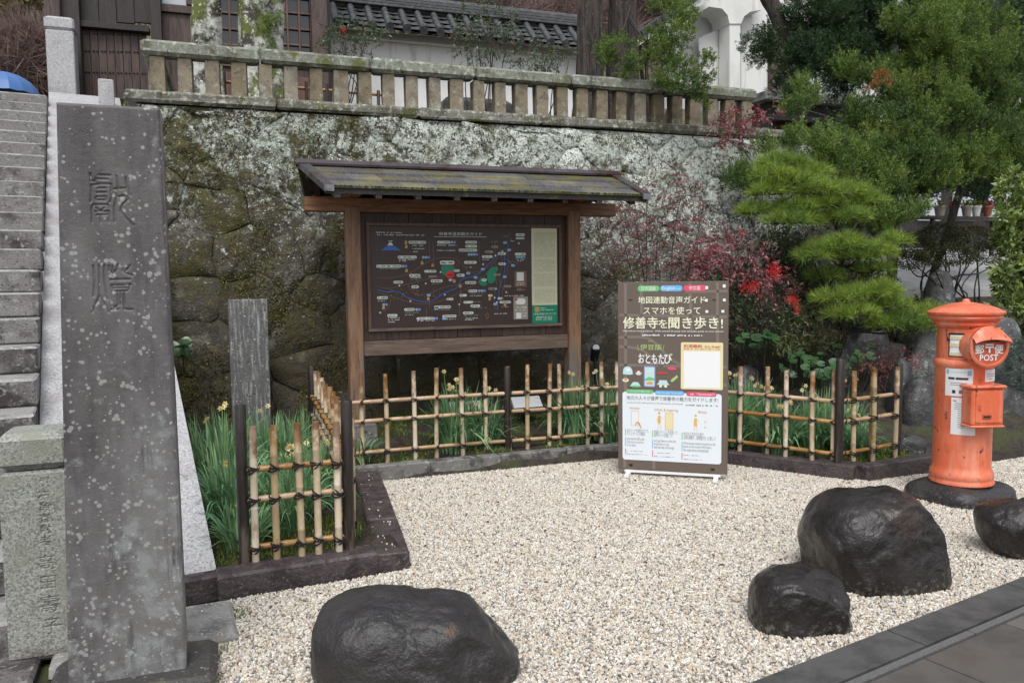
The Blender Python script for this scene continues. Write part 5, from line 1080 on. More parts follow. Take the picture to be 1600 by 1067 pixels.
# ================================================================== NARCISSUS
def narcissus(x, y, z, n, hgt, spread, label, flowers=3, lean=(0, 0)):
    r = thing('narcissus_clump', (x, y, z), label, 'narcissus', 'narcissus clumps in the beds')
    V = []; F = []; SEG = 6
    a = RNG.uniform(0, 2*math.pi, n); R0 = RNG.random(n)**.5*spread*.42; n = int(n*1.35); a = RNG.uniform(0, 2*math.pi, n); R0 = RNG.random(n)**.5*spread*.5; outw = RNG.random(n)**1.1; H_ = hgt*RNG.uniform(.6, 1.12, n); w_ = RNG.uniform(.009, .016, n)
    ang = a+RNG.normal(size=n)*.5; droop = outw*RNG.uniform(.35, 1.25, n)
    t_ = np.linspace(0, 1, SEG+1)
    hx = np.cos(ang)[:, None]; hy = np.sin(ang)[:, None]
    reach = (spread*1.15*outw)[:, None]; rr = reach*t_**1.7; zz = H_[:, None]*(t_-droop[:, None]*.75*t_**3)
    cx = x+(R0*np.cos(a))[:, None]+hx*rr+lean[0]*t_; cy = y+(R0*np.sin(a))[:, None]+hy*rr+lean[1]*t_; cz_ = z-.02+zz
    tw = RNG.uniform(-.8, .8, n)[:, None]*t_+RNG.uniform(0, 6.28, n)[:, None]; sx = np.cos(tw)*.6-hy*.8; sy = np.sin(tw)*.6+hx*.8; ww = (w_[:, None]*np.array([.8, 1, 1, 1, .9, .6, .08]))*.5
    Pl = np.stack([cx-sx*ww, cy-sy*ww, cz_], -1); Pr_ = np.stack([cx+sx*ww, cy+sy*ww, cz_+.001], -1)
    V = np.stack([Pl, Pr_], 2).reshape(-1, 3); base = (np.arange(n)*(SEG+1)*2)[:, None]; k = np.arange(SEG)*2
    F = np.stack([base+k, base+k+1, base+k+3, base+k+2], -1).reshape(-1, 4)
    tag(npobj('leaves', V, F, MT['narcissus'], r, True), kind='stuff')
    for _ in range(flowers):
        aa = RNG.uniform(0, 6.28); d = spread*.5*RNG.random(); fx, fy = x+math.cos(aa)*d+lean[0], y+math.sin(aa)*d+lean[1]; fz = z+hgt*RNG.uniform(.75, 1.12)
        mb = MB(); mb.tube([(x+(fx-x)*.3, y+(fy-y)*.3, z), (fx, fy, fz-.05), (fx, fy, fz)], .003, 5)
        so_ = mb.build('stem', MT['narcissus'], r)
        for h in range(random.choice((1, 2, 2, 3))):
            c = np.array([fx, fy, fz])+RNG.normal(size=3)*np.array([.018, .018, .015]); fdv = np.array([RNG.normal()*.6-.2, -1+RNG.normal()*.5, RNG.normal()*.35]); fdv /= np.linalg.norm(fdv); s1 = np.cross(fdv, [0, 0, 1.]); s1 /= np.linalg.norm(s1); s2 = np.cross(s1, fdv)
            mb = MB()
            for q in range(6):
                t2 = q*math.pi/3; e = s1*math.cos(t2)+s2*math.sin(t2); g = s1*math.cos(t2+1.57)+s2*math.sin(t2+1.57)
                mb.add([c, c+e*.012+g*.007, c+e*.024+fdv*-.003, c+e*.012-g*.007], [(0, 1, 2, 3)])
            fo = mb.build('flower', MT['petal'], r)
            mb = MB(); P = [];
            for k2, (rr2, dd) in enumerate(((.004, 0), (.007, .009))):
                for q in range(8): t2 = q*math.pi/4; P.append(c+s1*math.cos(t2)*rr2+s2*math.sin(t2)*rr2+fdv*dd)
            mb.add(P, [(q, (q+1) % 8, 8+(q+1) % 8, 8+q) for q in range(8)]+[tuple(range(7, -1, -1))]); mb.build('cup', MT['cup'], fo)
    return r
NL = [(-.02, 5.15, .52, .30, 330, 'long leaved narcissus clump behind the far left fence post by the sloping slab', 1), (.30, 5.0, .50, .26, 300, 'narcissus clump directly behind the five front pickets', 2), (.50, 5.5, .50, .26, 280, 'narcissus clump pressed against the inside of the side fence', 2),
      (-.12, 5.85, .60, .32, 300, 'narcissus clump beside the stair wall in front of the slim slab', 2), (.28, 6.2, .58, .30, 280, 'narcissus clump in the middle of the left bed', 1), (-.05, 6.7, .55, .30, 220, 'narcissus clump at the foot of the slim upright slab', 1),
      (.48, 6.75, .5, .26, 200, 'rear narcissus clump beside the side fence end', 0), (.02, 4.72, .30, .20, 130, 'short grassy narcissus tuft at the base of the far left fence post', 1)]
for x, y, h, s, n, lb, fl in NL: narcissus(x, y, .10, n, h, s, lb, fl)
for x, y, h, s, n, lb, fl in [(1.86, 6.78, .62, .30, 300, 'large narcissus clump left of the white floodlight below the map board', 6), (2.12, 6.75, .50, .26, 200, 'leaning narcissus clump in front of the white floodlight', 3), (3.02, 6.78, .60, .28, 300, 'narcissus clump below the right post of the map board', 4), (3.32, 6.72, .58, .26, 260, 'narcissus clump just left of the banner', 3),
                              (.98, 6.72, .25, .24, 60, 'sparse narcissus tuft beside the left footing of the map board', 0)]: narcissus(x, y, .11, n, h, s, lb, fl)
for x, y, h, s, n, lb, fl in [(4.02, 6.55, .62, .30, 300, 'tall narcissus clump emerging from behind the right side of the banner', 3), (4.30, 6.15, .62, .28, 280, 'narcissus clump behind the middle of the right fence', 4), (4.42, 5.65, .50, .26, 260, 'narcissus clump close to the dark corner post', 4), (4.66, 6.35, .60, .30, 240, 'narcissus clump behind the corner post near the round leaves', 3),
                              (4.86, 5.70, .55, .28, 240, 'narcissus clump inside the last short fence section', 3), (4.98, 5.42, .36, .26, 150, 'low spreading narcissus clump under the last fence rails', 2), (5.26, 5.75, .50, .24, 140, 'narcissus clump at the last fence post beside black rocks', 3)]: narcissus(x, y, .10, n, h, s, lb, fl)
# ------------------------------------------------------------------ grass and moss ground cover
def grass(name, zones, m, h, w_, dens):
    PP = []; DD = []; 
    for (x0, y0, x1, y1, dn) in zones:
        n = int((x1-x0)*(y1-y0)*dens*dn); px = RNG.uniform(x0, x1, n); py = RNG.uniform(y0, y1, n)
        keep = np.array([mnoise.noise(Vector((a*2.2, b*2.2, 3.1))) > -.18 for a, b in zip(px, py)]); px, py = px[keep], py[keep]
        PP.append(np.stack([px, py, bed_h(px, py)-.005], 1))
    P = np.vstack(PP); n = len(P); D = RNG.normal(size=(n, 3))*.5; D[:, 2] = 1
    V, F = leafmesh(P, D, h*RNG.uniform(.4, 1.3, n), w_, .1); return tag(npobj(name, V, F, m), kind='stuff')
grass('grass', [(-.12, 4.50, .70, 6.6, 1.6), (.9, 6.45, 3.8, 7.0, .8), (1.2, 7.2, 3.6, 7.95, 1.2), (4.0, 6.0, 4.8, 6.8, .8), (4.62, 5.12, 5.5, 5.9, 2.2)], MT['grass'], .045, .006, 4200)
grass('moss', [(.9, 6.5, 4.0, 7.95, 1), (-.1, 4.45, .8, 7.8, .5), (4.6, 5.1, 5.6, 6.2, 1)], MT['moss'], .014, .010, 5200)
# sprigs at gravel edge
P = []; 
for cx, cy, n, s in ((-.22, 3.72, 80, .06), (-.12, 3.55, 50, .05), (-.30, 3.45, 60, .07), (5.35, 4.55, 140, .10), (.0, 3.95, 30, .04)): P.append(np.stack([cx+RNG.normal(size=n)*s, cy+RNG.normal(size=n)*s*.7, np.zeros(n)], 1))
P = np.vstack(P); D = RNG.normal(size=P.shape)*.5; D[:, 2] = 1; V, F = leafmesh(P, D, .035, .006); tag(npobj('weeds', V, F, MT['grass']), kind='stuff')
# fallen leaves
n = 320; P = np.stack([RNG.uniform(-.1, 5, n), RNG.uniform(3.4, 7.4, n), np.full(n, .02)], 1); P[:, 2] = np.where((P[:, 1] > 6.4) | (P[:, 0] < .7), .13, .016); D = RNG.normal(size=P.shape); D[:, 2] *= .25; V, F = leafmesh(P, D, .028, .014); tag(npobj('fallen_leaves', V, F, MT['litter']), kind='stuff')
# ================================================================== NANDINA and other shrubs
def nandina(base, blobs, label, m, dens=900, ll=.05, lw=.016, berries=(), stems=8, name='nandina_shrub', cat='shrub', group='nandina shrubs', hang=.35, shell=.3):
    r = thing(name, base, label, cat, group)
    B = blobs; P, D = blob_pts(B, dens/40, shell); m_ = len(P)
    # compound sprays: each point a spray of leaflets along a short drooping rachis
    k = 12; Pr = np.repeat(P, k, 0); Dr = np.repeat(D*.6+unit(m_)*.6, k, 0); Dr[:, 2] = Dr[:, 2]*.6+.1; Dr /= np.linalg.norm(Dr, axis=1, keepdims=True); t_ = np.tile(np.linspace(0, 1, k), m_)[:, None]
    Q = Pr+Dr*t_*.13; Q[:, 2] -= (t_[:, 0]**2)*.04; ld = Dr*.5+unit(m_*k)*.8; ld[:, 2] -= hang
    V, F = leafmesh(Q, ld, ll*RNG.uniform(.6, 1.2, m_*k), lw)
    tag(npobj('foliage', V, F, m, r), kind='stuff')
    for i in range(stems):
        bb = B[i % len(B)]; tgt = np.array(bb[:3])+RNG.normal(size=3)*np.array(bb[3:])*.4; b0 = np.array(base)+np.array([RNG.normal()*.08, RNG.normal()*.05, 0])
        branch(r, 'stem', [b0, b0*.55+tgt*.45+np.array([RNG.normal()*.05, 0, .08]), b0*.2+tgt*.8+RNG.normal(size=3)*.03, tgt], .009, .003, MT['bark_dark'], 5)
    for (x, y, z, n_, s) in berries:
        bq = MB(); 
        for q in range(n_):
            c = np.array([x, y, z])+RNG.normal(size=3)*s; rr = .0055
            bq.add([c+np.array(o_)*rr for o_ in ((1, 0, 0), (-1, 0, 0), (0, 1, 0), (0, -1, 0), (0, 0, 1), (0, 0, -1))], [(0, 2, 4), (2, 1, 4), (1, 3, 4), (3, 0, 4), (2, 0, 5), (1, 2, 5), (3, 1, 5), (0, 3, 5)])
        tag(bq.build('berries', MT['berry'], r, smooth=True), kind='stuff')
    return r
def BP(px, py, v, n=60, s=.04): p = A(px, py, v); return (p[0], p[1], p[2], n, s)
g = A(1040, 560, 7.6); nandina((g[0]-.1, 7.6, .3), pxblobs([(1045, 290, 7.5, .28, .22), (1075, 330, 7.5, .25, .18), (1010, 320, 7.5, .22, .16), (1100, 370, 7.4, .25, .18), (1030, 370, 7.5, .30, .16), (975, 340, 7.4, .22, .16), (960, 370, 7.4, .2, .14), (1060, 410, 7.4, .32, .12), (985, 410, 7.4, .25, .12)]), 'thin dusky red nandina between the map board and the pine, against the wall', MT['nandina_dusk'], 620, .042, .013, [BP(963, 333, 7.3, 30, .025), BP(1040, 310, 7.3, 14, .03)], 9)
g = A(1200, 570, 7.1); nandina((g[0], 7.1, .3), pxblobs([(1110, 400, 7.0, .28, .10), (1150, 395, 6.95, .28, .11), (1185, 420, 6.9, .28, .14), (1215, 450, 6.9, .28, .16), (1120, 420, 7.0, .2, .1), (1090, 395, 7.1, .2, .1), (1130, 375, 7.1, .2, .09), (1165, 380, 7.0, .2, .09), (1075, 425, 7.1, .18, .08)]), 'bright red leaved nandina arching over the top of the banner', MT['nandina_red'], 700, .05, .017, [BP(1210, 425, 6.6, 220, .038), BP(1178, 448, 6.6, 120, .035), BP(1238, 468, 6.6, 110, .03), BP(1245, 485, 6.6, 40, .02), BP(1165, 450, 6.65, 50, .03), BP(1240, 475, 6.65, 30, .03)], 7)
g = A(1190, 570, 7.2); nandina((g[0], 7.25, .3), pxblobs([(1190, 480, 7.1, .32, .20), (1230, 500, 7.1, .28, .2), (1160, 500, 7.2, .28, .2), (1130, 470, 7.3, .25, .2), (1185, 530, 7.2, .3, .15), (1120, 520, 7.2, .25, .2)]), 'green and maroon nandina bush behind the right edge of the banner', MT['nandina_green'], 900, .045, .016, [], 7)
g = A(1160, 220, 8.25); nandina((g[0], 8.3, 3.35), pxblobs([(1160, 185, 8.1, .26, .12), (1190, 180, 8.1, .2, .1), (1140, 200, 8.0, .2, .1), (1150, 215, 7.95, .18, .12), (1125, 195, 8.0, .14, .08)]), 'pink red nandina spilling over the right end of the balustrade', MT['nandina_red'], 800, .05, .016, [BP(1150, 178, 7.85, 14, .02), BP(1175, 190, 7.85, 10, .02)], 5)
g = A(1385, 600, 6.5); nandina((g[0], 6.5, .4), pxblobs([(1385, 560, 6.4, .30, .16), (1360, 575, 6.4, .2, .12), (1415, 570, 6.4, .2, .14)]), 'low rusty red shrub behind the last section of bamboo fence', MT['nandina_red'], 1100, .022, .011, [], 6)
for (px, py, v, rx, rz, lb, mm_, bb) in [(545, 62, 9.6, .38, .24, 'green nandina with red berries in front of the tiled wall, left', 'nandina_green', [(537, 48)]), (757, 45, 9.6, .40, .42, 'tallest shrub standing in front of the tiled wall', 'nandina_green', []), (845, 85, 9.6, .40, .20, 'grey green bush left of the big cypress trunk', 'nandina_green', [])]:
    p = A(px, py, v); nandina((p[0], v, 3.4), [(p[0], v, p[2], rx, rx*.8, rz), (p[0]-rx*.4, v, p[2]-rz*.5, rx*.6, rx*.5, rz*.6), (p[0]+rx*.5, v, p[2]+rz*.2, rx*.6, rx*.5, rz*.6)], lb, MT[mm_], 560, .05, .015, [BP(a, b, v-.4, 24, .02) for a, b in bb], 7)
# variegated bamboo grass + round farfugium leaves
g = A(1260, 560, 6.9); r = thing('variegated_grass', (g[0], 6.9, .4), 'cream striped dwarf bamboo grass behind the right fence', 'plant')
P, D = blob_pts(pxblobs([(1245, 500, 7.0, .30, .2), (1280, 530, 6.9, .3, .18), (1230, 540, 6.9, .2, .16)]), 60, .2); D[:, 2] = .3; V, F = leafmesh(np.repeat(P, 6, 0), unit(len(P)*6)+[0, 0, .3], .07, .010); tag(npobj('foliage', V, F, MT['sasa'], r), kind='stuff')
def roundleaf(root, c, rad, tilt, yaw):
    mb = MB(); n = 12; P = [(0, 0, 0)]
    for k in range(n): a = .25+(2*math.pi-.5)*k/(n-1); rr = rad*(1+.05*math.sin(5*a)); P.append((rr*math.cos(a), rr*math.sin(a), rad*.16*(1+.3*math.sin(3*a))))
    M_ = Matrix.Rotation(yaw, 3, 'Z') @ Matrix.Rotation(tilt, 3, 'X'); mb.add([Vector(c)+M_ @ Vector(q) for q in P], [(0, k, k+1) for k in range(1, n)])
    mb.tube([Vector(c), Vector(c)+Vector((random.uniform(-.04, .04), .03, -.18))], .004, 4); return mb.build('leaf', MT['farfugium'], root, smooth=True)
for (cx, cy, v, lb, n, sx_, sz_) in [(1300, 565, 6.5, 'glossy round leaved plants under the pine trunk', 46, .62, .15), (1180, 530, 6.9, 'dark round leaves peeking out beside the banner edge', 12, .25, .08), (278, 543, 7.4, 'small round leaf plant low on the wall right of the stele', 9, .07, .07)]:
    p = A(cx, cy, v); r = thing('leopard_plant', (p[0], v, p[2]-.2), lb, 'plant', 'round leaved plants')
    for k in range(n): roundleaf(r, (p[0]+RNG.uniform(-1, 1)*sx_, v+RNG.uniform(-.25, .2), p[2]+RNG.uniform(-1, 1)*sz_), RNG.uniform(.035, .065), RNG.uniform(.3, 1.0), RNG.uniform(-.7, .7))
# ================================================================== PINE with tiered pads
pine = thing('garden_pine', tuple(A(1300, 575, 6.9)), 'trained pine with bright green needle pads and a crooked dark trunk', 'pine tree')
tp = [A(1298, 585, 6.9), A(1312, 545, 6.9), A(1322, 515, 6.85), A(1300, 485, 6.9), A(1296, 450, 6.95), A(1316, 415, 7.0), A(1322, 370, 7.0), A(1290, 330, 7.05), A(1275, 280, 7.1)]
branch(pine, 'trunk', tp, .042, .022, MT['bark_dark'], 9)
PADS = [(1222, 255, 7.1, .24, .09), (1205, 300, 7.0, .22, .08), (1240, 325, 6.95, .24, .09), (1265, 270, 7.1, .22, .09), (1322, 300, 6.9, .24, .09), (1290, 320, 6.9, .2, .08), (1355, 315, 7.0, .2, .08), (1180, 330, 7.1, .16, .08), (1260, 345, 6.9, .16, .07),
        (1292, 390, 6.8, .22, .09), (1340, 400, 6.7, .25, .09), (1398, 378, 6.7, .15, .08), (1365, 420, 6.65, .16, .08), (1310, 465, 6.6, .24, .09), (1355, 460, 6.55, .25, .09), (1390, 475, 6.5, .2, .08), (1420, 500, 6.45, .26, .07), (1455, 488, 6.45, .2, .06), (1385, 505, 6.5, .2, .07), (1290, 430, 6.9, .16, .07), (1240, 285, 6.95, .26, .1), (1285, 300, 6.85, .24, .1), (1225, 345, 6.9, .24, .08), (1325, 340, 6.8, .22, .09), (1320, 385, 6.65, .25, .1), (1270, 400, 6.75, .18, .08), (1365, 395, 6.6, .2, .09), (1330, 490, 6.5, .26, .08), (1375, 455, 6.5, .2, .08), (1445, 510, 6.35, .2, .07), (1210, 275, 7.0, .22, .1)]
for px, py, v, rx, rz in PADS:
    c = A(px, py, v); n = int(62*rx/.22); a = RNG.uniform(0, 6.28, n); q = RNG.random(n)**.5
    P = np.stack([c[0]+np.cos(a)*q*rx, c[1]+np.sin(a)*q*rx*.8, c[2]+rz*1.3*(1-q**2)*RNG.uniform(.1, 1, n)-.03], 1); D = np.stack([np.cos(a)*q*.9, np.sin(a)*q*.9, np.full(n, .75)], 1)+RNG.normal(size=(n, 3))*.2; D /= np.linalg.norm(D, axis=1, keepdims=True)
    P2_ = np.repeat(P, 3, 0)+np.repeat(D, 3, 0)*np.tile([0, .018, .036], n)[:, None]
    V, F = needles(P2_, np.repeat(D, 3, 0), .12, 12, .0045, .8); pad = tag(npobj('needle_pad', V, F, MT['pine_needle'], pine), kind='stuff')
    j = min(range(len(tp)), key=lambda i: np.linalg.norm(tp[i]-c)); b0 = tp[min(max(j, 2), len(tp)-1)]
    branch(pine, 'limb', [b0, b0*.5+c*.5+np.array([0, 0, -.07]), c-np.array([0, 0, .03])], .016, .007, MT['bark_dark'], 6)
    mb = MB()
    for i in range(0, n, 6): mb.tube([c-np.array([0, 0, .03]), P[i]], .004, 4)
    tag(mb.build('twig', MT['bark_dark'], pine), kind='stuff')
# ================================================================== JUNIPER (kaizuka) : big right hand tree
jun = thing('juniper_tree', tuple(A(1420, 470, 8.6)), 'large bushy juniper with flame shaped green sprays filling the upper right', 'juniper tree')
JB = pxblobs([(1270, 55, 9.4, .42, .20), (1330, 20, 9.2, .5, .3), (1215, 75, 9.4, .25, .13), (1180, 82, 9.3, .18, .08), (1310, 85, 9.0, .45, .2), (1240, 125, 9.2, .24, .14), (1370, 60, 8.9, .5, .3), (1400, 10, 8.8, .5, .3), (1290, 110, 9.0, .35, .14), (1300, 30, 9.0, .4, .25), (1265, 85, 9.1, .35, .18), (1225, 100, 9.2, .25, .14), (1340, 75, 8.9, .4, .25), (1200, 60, 9.3, .16, .1), (1260, 20, 9.1, .35, .2), (1310, 140, 8.8, .3, .12), (1335, 100, 8.8, .35, .2), (1380, 100, 8.7, .4, .25), (1255, 150, 8.9, .2, .12)], 0)
JL = pxblobs([(1452, 20, 8.3, .32, .35), (1448, 75, 8.2, .35, .3), (1480, 110, 8.1, .35, .3), (1525, 90, 8.2, .35, .25), (1540, 130, 8.2, .35, .22), (1450, 150, 8.1, .4, .25), (1390, 150, 8.2, .35, .2), (1350, 115, 8.5, .32, .16), (1360, 190, 8.2, .35, .2), (1420, 200, 8.0, .42, .24), (1480, 190, 8.0, .4, .25), (1530, 170, 8.3, .35, .2),
               (1370, 235, 8.0, .38, .18), (1440, 250, 8.0, .42, .2), (1500, 245, 8.1, .42, .22), (1560, 220, 8.2, .4, .25), (1590, 170, 8.4, .35, .3), (1400, 290, 7.9, .4, .18), (1460, 290, 8.0, .38, .14), (1340, 275, 7.9, .3, .16), (1400, 335, 7.8, .35, .14), (1350, 330, 7.8, .3, .14), (1545, 275, 8.1, .35, .18), (1595, 90, 8.6, .3, .3), (1600, 250, 8.2, .3, .25),
               (1278, 232, 7.6, .16, .16), (1310, 250, 7.6, .16, .16), (1205, 240, 8.0, .2, .08), (1240, 215, 8.2, .2, .1), (1265, 145, 8.6, .16, .12), (1250, 170, 8.4, .14, .12), (1420, 110, 8.4, .35, .2), (1330, 235, 7.8, .3, .15), (1290, 260, 7.6, .25, .14), (1360, 290, 7.7, .35, .15), (1330, 330, 7.6, .3, .12), (1380, 350, 7.6, .3, .12), (1190, 290, 7.9, .15, .06), (1160, 285, 7.9, .12, .05), (1410, 260, 7.8, .35, .2), (1470, 50, 8.0, .3, .3), (1420, 40, 8.3, .3, .3), (1500, 40, 8.3, .3, .3), (1560, 60, 8.4, .3, .3)], 0)
def clumps(B, k, r):
    out = []
    for x, y, z, rx, ry, rz in B:
        n = max(3, int(k*(rx*ry+ry*rz+rx*rz)/.25)); d = unit(n); q = RNG.uniform(.55, 1.0, (n, 1)); c = np.array([x, y, z])+d*q*np.array([rx, ry, rz])
        for p in c: s_ = r*RNG.uniform(.7, 1.3); out.append((p[0], p[1], p[2], s_, s_, s_*1.15))
    return out
def sprays(root, B, dens, m, L=.22, R=.05, n=64, up=.75, nm='foliage', shell=.66, ll=.030, lw=.010):
    P, D = blob_pts(B, dens, shell); D = D*.6+RNG.normal(size=D.shape)*.2; D[:, 2] += up; D /= np.linalg.norm(D, axis=1, keepdims=True)
    V, F = tufts(P, D, L*RNG.uniform(.7, 1.3, len(P)), R, n, ll, lw); return tag(npobj(nm, V, F, m, root), kind='stuff')
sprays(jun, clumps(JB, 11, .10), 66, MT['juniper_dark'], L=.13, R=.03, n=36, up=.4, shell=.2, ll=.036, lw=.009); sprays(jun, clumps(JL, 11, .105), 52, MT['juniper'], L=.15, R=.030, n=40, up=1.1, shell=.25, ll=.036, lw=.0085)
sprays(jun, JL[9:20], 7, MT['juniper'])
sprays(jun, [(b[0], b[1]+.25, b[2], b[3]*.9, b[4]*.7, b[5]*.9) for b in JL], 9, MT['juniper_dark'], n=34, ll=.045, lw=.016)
sprays(jun, pxblobs([(1378, 128, 8.0, .10, .09), (1365, 138, 8.0, .08, .06)]), 60, MT['juniper_brown'], .07, .03, 30, nm='dead_spray')
branch(jun, 'trunk', [A(1395, 470, 8.6), A(1388, 330, 8.5), A(1392, 200, 8.5), A(1400, 60, 8.5), A(1410, -120, 8.5)], .07, .05, MT['bark_white'], 8)
branch(jun, 'trunk', [A(1440, 480, 8.8), A(1500, 300, 8.7), A(1545, 150, 8.6), A(1560, -60, 8.6)], .06, .04, MT['bark'], 8)
branch(jun, 'limb', [A(1188, -30, 9.5), A(1210, 20, 9.4), A(1225, 50, 9.35), A(1250, 95, 9.3), A(1300, 105, 9.0), A(1390, 110, 8.7)], .12, .05, MT['bark'], 9)
branch(jun, 'limb', [A(1250, 95, 9.3), A(1262, 140, 8.9), A(1250, 210, 8.5), A(1240, 260, 8.3)], .04, .015, MT['bark_white'], 7)
for bb in JL[::3]: branch(jun, 'limb', [A(1395, 250, 8.5), np.array([A(1395, 250, 8.5)[0]*.5+bb[0]*.5, 8.4, bb[2]-.15]), bb[:3]], .025, .008, MT['bark'], 6)
# cypress by the balustrade with hanging fresh sprays
cyp = thing('cypress_tree', tuple(A(950, 120, 9.6)), 'old cypress with a thick ridged double trunk rising behind the balustrade', 'cypress tree')
def fluted(root, p0, p1, r0, r1, m, seed, n=40, nz_=14):
    P = []; rr = np.random.default_rng(seed); ph = rr.uniform(0, 6.28, 4)
    for j in range(nz_):
        t_ = j/(nz_-1); c = np.array(p0)*(1-t_)+np.array(p1)*t_; r = r0+(r1-r0)*min(1, t_*1.6)+.35*max(0, .28-t_)
        for k in range(n): a = 2*math.pi*k/n; q = r*(1+.13*math.sin(3*a+ph[0]+t_)+.09*math.sin(7*a+ph[1]-t_*2)+.05*math.sin(13*a+ph[2]+3*t_)+.02*rr.normal()); P.append((c[0]+q*math.cos(a), c[1]+q*math.sin(a), c[2]))
    F = [(j*n+k, j*n+(k+1) % n, (j+1)*n+(k+1) % n, (j+1)*n+k) for j in range(nz_-1) for k in range(n)]
    mb = MB(); mb.add(P, F); return mb.build('trunk', m, root, smooth=True)
a0, a1 = A(918, 150, 9.6), A(922, -150, 9.6); fluted(cyp, (a0[0], 9.6, 3.3), a1, .155, .15, MT['bark'], 1); a0, a1 = A(977, 150, 9.5), A(975, -150, 9.5); fluted(cyp, (a0[0], 9.65, 3.3), a1, .215, .18, MT['bark'], 2)
CB = pxblobs([(1060, 20, 8.1, .16, .14), (1058, 55, 8.0, .12, .12), (1035, 10, 8.2, .16, .10), (1050, 75, 8.0, .07, .06), (960, 65, 8.3, .12, .09), (1000, 92, 8.2, .12, .08), (1045, 112, 8.0, .22, .14), (1085, 118, 7.9, .2, .12), (1105, 105, 7.9, .07, .09), (1070, 145, 7.9, .18, .10), (1020, 90, 8.1, .12, .08), (1095, 150, 7.9, .14, .07), (1070, 25, 8.2, .16, .14), (1075, 60, 8.1, .10, .10), (1040, 45, 8.3, .14, .12), (940, 75, 8.6, .10, .09), (1005, 60, 8.5, .12, .1), (1030, 80, 8.1, .14, .08), (985, 110, 8.3, .12, .08), (1060, 95, 8.0, .12, .08), (955, 90, 8.4, .10, .08), (1040, 135, 8.0, .16, .1)])
sprays(cyp, clumps(CB, 26, .05), 110, MT['juniper'], .09, .028, 34, up=.5, shell=.2, ll=.024, lw=.009)
for q in ([(1020, -20, 8.6), (1040, 40, 8.3), (1055, 110, 8.1)], [(980, 20, 9.3), (1010, 70, 8.5), (1060, 120, 8.0)], [(985, 10, 9.4), (970, 60, 8.6), (955, 85, 8.4)], [(980, 30, 9.3), (1020, 80, 8.4), (1095, 150, 8.0)]): branch(cyp, 'limb', [A(*z_) for z_ in q], .012, .005, MT['bark_dark'], 5)
# two white mossy trunks by the gate
for (px, wpx, lb) in ((322, 34, 'slimmer white barked mossy trunk left of the lattice window'), (402, 56, 'thicker white barked trunk with green moss and leaf tufts between lattice windows')):
    b = A(px, 140, 9.9); t2 = A(px+(4 if px > 350 else -3), -120, 9.9); r = thing('mossy_tree', (b[0], 9.9, 3.4), lb, 'tree trunk', 'white mossy trunks'); fluted(r, (b[0], 9.9, 3.2), t2, wpx/1244*10.8/2, wpx/1244*10.6/2, MT['bark_white'], px, 28)
    sprays(r, pxblobs([(px+14, 20, 9.7, .13, .22), (px+16, 60, 9.7, .08, .1)] if px > 350 else [(px-5, 40, 9.75, .05, .1)]), 70, MT['juniper'], .10, .03, 26, up=-.2, shell=.2, ll=.03, lw=.008)
# azalea with twisted stems
az = thing('azalea_shrub', tuple(A(1480, 480, 8.3)), 'dark clipped azalea dome on bare twisting stems above the lane', 'shrub')
AB = pxblobs([(1430, 385, 8.4, .30, .17), (1475, 370, 8.4, .36, .18), (1520, 375, 8.4, .32, .18), (1545, 395, 8.3, .2, .16), (1480, 400, 8.2, .42, .13), (1425, 405, 8.2, .24, .12)])
P, D = blob_pts(AB, 330, .8); V, F = leafmesh(np.repeat(P, 5, 0)+RNG.normal(size=(len(P)*5, 3))*.02, np.repeat(D, 5, 0)+unit(len(P)*5)*.8+[0, 0, .5], .024, .012); tag(npobj('foliage', V, F, MT['azalea'], az), kind='stuff')
for i in range(16):
    bb = AB[i % 6]; b0 = A(1440+i*6, 475, 8.35); e = np.array(bb[:3])+RNG.normal(size=3)*.1; branch(az, 'stem', [b0, b0*.7+e*.3+RNG.normal(size=3)*.10, b0*.35+e*.65+RNG.normal(size=3)*.12, e], .014, .006, MT['bark_dark'], 5)
# aucuba
au = thing('aucuba_shrub', tuple(A(1600, 600, 6.6)), 'aucuba shrub with large speckled yellow green leaves at the right edge', 'shrub')
P, D = blob_pts(pxblobs([(1590, 300, 6.7, .22, .25), (1600, 370, 6.6, .32, .25), (1600, 440, 6.5, .32, .25), (1585, 480, 6.5, .25, .14), (1640, 350, 6.7, .5, .4), (1650, 450, 6.6, .5, .4), (1570, 340, 6.6, .1, .1), (1568, 430, 6.55, .1, .12)]), 42, .75)
k = 7; Pr = np.repeat(P, k, 0); dr = np.repeat(D, k, 0)*.5+unit(len(P)*k)*.9; dr[:, 2] -= .25; V, F = leafmesh(Pr, dr, .105*RNG.uniform(.6, 1.2, len(Pr)), .042, .12); tag(npobj('foliage', V, F, MT['aucuba'], au), kind='stuff')
for px in (1580, 1600, 1625): branch(au, 'stem', [A(px, 620, 6.8), A(px+10, 520, 6.8), A(px, 380, 6.8)], .015, .008, MT['bark'], 6)
bc = thing('blue_conifer', tuple(A(1600, 650, 6.0)), 'dense blue green conifer bush beside the post box door', 'shrub'); sprays(bc, pxblobs([(1598, 590, 5.75, .20, .26), (1625, 570, 5.8, .3, .34)]), 70, MT['blue_conifer'], .07, .03, 34, ll=.02, lw=.007)
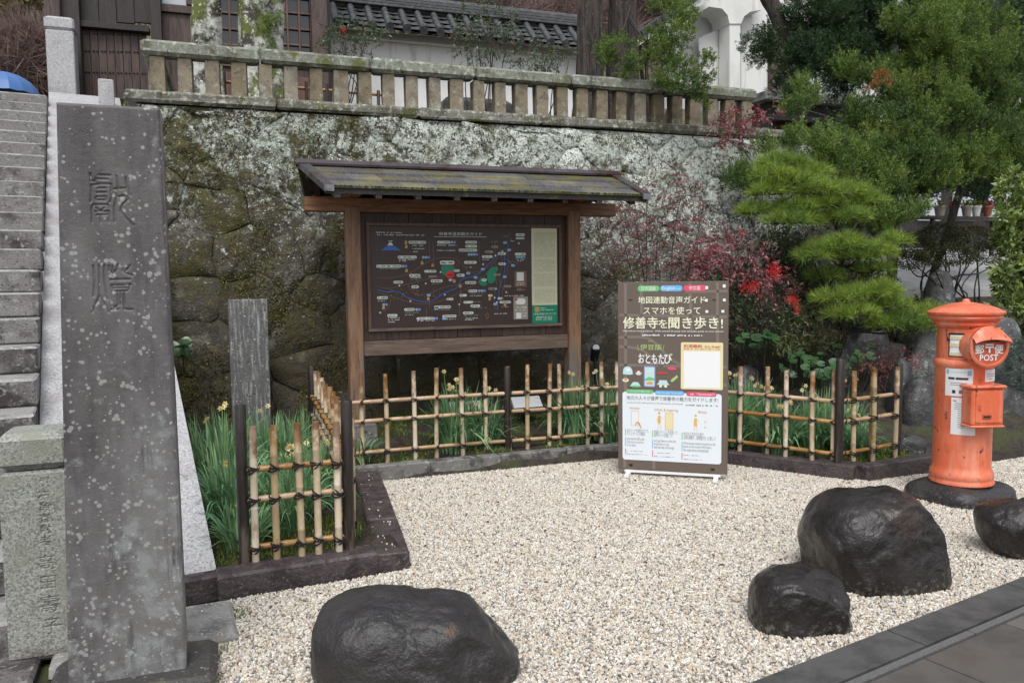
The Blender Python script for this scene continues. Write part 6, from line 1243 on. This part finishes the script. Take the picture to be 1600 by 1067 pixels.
# dark evergreen shrubs filling the bank behind
def bush(px, py, v, rx, rz, label, m, dens=60, ll=.05, lw=.022, name='evergreen_shrub', cat='shrub', group='evergreen shrubs on the bank'):
    p = A(px, py, v); r = thing(name, (p[0], v, p[2]-rz), label, cat, group); B = [(p[0]+RNG.normal()*rx*.4, v+RNG.normal()*rx*.2, p[2]+RNG.normal()*rz*.3, rx*.6, rx*.5, rz*.6) for _ in range(5)]
    P, D = blob_pts(B, dens, .6); V, F = leafmesh(np.repeat(P, 5, 0)+RNG.normal(size=(len(P)*5, 3))*.03, np.repeat(D, 5, 0)*.6+unit(len(P)*5), ll, lw); tag(npobj('foliage', V, F, m, r), kind='stuff')
    branch(r, 'stem', [(p[0], v, p[2]-rz), (p[0]+.03, v, p[2])], .02, .01, MT['bark_dark'], 6); return r
bush(1150, 440, 7.6, .45, .35, 'grey green shrub against the wall left of the pine', MT['nandina_green']); bush(1230, 400, 7.5, .4, .4, 'dark shrub between the wall and the pine pads', MT['nandina_green']); bush(1270, 470, 7.4, .45, .35, 'shadowy shrub beneath the middle pine pads', MT['nandina_green'])
bush(1330, 440, 8.0, .6, .3, 'dark low shrub behind the pine trunk', MT['azalea']); bush(1400, 500, 7.7, .6, .25, 'dark shrub above the broad dark rock', MT['azalea']); bush(1470, 510, 7.2, .5, .2, 'grassy dark shrub behind the post box cap', MT['azalea']); bush(1560, 540, 7.4, .8, .35, 'dark shrub behind the rocks right of the post box', MT['azalea'])
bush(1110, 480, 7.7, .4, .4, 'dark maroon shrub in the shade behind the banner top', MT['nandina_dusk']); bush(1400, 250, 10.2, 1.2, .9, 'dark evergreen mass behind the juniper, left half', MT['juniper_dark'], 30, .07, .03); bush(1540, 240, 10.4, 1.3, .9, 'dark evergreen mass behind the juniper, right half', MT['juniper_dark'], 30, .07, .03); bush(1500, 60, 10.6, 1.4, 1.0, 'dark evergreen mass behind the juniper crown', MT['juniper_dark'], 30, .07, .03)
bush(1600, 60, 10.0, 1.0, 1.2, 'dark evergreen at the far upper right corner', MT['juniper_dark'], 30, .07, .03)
# ================================================================== FLOODLIGHTS
def flood(px, py, v, label):
    p = A(px, py, v); r = thing('garden_floodlight', (p[0], v, .2), label, 'floodlight', 'white garden floodlights')
    z = p[2]; mb = MB(); mb.add([(p[0]-.16, v-.10, z-.05), (p[0]+.14, v-.10, z-.05), (p[0]+.16, v+.06, z+.035), (p[0]-.14, v+.06, z+.035), (p[0]-.16, v-.07, z-.075), (p[0]+.14, v-.07, z-.075), (p[0]+.16, v+.09, z+.0), (p[0]-.14, v+.09, z+.0)], [(0, 1, 2, 3), (7, 6, 5, 4), (0, 4, 5, 1), (1, 5, 6, 2), (2, 6, 7, 3), (3, 7, 4, 0)])
    mb.build('panel', MT['spot_metal'], r); mb = MB(); mb.box((p[0], v+.02, (z+.15)/2), (.05, .04, max(.05, z-.17))); mb.build('stand', MT['black'], r)
    mb = MB(); mb.box((p[0], v-.05, z-.095), (.24, .05, .04), bev=.006); mb.build('lamp_head', MT['black'], r)
flood(822, 626, 7.35, 'white tilted floodlight panel behind the fence below the map board, right'); flood(727, 634, 7.3, 'white tilted floodlight panel half hidden by narcissus, left')
p = A(930, 545, 7.55); r = thing('black_spotlight', (p[0], 7.55, .25), 'slim black spotlight on a pole right of the map board', 'spotlight')
mb = MB(); mb.tube([(p[0], 7.55, .25), (p[0], 7.55, p[2]-.05)], .016, 8); mb.build('pole', MT['black'], r); mb = MB(); mb.tube([(p[0]+.01, 7.60, p[2]-.12), (p[0], 7.53, p[2]+.01)], [.045, .05], 14); mb.build('lamp_body', MT['black'], r)
mb = MB(); mb.tube([(p[0]-.001, 7.528, p[2]+.012), (p[0]-.003, 7.518, p[2]+.016)], [.038, .034], 14); mb.build('lens', MT['glass_pale'], r)
p = A(930, 583, 7.5); mb = MB(); mb.box((p[0], 7.53, p[2]), (.035, .004, .02)); mb.build('label', MT['white'], r)
# ================================================================== GATE BUILDING (left)
GV = 13.0
def pz(px, py, v=GV): return A(px, py, v)
gate = thing('gate_building', (pz(180, 145)[0], GV, 4.15), 'dark wooden temple gate building with plank doors and lattice windows', 'temple building')
def panel(x0, y0, x1, y1, v, th, m, nm, parent=gate, bev=.006):
    a, b = A(x0, y1, v), A(x1, y0, v); a2 = A(x0, y0, v); b2 = A(x1, y1, v)
    u0_, u1_, z0_, z1_ = (a[0]+a2[0])/2, (b[0]+b2[0])/2, (a[2]+b2[2])/2, (a2[2]+b[2])/2
    mb = MB(); mb.box(((u0_+u1_)/2, v+th/2, (z0_+z1_)/2), (u1_-u0_, th, z1_-z0_), 0, bev=bev); return mb.build(nm, m, parent)
panel(67, -180, 92, 150, GV-.25, .3, MT['gate_wood'], 'corner_post'); panel(92, -180, 122, 152, GV-.15, .25, MT['gate_wood_dark'], 'post'); panel(233, -180, 250, 156, GV-.15, .25, MT['gate_wood_dark'], 'post'); panel(300, -180, 308, 160, GV-.12, .2, MT['lattice_wood'], 'post')
panel(122, 36, 233, 46, GV-.08, .2, MT['gate_wood_dark'], 'lintel'); 
for k in range(4): panel(122+k*28, -180, 149.5+k*28, 36, GV+.02, .05, MT['gate_wood_dark'], 'upper_plank')
for k in range(8):
    x0 = 130+k*12.6; panel(x0, 46, x0+12.3, 156, GV+.05, .05, MT['gate_wood'], 'door_plank')
for y in (53, 80, 113):
    for k in range(8):
        for dx in (4, 9): q = A(130+k*12.6+dx, y+k*.3, GV+.045); mb = MB(); mb.tube([(q[0], GV+.052, q[2]), (q[0], GV+.030, q[2])], [.016, .008], 6); nail = mb.build('nail', MT['black'], gate)
for k in range(3): panel(250+k*16.5, 20, 266+k*16.5, 160, GV+.05, .04, MT['gate_wood'], 'wall_plank')
panel(250, 8, 300, 20, GV+.0, .1, MT['gate_wood'], 'rail'); panel(252, -60, 290, 8, GV+.06, .02, MT['glass_pale'], 'window_pane'); panel(290, -60, 300, 8, GV, .08, MT['gate_wood'], 'window_frame')
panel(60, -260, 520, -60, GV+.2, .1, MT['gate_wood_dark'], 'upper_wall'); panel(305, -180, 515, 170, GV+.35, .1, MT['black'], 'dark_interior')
for (x0, x1, cols) in ((338, 374, 2), (378, 384, 0), (428, 484, 3)):
    if not cols: continue
    fr_ = panel(x0, 96, x1, 104, GV-.02, .08, MT['lattice_wood'], 'window_frame'); panel(x0, -180, x1, 96, GV+.05, .015, MT['glass_dark'], 'glass', gate)
    for k in range(cols+1): x = x0+(x1-x0)*k/cols; panel(x-1.6, -180, x+1.6, 96, GV, .05, MT['lattice_wood'], 'mullion')
    for y in (-28, -4, 20, 45, 70): panel(x0, y-1.6, x1, y+1.6, GV+.008, .035, MT['lattice_wood'], 'glazing_bar')
panel(308, 104, 500, 200, GV+.02, .06, MT['gate_wood'], 'lower_wall'); panel(486, -180, 511, 200, GV-.15, .25, MT['gate_wood'], 'corner_post')
panel(345, 118, 500, 168, GV-.5, .03, MT['lattice_wood'], 'low_screen', gate)
# low bamboo garden fence behind the balusters
lf = thing('low_fence', tuple(A(560, 150, 10.6)), 'low dark bamboo fence glimpsed behind the balusters', 'fence')
for i in range(16): a = A(352+i*16, 165+i*.9, 10.6); mb = MB(); mb.tube([(a[0], 10.6, 3.3), (a[0], 10.6, A(352+i*16, 112+i*2.0, 10.6)[2])], .022, 7); mb.build('picket', MT['gate_wood'], lf)
for y in (92, 128): 
    a, b = A(350, y, 10.65), A(612, y+22, 10.65); mb = MB(); mb.tube([a, b], .022, 7); mb.build('rail', MT['bamboo_rail'], lf)
# ================================================================== PLASTER WALL WITH TILE ROOF
PV = 14.4
pw_ = thing('plaster_wall', (A(700, 100, PV)[0], PV, 4.15), 'white plaster garden wall with a grey tiled roof behind the balustrade', 'tiled wall')
a, b = A(508, 60, PV), A(935, 60, PV); zr0 = A(560, 52, PV)[2]; 
mb = MB(); mb.box(((a[0]+b[0])/2, PV+.15, (3.4+zr0)/2), (b[0]-a[0], .3, zr0-3.4)); mb.build('wall', MT['plaster'], pw_)
mb = MB(); mb.box(((a[0]+b[0])/2, PV-.06, zr0-.05), (b[0]-a[0], .14, .12)); mb.build('cornice', MT['white_paint'], pw_)
RT = zr0+.50; u = a[0]; rl = b[0]-a[0]
mb = MB(); mb.add([(a[0], PV-.42, zr0-.02), (b[0], PV-.42, zr0-.02), (b[0], PV+.15, RT), (a[0], PV+.15, RT)], [(0, 1, 2, 3)]); mb.add([(a[0], PV-.42, zr0-.07), (b[0], PV-.42, zr0-.07), (b[0], PV+.1, zr0+.1), (a[0], PV+.1, zr0+.1)], [(0, 1, 2, 3)]); mb.build('roof_bed', MT['tile'], pw_)
nt_ = int(rl/.30)
for i in range(nt_):
    uu = a[0]+.15+i*.30
    mb = MB(); mb.tube([(uu, PV+.12, RT+.01), (uu, PV-.43, zr0+.02)], .062, 10); t0_ = mb.build('roll_tile', MT['tile'], pw_, smooth=True, auto=50)
    mb = MB(); mb.tube([(uu, PV-.425, zr0+.022), (uu, PV-.45, zr0+.012)], .078, 14); mb.tube([(uu, PV-.45, zr0+.012), (uu, PV-.452, zr0+.011)], .05, 12); mb.build('end_tile', MT['tile'], pw_, smooth=True, auto=40)
    for j in range(4):
        f = j/4; y0 = PV-.44+.14*j; z0_ = zr0-.01+(RT-zr0)*f*.97
        mb = MB(); P = []
        for k in range(5): s_ = -.11+.055*k; P += [(uu+.15+s_, y0, z0_-.02+abs(s_)*.22+.02), (uu+.15+s_, y0+.16, z0_-.02+abs(s_)*.22+.145)]
        mb.add(P, [(2*k, 2*k+2, 2*k+3, 2*k+1) for k in range(4)]); mb.prism([P[0], P[2], P[4], P[6], P[8]], (0, .0, -.025)); mb.build('pan_tile', MT['tile'], pw_)
for k in range(3): mb = MB(); mb.box(((a[0]+b[0])/2, PV+.15, RT+.035+k*.055), (rl, .30-.04*k, .05), bev=.01); mb.build('ridge_course', MT['tile'], pw_)
mb = MB(); mb.tube([(a[0], PV+.15, RT+.20), (b[0], PV+.15, RT+.20)], .075, 10); mb.build('ridge_roll', MT['tile'], pw_, smooth=True, auto=50)
# reddish brown bench-like shape behind balusters
q0, q1 = A(690, 150, 12.6), A(800, 150, 12.6); r = thing('stone_trough', ((q0[0]+q1[0])/2, 12.6, 3.9), 'dark purple grey stone block seen between the balusters', 'stone block'); mb = MB(); mb.box(((q0[0]+q1[0])/2, 12.7, 4.25), (q1[0]-q0[0], .5, .62), 0, bev=.08); mb.build('block', MT['dark_garden_rock'], r)
# ================================================================== WHITE HOUSE (right)
HV = 13.4
wh = thing('white_house', (A(1150, 150, HV)[0], HV, 3.5), 'white rendered house with arched bracket column and brown shutter', 'house')
def wpoly(nm, pts, v, th, m):
    mb = MB(); P = [A(x, y, v) for x, y in pts]; mb.prism(P, (0, th, 0)); return mb.build(nm, m, wh)
wpoly('recess_wall', [(1040, 170), (1040, 20), (1200, -60), (1200, 175)], HV+.55, .1, MT['plaster'])
wpoly('side_wall', [(1096, 160), (1092, 60), (1140, 38), (1140, 150)], HV+.3, .04, MT['plaster'])
wpoly('column', [(1140, 175), (1140, 38), (1157, 38), (1157, 175)], HV-.1, .35, MT['white_paint'])
wpoly('bracket', [(1140, 37.5), (1137, 24), (1128, 14), (1108, 11), (1075, 30), (1060, 42), (1056, 36), (1075, 20), (1108, 2), (1108, -60), (1192, -60), (1190, 16), (1172, 19), (1163, 26), (1158, 37.5)], HV-.12, .55, MT['white_paint'])
wpoly('bright_wall', [(1158, 178), (1158, 28), (1215, -10), (1215, 178)], HV+.18, .1, MT['white_paint'])
wpoly('shutter_frame', [(1203, 160), (1203, 38), (1207, 38), (1207, 160)], HV+.1, .08, MT['gate_wood'])
wpoly('shutter', [(1207, 160), (1207, 38), (1262, 36), (1262, 150)], HV+.14, .05, MT['shutter'])
wpoly('upper_wall', [(1200, 40), (1200, -120), (1420, -120), (1420, 60)], HV+.3, .1, MT['white_paint']); wpoly('back_wall', [(1262, 200), (1262, 40), (1460, 60), (1460, 250)], HV+.5, .1, MT['white_paint'])
wpoly('window', [(1290, 148), (1290, 60), (1335, 60), (1335, 148)], HV+.44, .04, MT['glass_pale'])
# gable verge with tiles left of the column
vg = thing('tiled_gable', tuple(A(1040, 50, 13)), 'sloping white gable edge trimmed with small grey roof tiles', 'roof edge')
p0, p1_ = A(992, 70, 13.0), A(1110, -10, 13.0); mb = MB(); mb.bar(p0, p1_, .25, .10); mb.build('verge', MT['white_paint'], vg); mb = MB(); mb.bar(p0+np.array([0, 0, .10]), p1_+np.array([0, 0, .10]), .3, .10); mb.build('tile_bed', MT['tile'], vg)
for k in range(11): c = p0+(p1_-p0)*(k+.5)/11; mb = MB(); mb.tube([c+np.array([0, -.22, .13]), c+np.array([0, .1, .15])], .055, 9); mb.build('end_tile', MT['tile'], vg, smooth=True, auto=50)
# balcony, railing
bl = thing('balcony', tuple(A(1290, 150, 12.2)), 'grey balcony slab with thin metal railing behind the juniper', 'balcony')
def bpan(x0, y0, x1, y1, v, th, m, nm, parent): return panel(x0, y0, x1, y1, v, th, m, nm, parent, 0)
bpan(1196, 148, 1345, 160, 12.2, 1.2, MT['kerb_grey'], 'slab', bl); bpan(1200, 160, 1345, 186, 12.4, 1.0, MT['gate_wood_dark'], 'underside', bl); bpan(1262, 84, 1345, 87, 12.25, .03, MT['spot_metal'], 'rail', bl)
for k in range(15): x = 1264+k*5.6; bpan(x-.7, 87, x+.7, 148, 12.26, .015, MT['spot_metal'], 'baluster', bl)
pg = thing('wooden_pergola', tuple(A(1270, 210, 11.4)), 'reddish brown timber lean-to with a white tube lamp under the balcony', 'lean-to')
panel(1196, 184, 1350, 192, 11.3, .5, MT['gate_wood_dark'], 'roof_edge', pg); panel(1212, 192, 1345, 206, 11.45, .1, MT['pergola_wood'], 'beam', pg); panel(1216, 206, 1340, 213, 11.55, .1, MT['pergola_wood'], 'beam', pg)
for x in (1268, 1282, 1340): panel(x, 213, x+6, 330, 11.55, .08, MT['pergola_wood'], 'post', pg)
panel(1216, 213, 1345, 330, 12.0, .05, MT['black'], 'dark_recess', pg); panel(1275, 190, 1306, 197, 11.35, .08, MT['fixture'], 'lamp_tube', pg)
# garage-like white backdrop further right and flower pots
sh = thing('flower_shelf', tuple(A(1490, 350, 9.4)), 'long wooden shelf for flower pots above the clipped azalea', 'shelf')
panel(1450, 338, 1560, 342, 9.4, .3, MT['gate_wood'], 'board', sh)
for x in (1456, 1550): panel(x, 342, x+4, 400, 9.5, .05, MT['gate_wood'], 'leg', sh)
for i, (x, r_, m_, lb) in enumerate([(1470, .085, 'pot', 'pale flower pot at the left end of the shelf'), (1492, .07, 'pot_red', 'terracotta flower pot, second on the shelf'), (1512, .08, 'pot', 'pale flower pot in the middle of the shelf'), (1527, .07, 'white', 'white flower pot right of the middle of the shelf'), (1545, .07, 'pot_red', 'terracotta flower pot at the right end of the shelf')]):
    p = A(x, 338, 9.5); t_ = thing('flower_pot', (p[0], 9.52, p[2]), lb, 'flower pot', 'flower pots on the shelf'); mb = MB(); mb.lathe((p[0], 9.52, p[2]), [(0, 0), (r_*.7, 0), (r_*.95, .13), (r_*1.08, .13), (r_*1.08, .165), (r_*.95, .165), (r_*.9, .14), (0, .14)], 16); mb.build('pot', MT[m_], t_, smooth=True, auto=40)
    P = np.tile([p[0], 9.52, p[2]+.15], (60, 1))+RNG.normal(size=(60, 3))*.03; V, F = leafmesh(P, unit(60)+[0, 0, 1], .09, .025); tag(npobj('plant', V, F, MT[('grass', 'nandina_red', 'juniper')[i % 3]], t_), kind='stuff')
# houses / walls far right behind trees
fh = thing('far_house', tuple(A(1510, 150, 17)), 'pale house wall glimpsed through the juniper at right', 'house'); panel(1340, 118, 1600, 165, 17, .2, MT['plaster'], 'wall', fh); panel(1330, 100, 1620, 118, 16.8, .4, MT['tile'], 'roof', fh); panel(1340, 165, 1720, 240, 17, .2, MT['gate_wood_dark'], 'lower_wall', fh)
sw = thing('street_wall', tuple(A(1500, 330, 16)), 'dim building front at the far side of the lane', 'house'); panel(1300, 235, 1750, 400, 16.5, .3, MT['gate_wood_dark'], 'wall', sw)
for k in range(4): panel(1380+k*55, 300, 1415+k*55, 345, 16.42, .06, MT['glass_pale'], 'window', sw)
# ================================================================== UMBRELLA
c = A(4, 142, 14.0); um = thing('umbrella', (c[0], 14, 4.2), 'blue umbrella showing above the top of the steps', 'umbrella')
r_ = .50; top = A(2, 113, 14.0)[2]; bz = top-.33; nr = 16
for k in range(nr):
    a0_, a1_ = 2*math.pi*k/nr, 2*math.pi*(k+1)/nr; P = []
    for j in range(6):
        t_ = j/5; rr = r_*math.sin(t_*1.35)/math.sin(1.35); z_ = bz+(top-bz)*math.cos(t_*math.pi/2)**.9 if t_ < 1 else bz
        am = (a0_+a1_)/2
        for q_ in (a0_, am, a1_): s_ = rr*(.985 if q_ == am else 1); P.append((c[0]+s_*math.cos(q_), 14+s_*math.sin(q_), z_-(.012*t_ if q_ == am else 0)))
    mb = MB(); mb.add(P, [(j*3+i, j*3+i+1, (j+1)*3+i+1, (j+1)*3+i) for j in range(5) for i in range(2)]); mb.build('canopy_panel', MT['blue_fabric'], um, smooth=True)
mb = MB(); mb.tube([(c[0], 14, 4.2), (c[0], 14, top+.06)], .008, 6); mb.build('shaft', MT['black'], um)
# ================================================================== HILLSIDE TREES
def hilltree(px, py, v, rx, rz, m, label, dens=14, ll=.16, lw=.06, bare=False):
    p = A(px, py, v); r = thing('hillside_tree', (p[0], v, float(hill_h(p[0], v))), label, 'tree', 'trees on the hillside')
    B = [(p[0]+RNG.normal()*rx*.45, v+RNG.normal()*rx*.3, p[2]+RNG.normal()*rz*.4, rx*.55, rx*.5, rz*.55) for _ in range(6)]
    P, D = blob_pts(B, dens/4, .3)
    if bare: V, F = needles(P, D*.5+unit(len(P))*.6+[0, 0, .3], .9, 9, .018, .5)
    else: V, F = leafmesh(np.repeat(P, 9, 0)+RNG.normal(size=(len(P)*9, 3))*.22, unit(len(P)*9), ll, lw)
    tag(npobj('crown', V, F, m, r), kind='stuff')
    br = MB(); base = np.array([p[0], v, float(hill_h(p[0], v))-.3])
    for k in range(7): e = np.array(B[k % 6][:3])+RNG.normal(size=3)*rx*.3; br.tube([base, base*.5+e*.5+RNG.normal(size=3)*.2, e], [.13, .07, .03], 5)
    br.build('trunk', MT['twig'], r); return r
HT = [(20, 40, 24, 2.2, 1.6, 'hill_green', 'yellow green tree at the upper left corner above the umbrella', False), (50, 110, 23, 1.8, 1.1, 'hill_brown', 'brown bare tree left of the gate post above the steps', True), (10, 100, 25, 2.2, 1.2, 'hill_green', 'low scrub tree directly behind the blue umbrella', False), (60, 20, 30, 3, 2.2, 'juniper_dark', 'dark evergreen behind the yellow green tree at upper left', False), (-60, 60, 27, 3, 3, 'hill_green', 'scrub tree just outside the left edge of the view', False),
      (560, 8, 26, 2.2, 1.2, 'hill_green', 'green brown tree above the left end of the tiled wall', False), (640, 10, 27, 2.6, 1.3, 'hill_brown', 'bare reddish tree above the left part of the tiled wall', True), (720, 5, 25, 2.4, 1.3, 'hill_brown', 'bare tree above the middle of the tiled wall', True), (830, 15, 27, 2.6, 1.4, 'hill_brown', 'bare purple brown tree left of the cypress', True), (890, 25, 24, 2.0, 1.2, 'hill_brown', 'bare twiggy tree touching the cypress trunk', True), (1020, 10, 25, 2.2, 1.6, 'hill_brown', 'bare tree between the cypress and the white house', True),
      (1400, 20, 22, 4, 3, 'juniper_dark', 'dark tree mass far behind the juniper, left', False), (1560, 30, 22, 4, 3, 'juniper_dark', 'dark tree mass far behind the juniper, right', False), (1700, 120, 20, 3.5, 3, 'juniper_dark', 'dark tree beyond the right edge', False), (780, -10, 32, 4, 2, 'hill_green', 'mixed green tree high on the hill above the tiled wall', False)]
for px, py, v, rx, rz, m_, lb, bare in HT: hilltree(px, py, v, rx, rz, MT[m_], lb, 16, .17, .07, bare)
